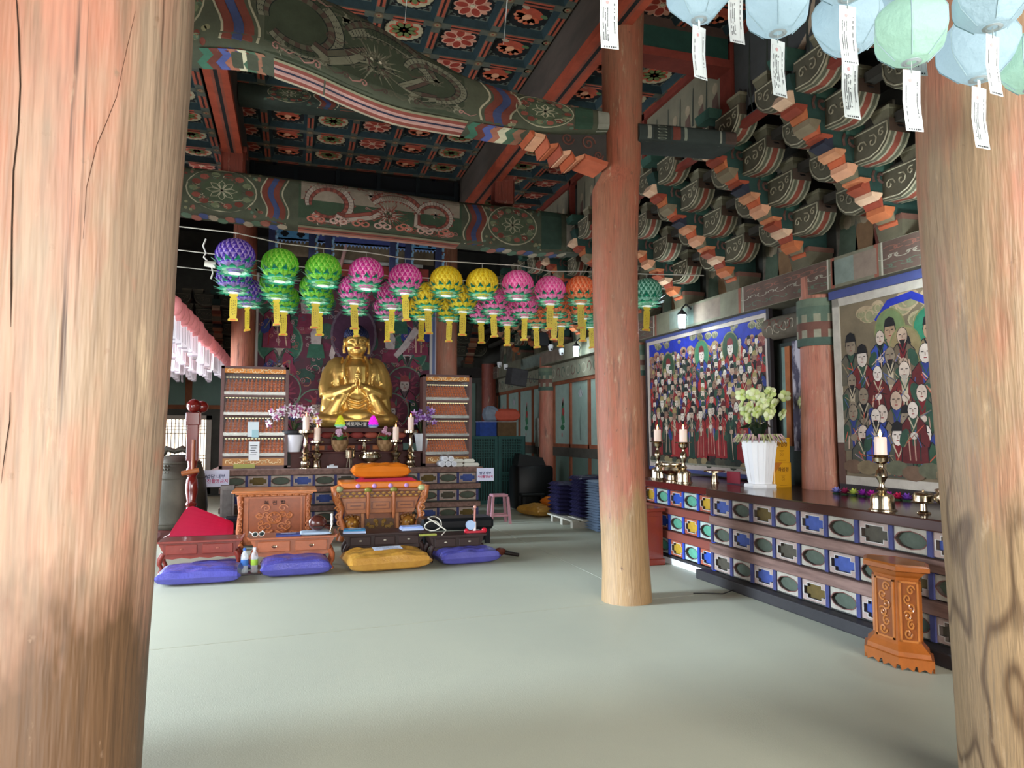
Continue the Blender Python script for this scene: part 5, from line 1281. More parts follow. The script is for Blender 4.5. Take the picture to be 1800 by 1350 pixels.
def basket(label, px, cols):
    t = thing('flower_basket', label, 'flower basket', (bx(px, 12.36), 12.36, 1.18), 0, 'small flower baskets')
    m = MB(); m.lathe([(.07, 0), (.1, .03), (.14, .12), (.145, .19), (.12, .19), (.1, .1)], 16, cols=lambda i, j: '#a5825c' if (i + j) % 2 else '#8a6844'); m.build('basket', 'paint', t, smooth=40)
    m = MB(); m.tube([(.135 * math.cos(x * PI / 10), 0, .17 + .2 * math.sin(x * PI / 10)) for x in range(11)], .007, 6, '#9a7a50'); m.build('handle', 'paint', t)
    r = random.Random(px)
    for k in range(9):
        an = r.uniform(0, 6.3); q = MB(); q.tube([(0, 0, .15), (.07 * math.cos(an), .06 * math.sin(an), .24), (.17 * math.cos(an), .1 * math.sin(an), .22 + .08 * r.random())], [.02, .025, .003], 5, '#3a6a34', flat=(1, .3)); q.build('leaf', 'paint_clean', t)
    for k in range(9):
        f = MB(); f.at((r.uniform(-.06, .08), r.uniform(-.08, .02), .27 + .13 * r.random()), 0, .3)
        for j in range(5): an = 2 * PI * j / 5; f.ell((.018 * math.cos(an), -.004, .018 * math.sin(an)), (.016, .006, .016), 6, 4, cols[j % 2])
        f.build('blossom', 'petal_mat', t)
basket('woven basket with pink orchid sprigs left of the nameplate', 597, ['#c99ab8', '#d9bacb']); basket('woven basket with pale pink flowers right of the brass offering stand', 677, ['#c9a0b0', '#b57a98'])
# glowing lotus lamps and nameplate on the pedestal
def lotus_lamp(label, px, c1, c2):
    t = thing('lotus_lamp', label, 'lamp', (bx(px, 12.42), 12.41, 1.58), 0, 'small lotus lamps')
    m = MB(); m.lathe([(.075, 0), (.08, .02), (.06, .04)], 14, col='#a9b5c0'); m.build('base', 'paint_clean', t, smooth=40)
    mt = mat('glow' + c1, None, rough=.5, emit='col', estr=.35)
    for ring in range(5):
        n = 9 - ring; hgt = (.05, .085, .09, .085, .075)[ring]; rr = (.085, .08, .068, .052, .03)[ring]; z0 = (.015, .03, .06, .1, .14)[ring]
        for k in range(n):
            an = 2 * PI * (k + .5 * (ring % 2)) / n; wq = PI / n * 1.1
            q = MB(); P_ = lambda d, f_, z: (rr * math.cos(an + d) * f_, rr * math.sin(an + d) * f_, z0 + z)
            q.add([P_(-wq * .6, .9, 0), P_(wq * .6, .9, 0), P_(wq, 1.08, hgt * .45), P_(0, .8, hgt), P_(-wq, 1.08, hgt * .45), P_(0, 1.18, hgt * .45)], [(0, 1, 5), (1, 2, 5), (2, 3, 5), (3, 4, 5), (4, 0, 5)], c2 if ring == 0 else c1); q.build('petal', mt, t, fix=False)
    return t
lotus_lamp('yellow-green lotus lamp left of the black nameplate', 597, '#b5b82c', '#7ac084'); lotus_lamp('magenta lotus lamp right of the black nameplate', 655, '#d92ad0', '#5a6aa8')
t = thing('nameplate', 'black nameplate with pale Korean lettering at the foot of the statue', 'nameplate', (bx(626, 12.4), 12.39, 1.58))
m = MB(); m.set('#15131a'); m.box((0, 0, .055), (.4, .03, .11)); m.build('plate', 'paint_clean', t)
a = Art(); a.text('비로자나불', 0, .055, .075, '#cfc8c0', bold=.001); a.build('lettering', lambda u, v, h: (u, -.016 - h, v), 'paper', t)
m = MB(); m.set('#d5d9dd'); m.at((bx(584), 12.02, .925), .2); m.prism([(-.09, -.03), (.08, -.04), (.1, .02), (0, .04), (-.08, .03)], 0, .035, 'z'); m.add([(-.05, -.02, .036), (.02, -.02, .036), (.03, .02, .06), (-.04, .02, .05)], [(0, 1, 2, 3)]); tag(m.build('paper_napkin', 'paper'), 'crumpled white napkin on the edge of the main altar', 'napkin')
# rolled candles and packets at the right end
for k, (dx, dz) in enumerate(((0, 0), (.1, 0), (.2, 0), (.05, .085), (.15, .085))):
    m = MB(); m.at((2.42 + dx, 12.0, .92 + .05 + dz)); m.tube([(0, -.09, 0), (0, .2, 0)], .048, 14, '#d9dadf'); m.tube([(0, -.092, 0), (0, -.09, 0)], .03, 10, '#c2c4cc')
    tag(m.build('white_roll', 'paper', smooth=50), 'white paper roll on the main altar, ' + ('left', 'middle', 'right', 'left', 'right')[k] + ' one of the ' + ('lower three' if k < 3 else 'upper two'), 'paper roll', 'white rolls on the main altar')
for k, (x, z, lab) in enumerate(((2.72, .92, 'pale packet under another, beside the white rolls'), (2.73, .985, 'pale packet lying on top beside the white rolls'), (2.92, .92, 'lower of the two stacked pale packets in the middle'), (2.92, .985, 'upper of the two stacked pale packets in the middle'), (3.0, .92, 'single pale packet lying near the altar corner'))):
    m = MB(); m.at((x - .02, 12.02, z)); m.loft([[(u * s_, v * s_ * .8, zz) for u, v in ((-.1, -.05), (0, -.06), (.1, -.05), (.11, .05), (0, .07), (-.11, .05))] for s_, zz in ((.8, 0), (1, .03), (.75, .06))], '#cfcdc2'); tag(m.build('packet', 'paper', smooth=60), lab, 'packet', 'pale packets on the main altar')
# signs
def sign(label, loc, rz, w, h, lines, tilt=0, group='printed paper signs'):
    t = thing('paper_sign', label, 'sign', loc, rz, group)
    m = MB(); m.set('#ccd0e6'); m.box((0, 0, 0), (w, .004, h)); s_ = m.build('sheet', 'paper', t)
    m = MB(); m.box((0, .0, 0), (w + .012, .003, h + .012)); m.build('sleeve', mat('sleeve', '#dfe2ea', rough=.15, alpha=.5), t)
    a = Art()
    for txt, y, sz, c in lines: a.text(txt, 0, y, sz, c, bold=.0015)
    a.build('lettering', lambda u, v, h_: (u, -.0025 - h_, v), 'paper', t); return t
L2 = (('법당 내부', .025, .07, '#39406a'), ('사진촬영금지', -.045, .066, '#b0406a'))
p = ony(379, 841, 11.86); sign('white no-photography sign hanging at the left corner of the main altar', (p.x, 11.86, p.z), 0, .38, .25, L2)
p = ony(853, 834, 11.86); sign('white no-photography sign hanging at the right corner of the main altar', (p.x, 11.86, p.z), -.05, .29, .21, tuple((a_, b_ * .85, c_ * .75, d_) for a_, b_, c_, d_ in L2))
p = ony(692, 836, 11.86); sign('white sign half hidden behind the orange pillow', (p.x, 11.86, p.z), 0, .3, .2, tuple((a_, b_ * .85, c_ * .75, d_) for a_, b_, c_, d_ in L2))
sign('narrow-looking white sign on the end of the bright side altar', (4.1, 8.1, .74), -PI / 2 + .2, .3, .2, tuple((a_, b_ * .85, c_ * .75, d_) for a_, b_, c_, d_ in L2))

# figurine cabinets
mat('figurine', '#d9743a', rough=.75, spec=.1, metal=.0, var=.4, vscale=5, var_col='#a04a28')
m = MB(); m.ell((0, 0, .012), (.026, .02, .012), 8, 4); m.lathe([(.02, .012), (.021, .03), (.012, .045)], 7); m.ell((0, 0, .055), (.0115, .0115, .014), 7, 5)
FIG = m.mesh('figurine', smooth=60); FIG.materials.append(MATS['figurine'])
mat('shelf_wood', '#5a3a36', rough=.4, var=.3, vscale=5)
mat('glass_pane', '#c9d2d4', rough=.05, trans=.0, alpha=.03, spec=.12)
def cabinet(label, x0, x1, z1, cols, individual):
    z0 = .92; W = x1 - x0; Hh = z1 - z0; yf, yb = 12.22, 12.6; cx = (x0 + x1) / 2
    t = thing('figurine_cabinet', label, 'cabinet', (cx, yf, z0)); hw = W / 2; D = yb - yf
    sk = .035 if individual else .015
    def part(nm, mt, *boxes):
        m = MB()
        for b in boxes: m.bb(*b)
        return m.build(nm, mt, t)
    part('side', 'shelf_wood', (-hw, -hw + .05, 0, D, 0, Hh)); part('side', 'shelf_wood', (hw - .05, hw, 0, D, 0, Hh)); part('top', 'shelf_wood', (-hw, hw, 0, D, Hh - .04, Hh)); part('back', 'shelf_wood', (-hw, hw, D - .02, D, 0, Hh)); part('base', 'shelf_wood', (-hw, hw, 0, D, 0, .05))
    for b in ((.05, .17, '#8a5c2c'), (Hh - .11, Hh - .04, '#b5722c')):
        q = part('gilt_board', mat('gilt' + b[2], b[2], rough=.35, metal=.3, var=.3), (-hw + .05, hw - .05, .01, .04, b[0], b[1]))
        a = Art()
        for k in range(18): a.ring(-hw + .12 + (W - .24) * k / 17, (b[0] + b[1]) / 2 + .01 * math.sin(k * 2), .025, .01, '#d8c49a', 7, a0=k, a1=k + 4)
        a.build('gilt_scrolls', lambda u, v, h: (u, .009 - h, v), 'paint_clean', t)
    zs = [.2 + (Hh - .33) / 4 * k for k in range(4)]; pit = (Hh - .33) / 4; figs = []
    for k, z in enumerate(zs):
        part('shelf', 'shelf_wood', (-hw + .05, hw - .05, 0, D - .02, z - .035, z))
        part('ledge', mat('ledge', '#83837e', rough=.25, metal=.4, var=.5), (-hw + .05, hw - .05, .012, .03, z, z + .05))
        q = MB(); q.set('#e9d9a8')
        for j in range(18): q.box((-hw + .09 + (W - .18) * j / 17, .03, z + pit - .05), (.03, .01, .014))
        q.build('light_strip', mat('strip', None, emit='col', estr=.5), t)
        for rr in range(5):
            part('step', mat('step_pale', '#b07a66', rough=.8, spec=.1), (-hw + .05, hw - .05, .06 + .055 * rr, .06 + .055 * (rr + 1), z, z + .03 + .048 * rr))
            for c in range(cols):
                figs.append((k, rr, cx - hw + .085 + (W - .17) * c / (cols - 1), yf + .085 + .055 * rr, z0 + z + .03 + .048 * rr))
    part('glass', 'glass_pane', (-hw + .05, hw - .05, .0, .004, .18, Hh - .12))
    if individual:
        for sh, stp, *p in figs:
            o = bpy.data.objects.new('figurine', FIG); COLL.objects.link(o); o.location = p; o.scale = (1.1, 1, .72)
            tag(o, 'tiny copper-orange figurine in the left cabinet, %s shelf, %s step' % (('bottom', 'second lowest', 'second highest', 'top')[sh], ('front', 'second', 'third', 'fourth', 'rear')[stp]), 'figurine', 'tiny figurines in the left cabinet')
    else:
        m = MB(); base = [tuple(v.co) for v in FIG.vertices]; fs = [tuple(p.vertices) for p in FIG.polygons]
        for sh, stp, *p in figs: m.at(p); m.add([(x_, y_, z_ * .72) for x_, y_, z_ in base], fs)
        o = m.build('figurines', 'figurine', smooth=60, fix=False); tag(o, 'rows of tiny copper-orange figurines filling the right glass cabinet', 'figurine', kind='stuff')
    return t
c1 = cabinet('brown glass cabinet of tiny figurines left of the golden statue', -1.1, -.07, 2.56, 15, True)
c2 = cabinet('brown glass cabinet of tiny figurines right of the golden statue', 2.14, 3.0, 2.5, 16, False)
m = MB(); m.set('#dfe4e6'); m.box((-.58, 12.205, 1.2), (.16, .004, .3)); s_ = tag(m.build('paper_note', 'paper'), 'white handwritten note stuck on the left figurine cabinet', 'note')
a = Art()
for k in range(5): a.rect(-.64 + .01 * (k % 2), 1.28 - .035 * k, -.53 - .015 * (k % 3), 1.29 - .035 * k, '#2c2c34')
a.build('handwriting', lambda u, v, h: (u, 12.202 - h, v), 'paper', s_)
m = MB(); m.set('#d0dde2'); m.box((-.6, 12.205, 1.55), (.17, .004, .24)); m.set('#9fc4cc'); m.box((-.57, 12.2, 1.48), (.1, .006, .12)); tag(m.build('paper_note', 'paper'), 'pale blue photo card stuck on the left figurine cabinet above the note', 'note')
m = MB(); m.set('#8a8a1e'); m.box((-.72, 12.19, .965), (.32, .02, .07)); tag(m.build('yellow_card', 'paint_gloss'), 'yellow card standing at the foot of the left figurine cabinet', 'card')

# side altar: flower pot, sutra books, lotus ornaments
def green_orchid():
    t = thing('flower_pot', 'tall white ribbed planter with pale green orchids in front of the red painting', 'potted orchid', (4.72, 6.5, .925), .12)
    m = MB(); n = 8
    m.lathe([(.17, 0), (.175, .02), (.17, .035), (.125, .04), (.19, .47), (.195, .49), (.18, .49), (.17, .44)], n, ph=PI / 8); m.build('pot', 'white_plastic', t)
    for k in range(18):
        an = 2 * PI * k / 18; q = MB(); q.tube([(.122 * math.cos(an), .122 * math.sin(an), .06), (.178 * math.cos(an), .178 * math.sin(an), .44)], .0025, 5); q.build('rib', 'white_plastic', t)
    r = random.Random(3)
    for k in range(7):
        an = r.uniform(0, 6.3); q = MB(); q.tube([(0, 0, .48), (.08 * math.cos(an), .08 * math.sin(an), .66), (.2 * math.cos(an), .2 * math.sin(an), .62)], [.03, .05, .004], 6, '#1f2c1e', flat=(1, .2)); q.build('leaf', 'paint_gloss', t, smooth=60)
    for k in range(14):
        an = 2 * PI * k / 14; c = ('#b5a48c', '#a8b07a', '#b08a96')[k % 3]; q = MB()
        for j in range(7): b_ = an + (j - 3) * .12; q.tube([(.13 * math.cos(b_), .13 * math.sin(b_), .5), (.22 * math.cos(b_), .22 * math.sin(b_), .55 - .02 * (j % 3)), (.27 * math.cos(b_), .27 * math.sin(b_), .47 + .03 * (j % 2))], [.012, .012, .003], 4, c)
        q.build('frill_leaf', 'petal_mat', t)
    for k in range(3):
        q = MB(); q.tube([(0, 0, .5), (.04 * (k - 1), .02, .75), (.1 * (k - 1), .04, .92)], .008, 5, '#6a6a3a'); q.build('stem', 'paint_clean', t)
    for k in range(30):
        x, y, z = r.gauss(0, .13), r.gauss(0, .1), .88 + r.gauss(0, .075)
        f = MB(); f.at((x, y, z), r.uniform(0, 6), r.uniform(-.6, .6))
        for j in range(5):
            an = 2 * PI * j / 5; f.ell((.036 * math.cos(an), -.004 * j, .036 * math.sin(an)), (.034, .012, .034), 8, 4, ('#cdd69c', '#d9dfb4', '#bccb80')[(j + k) % 3])
        f.ell((0, -.02, 0), .013, 6, 4, '#9aa84a'); f.build('blossom', 'petal_mat', t, smooth=60)
green_orchid()
mat('book_yellow', None, rough=.3, coat=.3)
def book(label, loc, front):
    """upright: thickness along y, spine towards -x, front cover towards -y"""
    t = thing('sutra_book', label, 'book', loc, 0, 'yellow sutra books')
    m = MB(); m.set('#c08a1c'); m.bb(-.1, .1, -.018, -.0145, 0, .258); m.bb(-.1, .1, .0145, .018, 0, .258); m.tube([(-.098, 0, 0), (-.098, 0, .258)], .0178, 8, '#c8942a'); m.build('cover', 'book_yellow', t, smooth=40)
    m = MB(); m.set('#d8ccae'); m.bb(-.09, .096, -.0145, .0145, .003, .255); m.build('pages', 'paper', t)
    if front:
        a = Art(); a.text('화엄경', .005, .185, .048, '#4a2c14', bold=.001); a.rect(-.06, .15, .06, .152, '#8a6420'); a.poly([(-.1, .258), (-.01, .258), (-.1, .15)], '#a5601a'); a.ring(0, .085, .018, .004, '#7a5418', 12); a.ell(0, .085, .006, .006, '#7a5418', 8); a.rect(-.03, .125, .03, .128, '#7a5418'); a.rect(-.02, .115, .02, .118, '#7a5418'); a.rect(-.04, .02, .05, .024, '#7a5418')
        a.build('title', lambda u, v, h: (u, -.0182 - h, v), 'paper', t)
    return t
for lvl in range(2):
    for k in range(6):
        nm = ('lower', 'upper')[lvl]; od = ('second', 'third', 'fourth', 'fifth', 'sixth', 'rearmost')[k]
        book('yellow sutra book, %s of the %s row beside the cracked wall pillar' % (od, nm), (4.93 - .01 * lvl + rnd.uniform(-.004, .004), 6.42 + .037 * (k + 1), .925 + .26 * lvl), False)
    book('yellow sutra book with its titled cover showing, front of the %s row' % nm, (4.93 - .01 * lvl, 6.42, .925 + .26 * lvl), True)
m = MB(); m.set('#7d1c2c'); m.at((4.7, 6.95, 1.0), -PI / 2); m.box((0, 0, 0), (.25, .006, .13)); m.box((0, .03, -.05), (.25, .06, .004)); tag(m.build('red_card', 'paint_clean'), 'dark red card propped on the altar left of the white planter', 'card')
cols = ['#8a8ac9', '#8a1f4a', '#b5c25a', '#8a2a9a', '#a81f8a', '#3a2a8a', '#a82a9c', '#b51f4a', '#6a3a9a']
nm = ['pale blue', 'wine red', 'lime green', 'purple', 'magenta', 'deep blue', 'pink-violet', 'crimson', 'violet']
for k in range(9):
    x = 1470 + 15.5 * k; p = onz(x, 868 + 1.6 * k, .925)
    t = thing('lotus_ornament', nm[k] + ' paper lotus in the row of lotuses below the faded painting', 'ornament', (min(p.x, 5.0), p.y + .0, .925), 0, 'paper lotuses on the side altar')
    for ring in range(3):
        n = 9 - 2 * ring
        for j in range(n):
            an = 2 * PI * (j + .5 * ring) / n; el = (.35, .8, 1.2)[ring]; Lr = .065
            d = Vector((math.cos(an) * math.cos(el), math.sin(an) * math.cos(el), math.sin(el))); sd = Vector((-math.sin(an), math.cos(an), 0)) * .017
            q = MB(); o_ = Vector((0, 0, .008)); q.add([o_, o_ + d * Lr * .6 + sd, o_ + d * Lr, o_ + d * Lr * .6 - sd], [(0, 1, 2, 3)], cols[k]); q.build('petal', 'petal_mat', t, fix=False)
    q = MB(); q.lathe([(.03, 0), (.034, .006), (.02, .012)], 10, col='#2f4a34'); q.build('base', 'paint_clean', t)
m = MB(); m.set('#1d1b1e'); m.box((4.75, 3.9, .97), (.3, .34, .09)); tag(m.build('black_box', 'paint_gloss'), 'black box on the side altar behind the incense bowl', 'box')
# ================================================================ HANGING LANTERNS
mat('petal_lit', None, rough=.6, emit='col', estr=.05)
mat('leaf_lit', None, rough=.5, emit='col', estr=.08)
mat('tag_gold', None, rough=.4)
def mixc(a, b, t):
    a, b = hx(a), hx(b); return tuple(a[i] + (b[i] - a[i]) * t for i in range(3))
def petal_faces(m, R, n, el0, el1, wid, bulge, c_base, c_tip, ph):
    """ring of n petals from elevation el0 (root) up to el1 (tip) over a round body"""
    prof = ((0, .55, 0), (.35, .95, .2), (.6, .85, .6), (.82, .5, .95), (1, .03, 1))
    for k in range(n):
        an = 2 * PI * (k + ph) / n
        prev = None
        for t, w_, ct in prof:
            el = el0 + (el1 - el0) * t; rr = (R[0] * math.cos(el) + bulge * (.3 + t)); z = R[1] * math.sin(el)
            da = wid * w_ * PI / n
            L_ = (rr * math.cos(an - da), rr * math.sin(an - da), z); C_ = ((rr + bulge * .6) * math.cos(an), (rr + bulge * .6) * math.sin(an), z); Rr = (rr * math.cos(an + da), rr * math.sin(an + da), z)
            if prev:
                c = mixc(c_base, c_tip, ct)
                m.add([prev[0], prev[1], C_, L_], [(0, 1, 2, 3)], c); m.add([prev[1], prev[2], Rr, C_], [(0, 1, 2, 3)], c)
            prev = (L_, C_, Rr)
def lotus_meshes(c_base, c_tip, key):
    m = MB(); R = (.165, .165)
    rows = 8
    for k in range(rows):
        el0 = -.95 + .265 * k; petal_faces(m, R, (19, 19, 19, 19, 18, 17, 14, 10)[k], el0, el0 + .62, 1.1, .014 - .001 * k, c_base, c_tip, .5 * (k % 2))
    m.ell((0, 0, .0), (.158, .158, .168), 16, 10, mixc(c_base, c_tip, .6))
    body = m.mesh('petals_' + key, smooth=70, fix=False); body.materials.append(MATS['petal_lit'])
    m = MB()
    for ring, (n, Lr, el, z0) in enumerate(((12, .16, .36, -.12), (12, .14, .0, -.145), (11, .12, -.4, -.16))):
        for k in range(n):
            an = 2 * PI * (k + .5 * ring) / n; d = Vector((math.cos(an) * math.cos(el), math.sin(an) * math.cos(el), math.sin(el))); sd = Vector((-math.sin(an), math.cos(an), 0)); o = Vector((.075 * math.cos(an), .075 * math.sin(an), z0))
            pr = None
            for t, w_, c in ((0, .02, '#e4efe6'), (.3, .034, '#a8d8b8'), (.62, .03, '#2a9a70'), (1, .001, '#0f5a44')):
                p = o + d * Lr * t + Vector((0, 0, .025 * t * t)); q = (p - sd * w_, p + Vector((0, 0, .006 * (1 - t))), p + sd * w_)
                if pr: m.add([pr[0], pr[1], q[1], q[0]], [(0, 1, 2, 3)], c); m.add([pr[1], pr[2], q[2], q[1]], [(0, 1, 2, 3)], c)
                pr = q
    sep = m.mesh('sepals', smooth=70, fix=False); sep.materials.append(MATS['leaf_lit'])
    return body, sep
LC = dict(purple=('#bfa6d4', '#2f0a80'), green=('#a8dc58', '#459a1c'), magenta=('#f0b2cf', '#b80a78'), yellow=('#e8d848', '#c09a08'), pink=('#f0b0cc', '#d94088'), orange=('#eeac80', '#cf4f22'), teal=('#a8d4bf', '#04573e'))
LM = {k: lotus_meshes(*v, k) for k, v in LC.items()}
m = MB(); m.lathe([(.06, -.172), (.05, -.18), (.03, -.168), (.012, -.18)], 12, col='#e8ecea'); HUB = m.mesh('hub', smooth=50); HUB.materials.append(mat('hub_white', '#eef2ee', emit='#e6fff2', estr=.15))
def tag_mesh(seed):
    r = random.Random(seed); m = MB(); m.set('#b59a2c')
    H_ = .27
    pts = [(-.045, 0), (.045, 0), (.05, -.02), (.03, -.035), (.042, -.05), (.04, -.22), (.032, -.235), (.055, -.25), (.055, -.27), (-.055, -.27), (-.055, -.25), (-.032, -.235), (-.04, -.22), (-.042, -.05), (-.03, -.035), (-.05, -.02)]
    m.prism(pts, -.0012, .0012, 'y')
    for sgn in (-1, 1):
        for c in range(3):
            z = -.065
            while z > -.2:
                h = r.uniform(.006, .014); w_ = .0028
                m.add([(-.02 + .02 * c - w_, sgn * .0018, z), (-.02 + .02 * c + w_, sgn * .0018, z), (-.02 + .02 * c + w_, sgn * .0018, z - h), (-.02 + .02 * c - w_, sgn * .0018, z - h)], [(0, 1, 2, 3)], '#4d4216'); z -= h + r.uniform(.004, .02)
        m.add([(-.035, sgn * .0018, -.252), (.035, sgn * .0018, -.252), (.03, sgn * .0018, -.266), (-.03, sgn * .0018, -.266)], [(0, 1, 2, 3)], '#c2622a')
    me = m.mesh('name_tag', fix=False); me.materials.append(MATS['tag_gold']); return me
TAGS = [tag_mesh(k) for k in range(4)]
m = MB(); m.tube([(0, 0, .17), (0, 0, .22)], .004, 5, '#8a8a84'); HOOK = m.mesh('hook'); HOOK.materials.append(MATS['paint_clean'])
order = ['purple', 'green', 'green', 'magenta', 'magenta', 'yellow', 'yellow', 'pink', 'pink', 'orange', 'orange', 'teal']
front = [(410, 450), (493, 465), (569, 472), (644, 478), (715, 490), (785, 494), (847, 497), (910, 502), (968, 508), (1022, 511), (1080, 513), (1137, 514)]
cnt = {}
ZL = 3.2
ROWS = {0: [], 1: [], 2: []}
ordn = {0: 'front', 1: 'middle', 2: 'back'}
for row in range(3):
    for i, c in enumerate(order):
        p = onz(*front[i], ZL); off = ((0, 0), (-.04, .85), (.02, 1.8))[row]
        side = ('' if c in ('purple', 'teal') else (' left one of the pair,' if order.index(c) == i else ' right one of the pair,'))
        lab = '%s paper lotus lantern,%s %s row above the hall' % (c, side, ordn[row])
        t = thing('lotus_lantern', lab, 'lantern', (p.x + off[0] + rnd.uniform(-.02, .02), p.y + off[1], ZL + rnd.uniform(-.015, .015) - (.03 if row == 1 else 0)), rnd.uniform(0, 6), 'coloured lotus lanterns')
        ROWS[row].append(t)
        for nm_, me in (('petals', LM[c][0]), ('sepals', LM[c][1]), ('hub', HUB), ('hook', HOOK)):
            o = bpy.data.objects.new(nm_, me); COLL.objects.link(o); o.parent = t
        if row == 0 and i in (0, 1, 2, 3, 5, 6, 7): continue
        o = bpy.data.objects.new('name_tag', rnd.choice(TAGS)); COLL.objects.link(o); o.parent = t; o.location = (0, 0, -.185); o.rotation_euler = (rnd.uniform(-.05, .05), rnd.uniform(-.06, .06), -t.rotation_euler.z - YAW + rnd.uniform(-.6, .6)); o.scale = (1.0, 1, 1.08)
# wires that carry them
mat('wire', '#b9b5aa', rough=.5)
for row in range(3):
    z = ZL + .225; W_ = [(o_.location.x, o_.location.y, o_.location.z + .222) for o_ in ROWS[row]]
    m = MB(); m.tube([(-3.2, W_[0][1] - .2, z + .06)] + W_ + [(4.95, W_[-1][1] + .1, z + .06)], .006, 5); tag(m.build('lantern_wire', 'wire'), '%s wire carrying the coloured lotus lanterns' % ordn[row], 'wire')
t = thing('wire_knot', 'twisted white cable end tied to the lantern wire left of the purple lantern', 'cable')
p0 = ony(362, 462, 7.3); m = MB(); m.tube([ony(x, y, 7.3) for x, y in ((362, 420), (357, 432), (362, 445), (358, 452), (372, 466), (374, 480), (371, 490))], .008, 6, '#c9c6bd'); m.build('cable', 'paint_clean', t, smooth=60)
m = MB(); m.tube([ony(360, 463, 7.3), ony(379, 466, 7.3)], [.028, .034], 10, '#c2bdb2'); m.build('connector', 'paint_clean', t, smooth=50)

# white lanterns near the camera
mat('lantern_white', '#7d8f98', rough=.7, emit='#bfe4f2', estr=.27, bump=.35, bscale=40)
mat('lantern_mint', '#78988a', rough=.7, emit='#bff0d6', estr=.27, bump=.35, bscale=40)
def white_lantern_mesh():
    m = MB(); n = 6
    rings = []
    for (r, z, tw) in ((.03, -.102, 0), (.052, -.1, 0), (.109, -.045, 0), (.118, -.02, 0), (.118, .03, 0), (.105, .055, 0), (.062, .095, 0), (.03, .1, 0)):
        rings.append([(r * math.cos(2 * PI * j / n + tw), r * math.sin(2 * PI * j / n + tw), z) for j in range(n)])
    m.loft(rings); me = m.mesh('shade'); return me
WL = white_lantern_mesh()
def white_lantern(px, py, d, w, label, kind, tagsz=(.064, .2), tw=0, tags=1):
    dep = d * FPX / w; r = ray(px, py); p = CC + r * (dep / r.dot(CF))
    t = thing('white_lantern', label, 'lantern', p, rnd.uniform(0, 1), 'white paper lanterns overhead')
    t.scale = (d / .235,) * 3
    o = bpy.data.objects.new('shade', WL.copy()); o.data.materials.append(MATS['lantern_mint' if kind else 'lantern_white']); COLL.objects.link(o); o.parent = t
    s_ = o.modifiers.new('b', 'BEVEL'); s_.width = .016; s_.segments = 4; s_.limit_method = 'NONE'; s_.profile = .55
    for q in o.data.polygons: q.use_smooth = True
    for j in range(6):
        an = 2 * PI * j / 6; q = MB(); q.tube([(r_ * math.cos(an), r_ * math.sin(an), z_) for r_, z_ in ((.053, -.1), (.106, -.047), (.1155, -.02), (.1155, .03), (.103, .056), (.061, .096))], .0016, 4, '#93aab2'); q.build('seam', 'paper', t)
    m = MB(); m.lathe([(.028, -.099), (.03, -.103), (.02, -.106), (.012, -.1)], 12, col='#aab6bc'); m.build('opening_rim', 'paint_clean', t, smooth=50)
    m = MB(); m.tube([(0, 0, .1), (0, 0, .4)], .002, 4, '#d8d8d0'); m.build('string', 'paint_clean', t)
    m = MB(); m.set('#dfe4e4'); m.box((0, 0, -.118), (.012, .001, .04)); m.build('tag_clip', 'paper', t)
    w_, h_ = tagsz; rr = random.Random(int(px))
    m = MB(); m.set('#cdd3d2'); m.at((0, 0, -.128), 0); m.add([(-w_ / 2, 0, 0), (w_ / 2, 0, 0), (w_ / 2, .006, -h_ * .5), (w_ / 2, -.004, -h_), (-w_ / 2, -.004, -h_), (-w_ / 2, .006, -h_ * .5)], [(0, 1, 2, 5), (5, 2, 3, 4)]); tg = m.build('name_tag', 'paper', t, fix=False)
    a = Art(.00005); x1, x0 = w_ / 2 - .005, -w_ / 2 + .005
    a.line([(x0, -.02), (x1, -.02), (x1, -h_ + .012), (x0, -h_ + .012)], .0007, '#7a7478', closed=True); a.line([(x1 - .014, -.02), (x1 - .014, -h_ + .02)], .0006, '#8a8488')
    a.poly([(-.012, -.03), (-.006, -.026), (0, -.03), (-.002, -.038), (-.01, -.038)], '#c99a9a')
    for c in range(rr.choice((1, 3, 4))):
        z = -.05 - .003 * (c % 2)
        while z > -h_ + .03:
            hh = rr.uniform(.0022, .0034); x = x0 + .007 + .0075 * c; a.rect(x - .0016, z - hh, x + .0016, z, '#3a3a40'); z -= hh + .0012 + (rr.random() < .12) * .01
    z = -.035
    while z > -h_ * .75: hh = .003; a.rect(x1 - .009, z - hh, x1 - .005, z, '#3a3a40'); z -= hh + .0015 + (rr.random() < .2) * .008
    for k in range(6): a.rect(x0 + .006 + .008 * k, -h_ + .004, x0 + .0105 + .008 * k, -h_ + .0095, '#2c2c32')
    def tp(u, v, h):
        return (u, (.006 * (-v / h_ * 2) if v > -h_ / 2 else .006 - .01 * (-v / h_ * 2 - 1)) - .0004 - h, v - .128)
    ar = a.build('printed_text', tp, 'paper', tg)
    for o in (tg,): o.rotation_euler = (0, 0, -t.rotation_euler.z - YAW + tw)
    return t
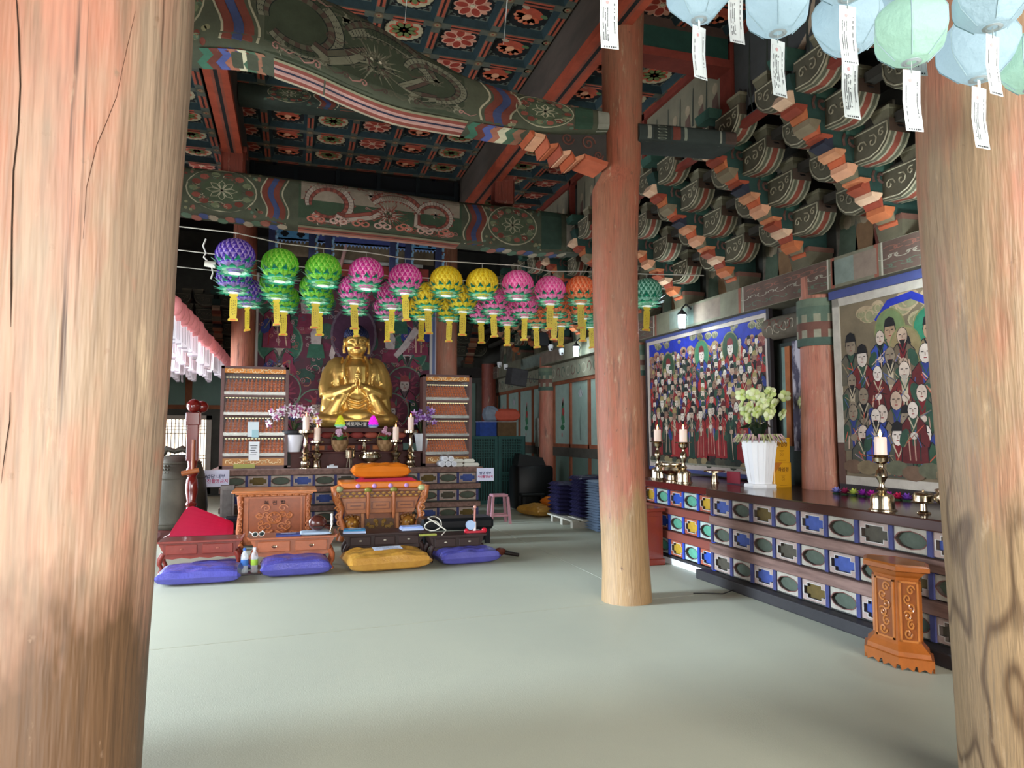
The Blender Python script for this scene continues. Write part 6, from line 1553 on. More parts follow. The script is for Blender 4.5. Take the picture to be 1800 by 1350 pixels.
WD = [(1070, -75, .235, 120, 'white lantern out of sight above, its paper tag hanging in front of the middle pillar', 0, .2), (1228, -12, .235, 112, 'white lantern leftmost of the lit cluster, its tag beside the middle pillar', 0, .5), (1292, -78, .29, 115, 'white lantern above the picture edge, its tag hanging between the two left lanterns', 0, .35),
      (1366, 8, .235, 120, 'white lantern second from the left of the lit cluster', 0, .45), (1492, 38, .25, 126, 'white lantern in the middle of the cluster, half covered by a tag', 0, .3), (1600, 55, .205, 130, 'pale mint lantern in the middle of the cluster', 1, .2), (1606, -42, .26, 130, 'white lantern directly above the mint one', 0, .1),
      (1488, -55, .2, 125, 'white lantern above the picture edge whose tag covers the middle lantern', 0, .25), (1718, 85, .235, 130, 'white lantern low in front of the thick right pillar', 0, .35), (1742, -5, .195, 128, 'white lantern above the low one at the thick right pillar', 0, .4), (1812, 110, .2, 112, 'mint lantern cut by the right picture edge', 1, .2)]
for px, py, d, w_, lab, k, tw in WD: white_lantern(px, py, d, w_, lab, k, tw=tw)
for a_, b_ in ((0, 1), (3, 5), (8, 9)):
    pass
m = MB(); m.tube([(.6, 2.9, 3.42), (1.9, 2.2, 3.36), (2.6, 1.2, 3.4)], .003, 5); 
tag(m.build('white_lantern_wire', 'wire'), 'thin wire carrying the white lanterns', 'wire')

# rows of pale pink lanterns with white tags in the left aisle
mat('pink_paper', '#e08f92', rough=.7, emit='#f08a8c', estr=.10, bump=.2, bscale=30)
mat('pink_dim', '#c98a9a', rough=.7)
m = MB(); m.lathe([(.05, -.12), (.1, -.1), (.13, -.04), (.132, .02), (.11, .09), (.05, .13)], 12); PL = m.mesh('shade', smooth=60); PL.materials.append(MATS['pink_paper'])
m = MB(); m.set('#dcd6dc'); m.box((0, 0, -.3), (.085, .003, .33)); m.box((0, .01, -.47), (.07, .004, .03), '#a99fa8')
for k in range(3):
    for sgn in (-1, 1): m.box((-.02 + .02 * k, sgn * .003, -.3), (.005, .001, .2 + .03 * k), '#8a848c')
PT = m.mesh('name_tag'); PT.materials.append(mat('tag_white', None, rough=.7, emit='col', estr=.06))
RN = ('inner', 'second', 'third', 'outer')
for col_, x in enumerate((-1.44, -1.76, -2.08, -2.4)):
    for i in range(30):
        y = 9.5 + .262 * i + .06 * col_; z = 3.04
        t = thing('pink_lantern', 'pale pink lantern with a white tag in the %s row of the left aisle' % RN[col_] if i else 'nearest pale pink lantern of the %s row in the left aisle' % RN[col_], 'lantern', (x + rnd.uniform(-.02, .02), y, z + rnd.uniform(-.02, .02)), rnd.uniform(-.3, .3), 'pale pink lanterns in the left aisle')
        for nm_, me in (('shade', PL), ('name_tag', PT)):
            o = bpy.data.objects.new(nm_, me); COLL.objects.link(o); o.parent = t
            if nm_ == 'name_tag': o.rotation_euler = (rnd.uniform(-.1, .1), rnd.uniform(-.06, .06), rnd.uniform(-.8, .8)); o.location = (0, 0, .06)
    m = MB(); m.tube([(x, 9.3, 3.18), (x, 17.3, 3.18)], .004, 4); tag(m.build('aisle_wire', 'wire'), 'wire of the %s row of pink lanterns' % RN[col_], 'wire')

for x, y, x2, lab in ((712, 38, 719, 'left of the two thin white strings dropping from the coffered ceiling'), (885, 78, 897, 'right of the two thin white strings dropping from the coffered ceiling')):
    p = onz(x, y, 5.79); q = CC + ray(x2, -60) * 4.2; m = MB(); m.tube([p, (p + q) / 2, q], .0035, 5, '#d8d8d2'); tag(m.build('hanging_string', 'paint_clean'), lab, 'string')
# ================================================================ FURNITURE IN FRONT OF THE MAIN ALTAR
def scroll_carving(par, name, cx, cz, y, w, h, col, mt, n=9, seed=1, r0=.012):
    """relief of curling vines on a board facing -y, mirrored left and right; each curl a part"""
    r = random.Random(seed)
    for k in range(n):
        u = r.uniform(.15, .95) * w; v = r.uniform(-.9, .9) * h; rr = r.uniform(.08, .16) * min(w, h) * 1.8; hd = r.choice((-1, 1)); a0 = r.uniform(0, 6)
        for s in (-1, 1):
            m = MB(); m.tube([(cx + s * (u + q[0]), y, cz + v + q[2]) for q in spiral((0, 0, 0), rr, 1.3, 14, a0, hd)], [r0 * (1.2 - .6 * i / 14) for i in range(15)], 5, col, flat=(1, 1)); m.build(name, mt, par, smooth=60)
def desk(label, loc, rz, W, D, H, col, drawers, dark=None, group='low desks', curl=True, knob='#2a2018', ring=True, mt='orange_wood'):
    t = thing('low_desk', label, 'desk', loc, rz, group)
    c2 = mixc(col, '#000000', .25); th = .022
    m = MB(); m.set(col); m.prism([(-W / 2, H - th), (W / 2, H - th), (W / 2 + .012, H + (.02 if curl else 0)), (W / 2 - .02, H), (-W / 2 + .02, H), (-W / 2 - .012, H + (.02 if curl else 0))], -D / 2, D / 2, 'y'); m.build('top', mt, t, bevel=.003)
    bw = W * .84; dh = H * .42; z1 = H - th; z0 = z1 - dh
    m = MB(); m.set(c2); m.bb(-bw / 2, bw / 2, -D / 2 + .04, D / 2 - .03, z0, z1); m.build('case', mt, t)
    for i in range(drawers):
        w = bw / drawers; cx = -bw / 2 + w * (i + .5)
        m = MB(); m.set(col); m.cbox((cx, -D / 2 + .038, (z0 + z1) / 2), (w * .86, .016, dh * .72), .006); d_ = m.build('drawer', mt, t)
        m = MB(); m.set(knob)
        if ring: m.tube([(cx + .025 * math.cos(x * PI / 6), -D / 2 + .02, (z0 + z1) / 2 + .008 - .02 * math.sin(x * PI / 6)) for x in range(7)], .004, 5)
        m.ell((cx, -D / 2 + .024, (z0 + z1) / 2 + .006), (.018, .006, .009), 8, 5); m.build('pull', 'brass' if ring else 'paint_clean', d_)
    m = MB(); m.set(col); n = 8
    pts = [(-bw / 2, z0 + .002)] + [(-bw / 2 + bw * k / n, z0 - .018 - (.014 if k % 2 else .0)) for k in range(n + 1)] + [(bw / 2, z0 + .002)]
    m.prism(pts[::-1], -D / 2 + .045, -D / 2 + .06, 'y'); m.build('apron', mt, t)
    for sx in (-1, 1):
        for sy in (-1, 1):
            m = MB(); m.set(col); x = sx * bw / 2; y = sy * (D / 2 - .055)
            m.tube([(x, y, z0 + .03), (x + sx * .03, y, z0 - .03), (x + sx * .035, y, z0 * .55), (x + sx * .01, y, .05), (x + sx * .03, y, .0)], [.03, .032, .024, .02, .026], 8); m.build('leg', mt, t, smooth=60)
        m = MB(); m.set(col); m.prism([(sx * bw / 2, z1), (sx * (bw / 2 + W * .06), z1), (sx * (bw / 2 + .02), z1 - .07), (sx * bw / 2, z1 - .1)][::sx], -D / 2 + .05, D / 2 - .05, 'y'); m.build('side_bracket', mt, t)
    return t
BY = 8.0
desk('red-brown low desk with two drawers at the far left, before the crimson cushion', (-.93, 8.62, 0), 0, .86, .36, .34, '#7a2f26', 2, ring=False, knob='#8a4a3c')
desk('orange-brown low desk with brass pulls in front of the donation box', (.03, 8.42, 0), 0, .92, .42, .37, '#9a5230', 2)
desk('dark brown three-drawer low desk carrying the blue papers', (1.06, 8.72, 0), 0, 1.0, .4, .33, '#2f1d1a', 3, ring=False, knob='#b0a898', curl=False, mt='paint_clean')
desk('dark two-drawer low desk with the red and white ornament', (1.86, 8.42, 0), .04, .68, .36, .31, '#2b1b19', 2, ring=False, knob='#b0a898', curl=False, mt='paint_clean')
# cushions
def pillow_mesh(W, D, H, n=22, puff=.45, wr=0.0, seed=0):
    m = MB(); V = []
    def zf(u, v): return (1 - abs(u) ** 5) ** .42 * (1 - abs(v) ** 5) ** .42
    for s in (1, -1):
        g_ = []
        for i in range(n + 1):
            row = []
            for j in range(n + 1):
                u, v = -1 + 2 * i / n, -1 + 2 * j / n; h = max(0, zf(u, v))
                nz_ = wr * mnoise.noise(Vector((u * 2.3 + seed, v * 5, s * 3.0)))
                row.append((u * W / 2 * (1 - .03 * (1 - abs(v))), v * D / 2 * (1 - .03 * (1 - abs(u))), H / 2 + s * H / 2 * h + (nz_ * h if s > 0 else 0)))
            g_.append(row)
        for i in range(n):
            for j in range(n):
                q = [g_[i][j], g_[i + 1][j], g_[i + 1][j + 1], g_[i][j + 1]]; m.add(q if s > 0 else q[::-1], [(0, 1, 2, 3)])
    return m
mat('satin_purple', '#4b4a98', rough=.3, var=.45, vscale=14, var_col='#33326e', bump=.2, bscale=60, spec=.7)
mat('satin_gold', '#b98a3a', rough=.35, var=.5, vscale=16, var_col='#8f5a1e', bump=.2, bscale=50, spec=.7)
mat('satin_orange', '#d4721c', rough=.35, var=.25, vscale=5, var_col='#a84c0e', bump=.12, bscale=12)
mat('satin_red', '#a80c34', rough=.6, var=.2, vscale=5)
mat('satin_navy', '#23203c', rough=.4, var=.5, vscale=14, var_col='#151426', bump=.15, bscale=50)
mat('cotton_grey', '#6f7f92', rough=.8, var=.2, vscale=8, bump=.1, bscale=80)
def cushion(label, loc, rz, W, D, H, mt, group='floor cushions', wr=.02, seed=0, rx=0):
    m = pillow_mesh(W, D, H, wr=wr, seed=seed); o = m.build('floor_cushion', mt, smooth=60, fix=False); o.location = loc; o.rotation_euler = (rx, 0, rz)
    return tag(o, label, 'cushion', group)
def fl(x, y): p = onz(x, y, 0); return p
cushion('violet-blue satin cushion at the far left before the red-brown desk', (-.86, 7.98, 0), .0, .8, .56, .16, 'satin_purple', seed=1)
cushion('violet-blue satin cushion in front of the orange-brown desk', (.06, 8.12, 0), .04, .72, .54, .18, 'satin_purple', seed=2)
cushion('golden satin cushion with a white note, in front of the dark desk', (1.02, 8.16, 0), .1, .92, .62, .2, 'satin_gold', seed=3, wr=.035)
cushion('violet-blue satin cushion at the right end, before the dark two-drawer desk', (1.95, 8.25, 0), .1, .72, .5, .17, 'satin_purple', seed=4, wr=.03)
cushion('violet-blue cushion tucked under the red-brown desk', (-.72, 8.62, 0), 0, .7, .36, .08, 'satin_purple', seed=5)
t = thing('paper_note', 'white note with two lines of Korean writing lying on the golden cushion', 'note', (1.04, 8.16, .212), .12); t.rotation_euler = (.12, 0, .12)
m = MB(); m.set('#ccd6ec'); m.box((0, 0, 0), (.32, .13, .003)); m.build('sheet', 'paper', t)
a = Art(); a.text('스님자리입니다', -.02, .02, .032, '#3a4468'); a.text('앉지 마십시오', .03, -.025, .032, '#3a4468'); a.build('writing', lambda u, v, h: (u, v, .0018 + h), 'paper', t)
# crimson cushion leaning over the bell stand foot
cm = MB(); cm.add([(-.42, 0, 0), (.42, -.05, 0), (.3, .25, .05), (-.12, .22, .42), (-.2, .2, .4), (.4, .2, .18)], [(0, 1, 5, 3), (0, 3, 4), (3, 5, 2), (1, 2, 5), (0, 4, 2, 1), (4, 3, 2)])
o = cm.build('crimson_cushion', 'satin_red'); 
ca_ = o.data.attributes.new('crease_edge', 'FLOAT', 'EDGE'); ca_.data.foreach_set('value', [.75] * len(o.data.edges))
sb = o.modifiers.new('s', 'SUBSURF'); sb.levels = 3; sb.render_levels = 3
o.location = (-1.12, 10.2, .12); tag(o, 'crimson cloth cushion piled at the foot of the bell stand', 'cushion')
m = MB(); m.set('#2c1c1a'); m.bb(-1.5, -.7, 10.1, 10.7, 0, .16); tag(m.build('low_platform', 'dark_wood'), 'dark low platform under the crimson cushion', 'platform')

# donation box
t = thing('donation_box', 'carved orange-brown donation box with lettering and scrollwork', 'donation box', (-.2, 10.15, 0)); t.scale = (.92, 1, .79)
OW = '#a35a34'
m = MB(); m.set(OW); m.bb(-.42, .42, -.25, .3, .06, .86); m.build('body', 'orange_wood', t, bevel=.01)
m = MB(); m.set('#b5672f'); m.box((0, .02, .93), (1.14, .72, .035)); m.box((0, .02, .9), (1.04, .64, .03)); m.box((0, .02, .87), (.96, .6, .03)); m.build('lid', 'orange_wood', t, bevel=.006)
for k in range(9):
    m = MB(); m.set('#b06a40'); m.ell((-.4 + .1 * k, -.285, .868), (.045, .02, .02), 8, 5); m.build('bead', 'orange_wood', t, smooth=60)
for s in (-1, 1):
    m = MB(); m.set(OW); m.tube([(s * .45, -.24, .05), (s * .47, -.25, .3), (s * .45, -.25, .6), (s * .46, -.25, .86)], [.05, .04, .035, .045], 10); m.build('corner_post', 'orange_wood', t, smooth=60)
    for k in range(8):
        m = MB(); m.tube([(s * .45 + q[0], -.295, .14 + .09 * k + q[2]) for q in spiral((0, 0, 0), .032, 1.2, 10, k, s)], .008, 5, '#b87048'); m.build('post_curl', 'orange_wood', t)
    m = MB(); m.set(OW); m.tube([(s * .42, -.27, .06), (s * .48, -.3, .03), (s * .46, -.31, .0)], [.05, .045, .04], 8); m.build('foot', 'orange_wood', t, smooth=60)
m = MB(); m.set('#8a4626'); m.bb(-.36, .36, -.262, -.25, .14, .82); m.build('panel', 'orange_wood', t)
for b in ((-.37, .37, .82, .84), (-.37, .37, .12, .14), (-.37, -.35, .14, .82), (.35, .37, .14, .82)):
    m = MB(); m.set(OW); m.bb(b[0], b[1], -.275, -.25, b[2], b[3]); m.build('panel_moulding', 'orange_wood', t)
scroll_carving(t, 'vine_scroll', 0, .45, -.268, .3, .26, '#b56c44', 'orange_wood', 11, 4, .013)
m = MB(); m.tube([(.09 * math.cos(x * PI / 8), -.27, .5 + .09 * math.sin(x * PI / 8)) for x in range(17)], .016, 6, '#b56c44'); m.build('wheel', 'orange_wood', t, smooth=60)
for k in range(8):
    m = MB(); m.ell((.062 * math.cos(k * PI / 4), -.27, .5 + .062 * math.sin(k * PI / 4)), (.02, .012, .02), 8, 5, '#b06840'); m.build('wheel_petal', 'orange_wood', t)
for s in (-1, 1):
    m = MB(); m.tube([(s * .02, -.27, .3), (s * .1, -.275, .24), (s * .17, -.27, .3), (s * .1, -.275, .36)], [.02, .035, .03, .012], 8, '#ad6238'); m.build('lotus_leaf', 'orange_wood', t, smooth=60)
a = Art(); 
for k, ch in enumerate('복전함'): a.text(ch, -.11 + .11 * k, .74, .075, '#2c1a12', bold=.002)
a.build('lettering', lambda u, v, h: (u, -.2635 - h, v), 'paper', t)

# carved altar table with its cloth
t = thing('carved_table', 'ornate carved wooden offering table with lion heads and dragon corners', 'table', (1.2, 10.5, 0)); t.scale = (.93, 1, .9)
TW, TD, CW = 1.26, .6, '#9c5a2e'
m = MB(); m.set(CW); m.prism([(-.5, .42), (.5, .42), (.58, .66), (-.58, .66)], -TD / 2, TD / 2, 'y'); m.build('tray', 'orange_wood', t, bevel=.006)
m = MB(); m.set('#8a4a24'); m.bb(-.66, .66, -.33, .33, .76, .8); m.bb(-.62, .62, -.31, .31, .66, .76); m.build('rim', 'orange_wood', t, bevel=.006)
for k in range(14):
    for j in range(2):
        m = MB(); m.at((-.58 + .089 * k + .045 * j, -.318, .735 - .045 * j)); m.tube([(.042 * math.cos(x * PI / 6), 0, .03 * math.sin(x * PI / 6) - .01) for x in range(7)], .008, 5, '#5c2f14'); m.ell((0, .004, .0), (.034, .012, .022), 8, 5, '#b08038'); m.build('lotus_scale', 'orange_wood', t)
for k in range(3):
    cx = (-.37, 0, .37)[k]; m = MB(); m.set('#7a3f1e'); m.box((cx, -.30, .54), (.28, .02, .12)); m.set(CW); m.box((cx, -.312, .54), (.24, .012, .085)); m.set('#6a3418'); m.box((cx, -.32, .54), (.16, .006, .022)); m.build('tray_panel', 'orange_wood', t)
for x in (-.19, .19):
    m = MB(); m.tube([(x, -.34, .76), (x, -.345, .6), (x, -.34, .45), (x, -.33, .34)], [.03, .026, .03, .014], 8, '#b06a44'); m.build('carved_strut', 'orange_wood', t, smooth=60)
    m = MB(); m.ell((x, -.34, .78), (.06, .04, .04), 10, 6, '#7d7a34'); m.build('leaf_boss', 'paint_gloss', t, smooth=60)
for s in (-1, 1):
    m = MB(); m.tube([(s * .6, -.3, .84), (s * .68, -.32, .82), (s * .66, -.3, .66), (s * .58, -.3, .5), (s * .6, -.32, .36), (s * .54, -.32, .2), (s * .6, -.33, .02)], [.03, .06, .055, .05, .045, .05, .06], 10, '#b5683a'); m.build('dragon_corner', 'orange_wood', t, smooth=60)
    for k in range(7):
        m = MB(); m.tube([(s * (.66 - .012 * k) + q[0], -.35, .8 - .1 * k + q[2]) for q in spiral((0, 0, 0), .05, 1.2, 10, k, s)], .013, 5, '#c07a48'); m.build('dragon_curl', 'orange_wood', t, smooth=60)
    m = MB(); m.ell((s * .62, -.33, .8), (.07, .05, .05), 10, 6, '#a8ac7a'); m.build('corner_flower', 'paint_gloss', t, smooth=60)
    lion = MB(); lx = s * .42
    lion.ell((lx, -.28, .26), (.1, .09, .11), 14, 9, '#8a5a24'); lion.ell((lx, -.37, .22), (.055, .045, .045), 10, 6, '#a5722c'); lion.ell((lx, -.4, .245), (.022, .02, .016), 8, 5, '#5a3010')
    for q in (-1, 1): lion.ell((lx + q * .04, -.36, .3), .02, 8, 5, '#c99a44'); lion.ell((lx + q * .09, -.27, .35), (.03, .02, .035), 8, 5, '#8a5a24')
    for k in range(12): lion.ell((lx + .1 * math.cos(k * PI / 6), -.26, .27 + .11 * math.sin(k * PI / 6)), .028, 7, 5, '#6d431a')
    lion.build('lion_head', 'paint_gloss', t, smooth=60)
    m = MB(); m.set('#8a4c26'); m.bb(s * .42 - .07, s * .42 + .07, -.22, .25, 0, .42); m.build('leg', 'orange_wood', t)
m = MB(); m.set('#7a401f'); m.bb(-.35, .35, -.2, .2, .04, .42); m.build('centre_case', 'orange_wood', t)
m = MB(); m.set('#4a2c12'); m.bb(-.22, .22, -.215, -.2, .06, .33); m.build('carved_panel', 'orange_wood', t)
scroll_carving(t, 'panel_scroll', 0, .2, -.22, .2, .11, '#7d5c24', 'paint_gloss', 9, 8, .012)
for s in (-.26, .26):
    m = MB(); m.set('#a5683a'); m.bb(s - .02, s + .02, -.24, -.2, 0, .42); m.build('stile', 'orange_wood', t)
tc_ = thing('table_cloth', 'orange cloth with pink tassels on the carved table', 'cloth', (1.2, 10.5, .72)); tc_.scale = (.93, 1, .9)
m = MB(); m.bb(-.6, .62, -.32, .3, 0, .1); m.build('cloth', 'satin_orange', tc_, bevel=.02)
for k in range(4):
    m = MB(); m.ell((-.34 + .24 * k, -.33, .04), (.035, .015, .035), 8, 6, '#b58ac0'); m.build('tassel', 'paint_clean', tc_, smooth=60)
m = MB(); m.set('#8f0f3c'); m.prism([(-.34, .0), (.5, .0), (.42, .05), (-.24, .04)], -.25, .2, 'y'); o = m.build('crimson_mat', 'satin_red'); o.location = (1.22, 10.5, .81); tag(o, 'crimson mat under the orange pillow', 'mat')
o = pillow_mesh(.82, .5, .2, wr=.03, seed=6).build('orange_pillow', 'satin_orange', smooth=60, fix=False); o.location = (1.22, 10.48, .852); tag(o, 'plump orange satin pillow on top of the carved table', 'pillow')

# bell and its stand
t = thing('bronze_bell', 'large dark bronze temple bell beside the red stand', 'bell', (-1.6, 11.6, .12))
P = [(.4, 0), (.42, .05), (.405, .1), (.42, .3), (.405, .5), (.37, .75), (.31, .95), (.24, 1.02), (.1, 1.05), (.02, 1.05)]
m = MB(); m.lathe(P, 32); m.build('body', mat('bronze', '#4b463c', rough=.5, metal=.55, var=.5, vscale=5, var_col='#2e2b26', bump=.05), t, smooth=40)
for z, r_ in ((.08, .412), (.72, .378), (.94, .32)):
    m = MB(); m.tube([(r_ * math.cos(x * PI / 16), r_ * math.sin(x * PI / 16), z) for x in range(33)], .012, 6, cap=False); m.build('band', 'bronze', t, smooth=60)
for k in range(9):
    an = -PI / 2 - .5 + .13 * (k % 3); zz = .8 + .05 * (k // 3); m = MB(); m.ell((.345 * math.cos(an), .345 * math.sin(an), zz), .016, 8, 5); m.build('boss', 'bronze', t)
m = MB(); m.tube([(-.22, 0, 1.04), (-.16, 0, 1.14), (-.05, 0, 1.1), (.05, 0, 1.14), (.14, 0, 1.1), (.2, 0, 1.04)], [.04, .05, .04, .05, .045, .03], 8); m.build('dragon_loop', 'bronze', t, smooth=60)
m = MB(); m.lathe([(.46, -.12), (.46, -.02), (.4, 0)], 20, col='#3a2622'); m.build('plinth', 'dark_wood', t)
t = thing('bell_stand', 'glossy red turned-wood bell stand post with a carved foot and striker', 'stand', (-1.33, 10.95, 0))
mat('lacquer_red', '#6b1712', rough=.18, var=.4, vscale=5, var_col='#3a0d0a', coat=.6)
m = MB(); m.lathe([(.055, .38), (.075, .42), (.06, .46), (.08, .5), (.06, .54), (.085, .7), (.075, .84), (.055, .88), (.08, .92), (.08, .98), (.06, 1.02), (.065, 1.1)], 16); m.build('turned_post', 'lacquer_red', t, smooth=45)
m = MB(); m.bb(-.075, .075, -.075, .075, 1.1, 1.62); m.bb(-.09, .09, -.09, .09, 1.6, 1.78); m.build('square_post', 'lacquer_red', t, bevel=.01)
m = MB(); m.ell((0, -.02, 1.87), .095, 14, 10); m.ell((.1, .05, 1.86), .085, 14, 10); m.build('finial', 'lacquer_red', t, smooth=60)
m = MB(); m.prism([(.06, .4), (-.06, .4), (-.12, .34), (-.26, .1), (-.34, .06), (-.34, 0), (.2, 0), (.2, .08), (.1, .14)], -.06, .06, 'y'); m.build('foot', 'lacquer_red', t, bevel=.012)
m = MB(); m.tube([(.02, -.1, 1.4), (.02, -.1, .98)], .022, 8, '#8a4a2c'); m.tube([(-.12, -.11, .93), (.1, -.11, .98)], .035, 8, '#9a5a34'); m.build('striker', 'paint_gloss', t, smooth=50)
m = MB(); m.set('#807a76'); m.bb(-.99, -.8, 11.35, 11.5, 0, .72); m.set('#6a6562'); m.bb(-.96, -.83, 11.34, 11.35, .05, .66); tag(m.build('grey_post', 'paint'), 'grey painted post between the bell and the main altar', 'post')
m = MB(); m.set('#22262e'); m.cbox((-.62, 11.2, .14), (.6, .4, .28), .04); tag(m.build('black_case', 'paint_gloss'), 'black case on the floor left of the donation box', 'case')

# small things on the desks
H1, H2, H3, H4 = .34, .37, .33, .31
t = thing('moktak', 'round dark wooden temple block on the pale blue pad', 'temple block', (.29, 8.4, H2 + .035))
m = MB(); m.ell((0, 0, .085), (.1, .1, .085), 18, 12); m.build('ball', mat('moktak', '#4a231c', rough=.25, coat=.4), t, smooth=60)
m = MB(); m.set('#180c0a'); m.box((0, -.088, .05), (.1, .03, .012)); m.build('slit', 'paint_clean', t); m = MB(); m.tube([(.08, -.06, .04), (.15, -.05, .02), (.16, .02, .03), (.1, .06, .05)], .014, 7); m.build('handle', 'moktak', t, smooth=60)
m = pillow_mesh(.34, .26, .035); o = m.build('blue_pad', mat('pad_blue', '#a9bcd2', rough=.7), smooth=60, fix=False); o.location = (.27, 8.38, H2); tag(o, 'pale blue pad under the wooden temple block', 'pad')
m = MB(); m.set('#2a3a78'); m.box((-.02, 8.36, H2 + .008), (.26, .18, .016)); m.set('#aab4d0'); m.box((-.02, 8.4, H2 + .0165), (.16, .02, .001)); tag(m.build('blue_booklet', 'paint_clean'), 'dark blue booklet on the orange-brown desk', 'booklet')
t = thing('glasses', 'white-rimmed sunglasses on the orange-brown desk', 'sunglasses', (-.33, 8.32, H2), .3)
for s in (-1, 1):
    m = MB(); m.tube([(s * .035 + .03 * math.cos(x * PI / 6), 0, .03 + .024 * math.sin(x * PI / 6)) for x in range(13)], .004, 5, '#dcd8d0'); m.build('rim', 'paint_clean', t); m = MB(); m.ell((s * .035, 0, .03), (.028, .003, .022), 10, 6, '#1a2a2c'); m.build('lens', 'paint_gloss', t); m = MB(); m.tube([(s * .066, 0, .04), (s * .07, .1, .05), (s * .06, .14, .02)], .004, 5, '#dcd8d0'); m.build('temple', 'paint_clean', t)
t = thing('hand_bell', 'small silver hand bell on the corner of the orange-brown desk', 'hand bell', (.44, 8.34, H2))
m = MB(); m.lathe([(.035, 0), (.032, .01), (.022, .05), (.012, .07), (.01, .09)], 14, col='#c9c9c6'); m.build('bell', 'brass', t, smooth=50); m = MB(); m.lathe([(.01, .09), (.016, .11), (.01, .14), (.017, .16), (.012, .2), (.018, .215), (.004, .23)], 10, col='#d6d2cc'); m.build('handle', 'paint_gloss', t, smooth=50)
def papers(label, loc, rz, c):
    t = thing('paper_pack', label, 'papers', loc, rz); m = MB(); m.set('#b9c9ea'); m.box((0, 0, .012), (.26, .19, .024)); m.build('stack', 'paper', t); m = MB(); m.set(c); m.box((0, .012, .032), (.24, .16, .016)); m.build('cover', 'paint_clean', t)
    m = MB(); m.set('#d8e2f2'); m.box((0, .012, .0405), (.15, .02, .001)); m.build('print_line', 'paper', t)
papers('bright blue wrapped papers at the left end of the dark desk', (.72, 8.66, H3), -.1, '#1f86b8'); papers('pale blue papers at the right end of the dark desk', (1.4, 8.74, H3), .05, '#8fa8e2')
t = thing('white_cable', 'loose coil of white cable between the two dark desks', 'cable', (1.62, 8.42, H4))
m = MB(); m.tube([(-.02 + .09 * math.cos(x * .5) * (1 + .1 * x / 8), .03 * math.sin(x), .07 + .07 * math.sin(x * .5) + .004 * x) for x in range(18)] + [(.12, -.1, .05), (.06, -.14, .0)], .007, 6, '#d6d2c6'); m.build('coil', 'paint_clean', t, smooth=60)
m = MB(); m.set('#8f9440'); m.box((-.1, -.12, .01), (.2, .05, .02)); m.build('plug_strip', 'paint_clean', t)
t = thing('red_white_ornament', 'small red and white ornament on the dark two-drawer desk', 'ornament', (2.1, 8.4, H4))
m = MB(); m.box((0, 0, .012), (.22, .08, .024), '#b01c30'); m.ell((.12, 0, .02), .035, 8, 6, '#c42036'); m.ell((-.1, 0, .02), .03, 8, 6, '#c42036'); m.build('base', 'paint_gloss', t); m = MB(); m.lathe([(.02, .02), (.02, .12), (.012, .13)], 10, col='#dcd8d8'); m.tube([(0, 0, .12), (.004, 0, .28)], .012, 8, '#b57a70'); m.ell((.004, 0, .3), .02, 8, 6, '#c99080'); m.build('stem', 'paint_gloss', t); m = MB(); m.at((-.05, 0, .09), 0, PI / 2); m.lathe([(.055, -.02), (.055, .02), (.02, .02)], 14, col='#9fb8d8'); m.build('disc', 'paint_gloss', t)
for k, (x, c, lab) in enumerate(((-.46, '#3a6ab0', 'clear water bottle with a blue label on the floor between the desks'), (-.36, '#8fb03a', 'clear water bottle with a green label on the floor between the desks'))):
    t = thing('water_bottle', lab, 'bottle', (x, 8.22, .012), 0, 'water bottles')
    m = MB(); m.lathe([(.035, 0), (.038, .01), (.038, .17), (.03, .2), (.014, .225), (.014, .24)], 14); m.build('bottle', mat('pet', '#dfe9ee', rough=.05, alpha=.35, spec=.8), t, smooth=50); m = MB(); m.lathe([(.0385, .08), (.0385, .14)], 14, col=c, cap=False); m.build('label', 'paint_clean', t, smooth=60); m = MB(); m.lathe([(.016, .235), (.016, .26)], 10, col='#2f62b0' if k == 0 else '#dfe4e8'); m.build('cap', 'paint_clean', t)
m = MB(); m.set('#221c1c'); m.bb(-.53, -.29, 8.13, 8.3, 0, .012); tag(m.build('bottle_tray', 'paint_gloss'), 'thin dark tray under the water bottles', 'tray')
t = thing('black_bench', 'low black upholstered bench behind the dark two-drawer desk', 'bench', (2.15, 9.7, 0))
m = MB(); m.set('#121418'); m.cbox((0, 0, .27), (1.0, .4, .16), .04); m.build('seat', 'paint_gloss', t)
for sx in (-1, 1):
    for sy in (-1, 1): m = MB(); m.set('#15161a'); m.box((sx * .42, sy * .14, .095), (.06, .06, .19)); m.build('leg', 'paint', t)
t = thing('wooden_mallet', 'brown mallet lying on the floor beside the last violet cushion', 'mallet', (2.42, 8.42, .035), .4)
m = MB(); m.ell((0, 0, .03), (.09, .05, .05), 12, 8, '#5a2c20'); m.build('head', 'paint_gloss', t, smooth=60); m = MB(); m.tube([(.05, -.03, .02), (.2, -.12, -.015)], [.03, .022], 8, '#1c1412'); m.build('handle', 'paint_gloss', t, smooth=60)
# ================================================================ RIGHT SIDE AND FAR CORNER
# carved hexagonal pedestal by the side altar
t = thing('carved_pedestal', 'carved orange-brown hexagonal wooden pedestal against the side altar', 'pedestal', (3.84, 3.87, 0), .0); t.scale = (.66, 1.16, 1.09)
OW2 = '#8f4d1c'
def hexring(rx, ry, z): return [(rx * math.cos(a_), ry * math.sin(a_), z) for a_ in [math.radians(d) for d in (30, 90, 150, 210, 270, 330)]]
prof = [(.245, .03), (.245, .07), (.225, .075), (.22, .1), (.185, .13), (.165, .15), (.155, .5), (.16, .52), (.18, .535), (.2, .555), (.235, .565), (.235, .59)]
m = MB(); m.set(OW2); m.loft([hexring(r, r, z) for r, z in prof]); m.build('body', 'orange_wood', t)
m = MB(); m.set('#9a561f'); m.loft([hexring(r, r, z) for r, z in ((.235, .59), (.21, .6), (.2, .598))]); m.build('top', 'orange_wood', t)
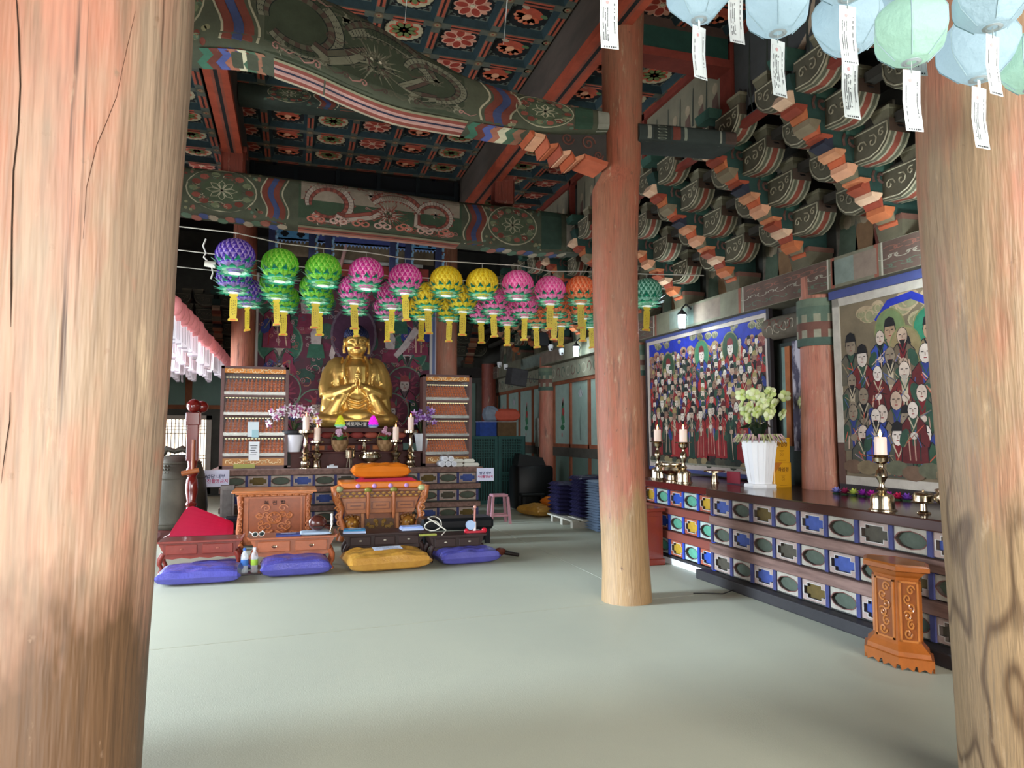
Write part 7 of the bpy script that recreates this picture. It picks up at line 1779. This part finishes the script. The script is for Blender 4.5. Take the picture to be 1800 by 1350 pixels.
for k in range(6):
    an = math.radians(60 * k); R_ = .155 * math.cos(PI / 6)
    for (w, z0, z1, d, c) in ((.06, .16, .49, .006, '#7a3f16'), ):
        m = MB(); m.at((0, 0, 0), an); m.set(c); m.bb(R_ + .0, R_ + .01, -w, w, z0, z1); m.build('panel', 'orange_wood', t)
    for (v0, v1, z0, z1) in ((-.066, -.054, .15, .5), (.054, .066, .15, .5), (-.066, .066, .49, .502), (-.066, .066, .15, .162)):
        m = MB(); m.at((0, 0, 0), an); m.set('#a3602a'); m.bb(R_, R_ + .018, v0, v1, z0, z1); m.build('panel_moulding', 'orange_wood', t)
    if k in (2, 3, 4, 5):
        for j in range(6):
            m = MB(); m.at((0, 0, 0), an); m.tube([(R_ + .014, (.012 if j % 2 else -.012) + q[0] * .9, .2 + .05 * j + q[2]) for q in spiral((0, 0, 0), .032, 1.3, 12, j * 1.3, 1 if j % 2 else -1)], .0065, 5, '#a5642c'); m.build('vine_carving', 'orange_wood', t, smooth=60)
    for j in range(2):
        m = MB(); m.at((0, 0, 0), an); m.set(OW2); m.prism([(-.11 + .115 * j, .035), (-.005 + .115 * j, .035), (-.02 + .115 * j, .0), (-.06 + .115 * j, .02), (-.1 + .115 * j, .0)], .2, .212, 'x'); m.build('scalloped_foot', 'orange_wood', t)
# small red cabinet at the middle pillar
t = thing('red_cabinet', 'narrow red-brown panelled cabinet at the end of the side altar, half behind the middle pillar', 'cabinet', (3.94, 7.62, 0))
m = MB(); m.bb(-.16, .12, -.22, .22, .06, .6); m.build('body', mat('redwood', '#7a2c1c', rough=.35, var=.35, vscale=5, coat=.3), t, bevel=.006)
m = MB(); m.bb(-.19, .14, -.25, .25, .6, .64); m.build('top', 'redwood', t, bevel=.006); m = MB(); m.bb(-.18, .14, -.24, .24, 0, .07); m.build('base', 'redwood', t, bevel=.01)
m = MB(); m.bb(-.12, .08, -.228, -.22, .12, .55); m.build('door', 'redwood', t, bevel=.003); m = MB(); m.bb(-.168, -.16, -.17, .17, .12, .55); m.build('side_panel', 'redwood', t, bevel=.003)
# floor cable at the side altar
m = MB(); m.tube([(4.0, 5.95, .02), (3.85, 5.9, .005), (3.7, 5.98, .004), (3.6, 6.0, .004)], .005, 5, '#1b1a1a'); tag(m.build('floor_cable', 'paint_clean'), 'short dark cable on the floor at the foot of the side altar', 'cable')
# cushions on pallets by the right wall
t = thing('pallet', 'pale low pallet under the stacked navy cushions', 'pallet', (4.62, 11.1, 0))
for k in range(3):
    m = MB(); m.set('#a8a294'); m.bb(-.4, .4, -.55 + .45 * k, -.45 + .45 * k, 0, .1); m.build('bearer', 'paint', t)
for k in range(5):
    m = MB(); m.set('#b5ae9e'); m.bb(-.42 + .18 * k, -.3 + .18 * k, -.58, .58, .1, .125); m.build('slat', 'paint', t)
om = pillow_mesh(.62, .5, .085, n=12, wr=.02, seed=3).mesh('cushion', smooth=60, fix=False); om.materials.append(MATS['satin_navy'])
for s_, (x, y, n) in enumerate(((4.5, 11.4, 8), (4.66, 10.83, 10))):
    for k in range(n):
        o = bpy.data.objects.new('stacked_cushion', om); COLL.objects.link(o); o.location = (x + rnd.uniform(-.015, .015), y + rnd.uniform(-.01, .01), .125 + .066 * k); o.rotation_euler = (0, 0, rnd.uniform(-.05, .05))
        tag(o, ('topmost' if k == n - 1 else 'bottom' if k == 0 else 'inner') + ' navy brocade cushion of the %s stack by the wall' % ('farther, shorter', 'nearer, taller')[s_], 'cushion', 'stacked navy cushions')
og = pillow_mesh(.7, .5, .05, n=12, wr=.01, seed=4).mesh('cushion', smooth=60, fix=False); og.materials.append(MATS['cotton_grey'])
for k in range(19):
    o = bpy.data.objects.new('stacked_mat', og); COLL.objects.link(o); o.location = (4.72 + rnd.uniform(-.015, .015), 10.2 + rnd.uniform(-.01, .01), .0 + .04 * k); o.rotation_euler = (0, 0, rnd.uniform(-.04, .04))
    tag(o, ('topmost' if k == 18 else 'bottom' if k == 0 else 'inner') + ' grey-blue sitting mat of the stack behind the middle pillar', 'mat', 'stacked grey mats')
cushion('big golden cushion lying on the floor before the stacked cushions', (4.4, 12.45, 0), .3, .75, .7, .2, 'satin_gold', wr=.03, seed=12)
cushion('orange-gold cushion resting on the big golden one beside the navy stacks', (4.62, 12.3, .17), .1, .5, .45, .16, 'satin_orange', wr=.03, seed=13)
# plastic stool
t = thing('plastic_stool', 'dusty pink plastic stool at the right end of the main altar', 'stool', (3.3, 11.55, 0))
mat('pink_plastic', '#a5747c', rough=.45)
m = MB(); m.loft([[(u * s_, v * s_, z) for u, v in ((-.13, -.11), (.13, -.11), (.13, .11), (-.13, .11))] for s_, z in ((1, .44), (1.02, .47), (.96, .48))]); m.build('seat', 'pink_plastic', t, bevel=.006)
for sx in (-1, 1):
    for sy in (-1, 1):
        m = MB(); m.loft([[(sx * (.125 + .035 * (1 - z / .44)) + u, sy * (.105 + .03 * (1 - z / .44)) + v, z) for u, v in ((-.02, -.02), (.02, -.02), (.02, .02), (-.02, .02))] for z in (0, .44)]); m.build('leg', 'pink_plastic', t)
m = MB(); m.bb(-.14, .14, -.13, -.115, .12, .15); m.bb(-.14, .14, .115, .13, .12, .15); m.build('stretcher', 'pink_plastic', t)
# green lattice cupboard
t = thing('lattice_cupboard', 'dark green lattice-door cupboard in the far right corner', 'cupboard', (4.15, 14.6, 0))
mat('green_paint', '#1f4a46', rough=.6, var=.3); mat('green_dark', '#0f2422', rough=.7)
m = MB(); m.bb(-.62, .62, .02, .5, 0, 1.42); m.build('case', 'green_dark', t)
for s in (-1, 1):
    cx = s * .3
    for b in ((-.29, -.23, 0, 1.42), (.23, .29, 0, 1.42), (-.23, .23, 1.36, 1.42), (-.23, .23, 0, .08), (-.23, .23, .62, .67)):
        m = MB(); m.bb(cx + b[0], cx + b[1], -.02, .02, b[2], b[3]); m.build('door_frame', 'green_paint', t)
    for k in range(9):
        m = MB(); m.bb(cx - .215 + .0535 * k - .01, cx - .215 + .0535 * k + .01, -.01, .02, .08, 1.36); m.build('lattice_bar', 'green_paint', t)
    for z in [1.3 - .055 * k for k in range(7)] + [.6 - .055 * k for k in range(3)]:
        m = MB(); m.bb(cx - .23, cx + .23, -.014, .02, z - .01, z + .01); m.build('lattice_bar', 'green_paint', t)
for (x, w, h, c, lab, nm_) in ((3.95, .36, .3, '#22408a', 'blue box on top of the green lattice cupboard', 'blue_box'), (4.36, .42, .3, '#5c4428', 'brown cardboard box on top of the green lattice cupboard', 'cardboard_box')):
    tt = thing(nm_, lab, 'box', (x, 14.8, 1.42)); m = MB(); m.set(c); m.box((0, 0, h / 2), (w, .36, h)); m.build('box', 'paint', tt, bevel=.006); m = MB(); m.set(mixc(c, '#ffffff', .25)); m.box((0, 0, h + .006), (w + .015, .375, .015)); m.build('lid', 'paint', tt)
o = pillow_mesh(.56, .36, .26, wr=.03, seed=15).build('orange_bundle', mat('bundle', '#b5503c', rough=.7, var=.3), smooth=60, fix=False); o.location = (4.38, 14.8, 1.735); tag(o, 'orange-red cloth bundle on the cardboard box', 'bundle')
o = pillow_mesh(.3, .3, .3, wr=.06, seed=16).build('grey_bundle', mat('bundle_grey', '#7a8494', rough=.7, var=.4), smooth=60, fix=False); o.location = (4.04, 14.8, 1.735); tag(o, 'grey plastic-wrapped bundle beside the orange one', 'bundle')
# covered organ
t = thing('covered_organ', 'black covered organ standing in the far corner beside the green cupboard', 'organ', (4.55, 13.6, 0))
m = MB(); m.cbox((0, 0, .42), (.75, .6, .84), .05); m.build('body', 'black', t, smooth=40); m = MB(); m.prism([(-.3, .82), (.3, .82), (.22, 1.0), (-.26, 1.08)], -.08, .26, 'y'); m.build('music_rest', 'black', t); m = MB(); m.cbox((-.1, -.36, .3), (.5, .2, .06), .02); m.build('bench', 'black', t)
for sx in (-.28, .08):
    m = MB(); m.box((sx, -.36, .135), (.05, .16, .27)); m.build('bench_leg', 'black', t)
t = thing('distribution_box', 'white electrical box on the wall beside the rear orange pillar', 'electrical box', (5.12, 14.75, 1.5)); m = MB(); m.set('#b5b5ac'); m.box((0, .0, 0), (.1, .22, .62)); m.build('box', 'paint', t, bevel=.006); m = MB(); m.set('#3a3a3c'); m.box((-.052, .05, .1), (.008, .03, .12)); m.build('switch', 'paint_clean', t); m = MB(); m.set('#4a4a46'); m.tube([(-.03, 0, -.3), (-.03, .02, -1.48)], .02, 6); m.build('conduit', 'paint', t)
# speakers and cameras
p = ony(908, 663, 14.6); t = thing('loudspeaker', 'grey box loudspeaker tilted on an arm from the far wall', 'loudspeaker', (p.x, 14.6, p.z), .15); t.rotation_euler = (.1, .12, .2)
m = MB(); m.set('#3c3a3c'); m.box((0, 0, 0), (.4, .25, .36)); m.build('cabinet', 'paint_old', t, bevel=.01); m = MB(); m.set('#48464a'); m.box((0, -.128, 0), (.36, .008, .32)); m.build('grille', 'paint_old', t); m = MB(); m.tube([(.15, .1, 0), (.75, .05, .05)], .015, 6, '#5a585a'); m.build('arm', 'paint_clean', t)
p = onx(938, 622, 5.0); t = thing('loudspeaker', 'small black loudspeaker on the far brackets', 'loudspeaker', (4.75, 13.5, 3.24)); m = MB(); m.set('#0c0d10'); m.box((0, 0, .12), (.24, .22, .26)); m.build('cabinet', 'paint_clean', t, bevel=.01); m = MB(); m.set('#1a1b20'); m.box((-.122, 0, .12), (.006, .18, .22)); m.build('grille', 'paint_clean', t)
def dome(label, p):
    t = thing('security_camera', label, 'camera', p, 0, 'small white dome cameras'); m = MB(); m.lathe([(.05, .06), (.055, .02), (.05, 0), (.04, -.05), (.015, -.07)], 14, col='#e4e4e6'); m.build('dome', 'paint_clean', t, smooth=50); m = MB(); m.ell((0, -.03, -.035), .022, 8, 6, '#20202a'); m.build('lens', 'paint_gloss', t)
dome('white dome camera left of the far wall lamp', onx(968, 611, 4.95)); dome('lower white dome camera nearest the far wall lamp', onx(987, 618, 4.95)); dome('white dome camera in the dark above the grey loudspeaker', ony(878, 641, 15.5)); dome('second white dome camera close beside the one above the grey loudspeaker', ony(889, 645, 15.5))
p = ony(866, 654, 18.2); m = MB(); m.ell(p, .035, 8, 6); tag(m.build('status_light', mat('green_led', '#40ffb0', emit='#40ffb0', estr=5), smooth=60), 'tiny green indicator light glowing in the dark corner', 'light')
# wall lanterns under the brackets
def wall_lamp(label, p, e):
    t = thing('wall_lamp', label, 'lamp', p, 0, 'coach lamps on the plate beam')
    m = MB(); m.set('#1c1d20'); m.lathe([(.075, .0), (.06, .03), (.02, .06), (.01, .09)], 6, (0, 0, .09)); m.lathe([(.05, -.1), (.055, -.09)], 6); m.build('cap', 'paint_clean', t)
    m = MB(); m.lathe([(.045, -.09), (.062, .09)], 6); m.build('glass', 'lamp_glow', t)
    for k in range(6):
        an = 2 * PI * k / 6; m = MB(); m.tube([(.05 * math.cos(an), .05 * math.sin(an), -.09), (.066 * math.cos(an), .066 * math.sin(an), .09)], .005, 4, '#1c1d20'); m.build('bar', 'paint_clean', t)
    m = MB(); m.tube([(0, 0, .18), (.06, 0, .24), (.14, 0, .18)], .012, 6, '#1c1d20'); m.build('arm', 'paint_clean', t)
    d = bpy.data.lights.new('lamp_light', 'POINT'); d.energy = e; d.color = (.78, .95, 1.0); d.shadow_soft_size = .06; o = bpy.data.objects.new('lamp_light', d); COLL.objects.link(o); o.parent = t; o.location = (-.12, 0, -.02)
LE = 16
for px, py, lab in ((1199, 566, 'glowing wall lamp above the bright red painting'), (1664, 438, 'glowing wall lamp above the faded painting, cut by the thick pillar'), (1013, 618, 'glowing wall lamp on the far wall above the pale green panels')):
    p = onx(px, py, 4.88); wall_lamp(lab, (p.x, p.y, p.z), LE)
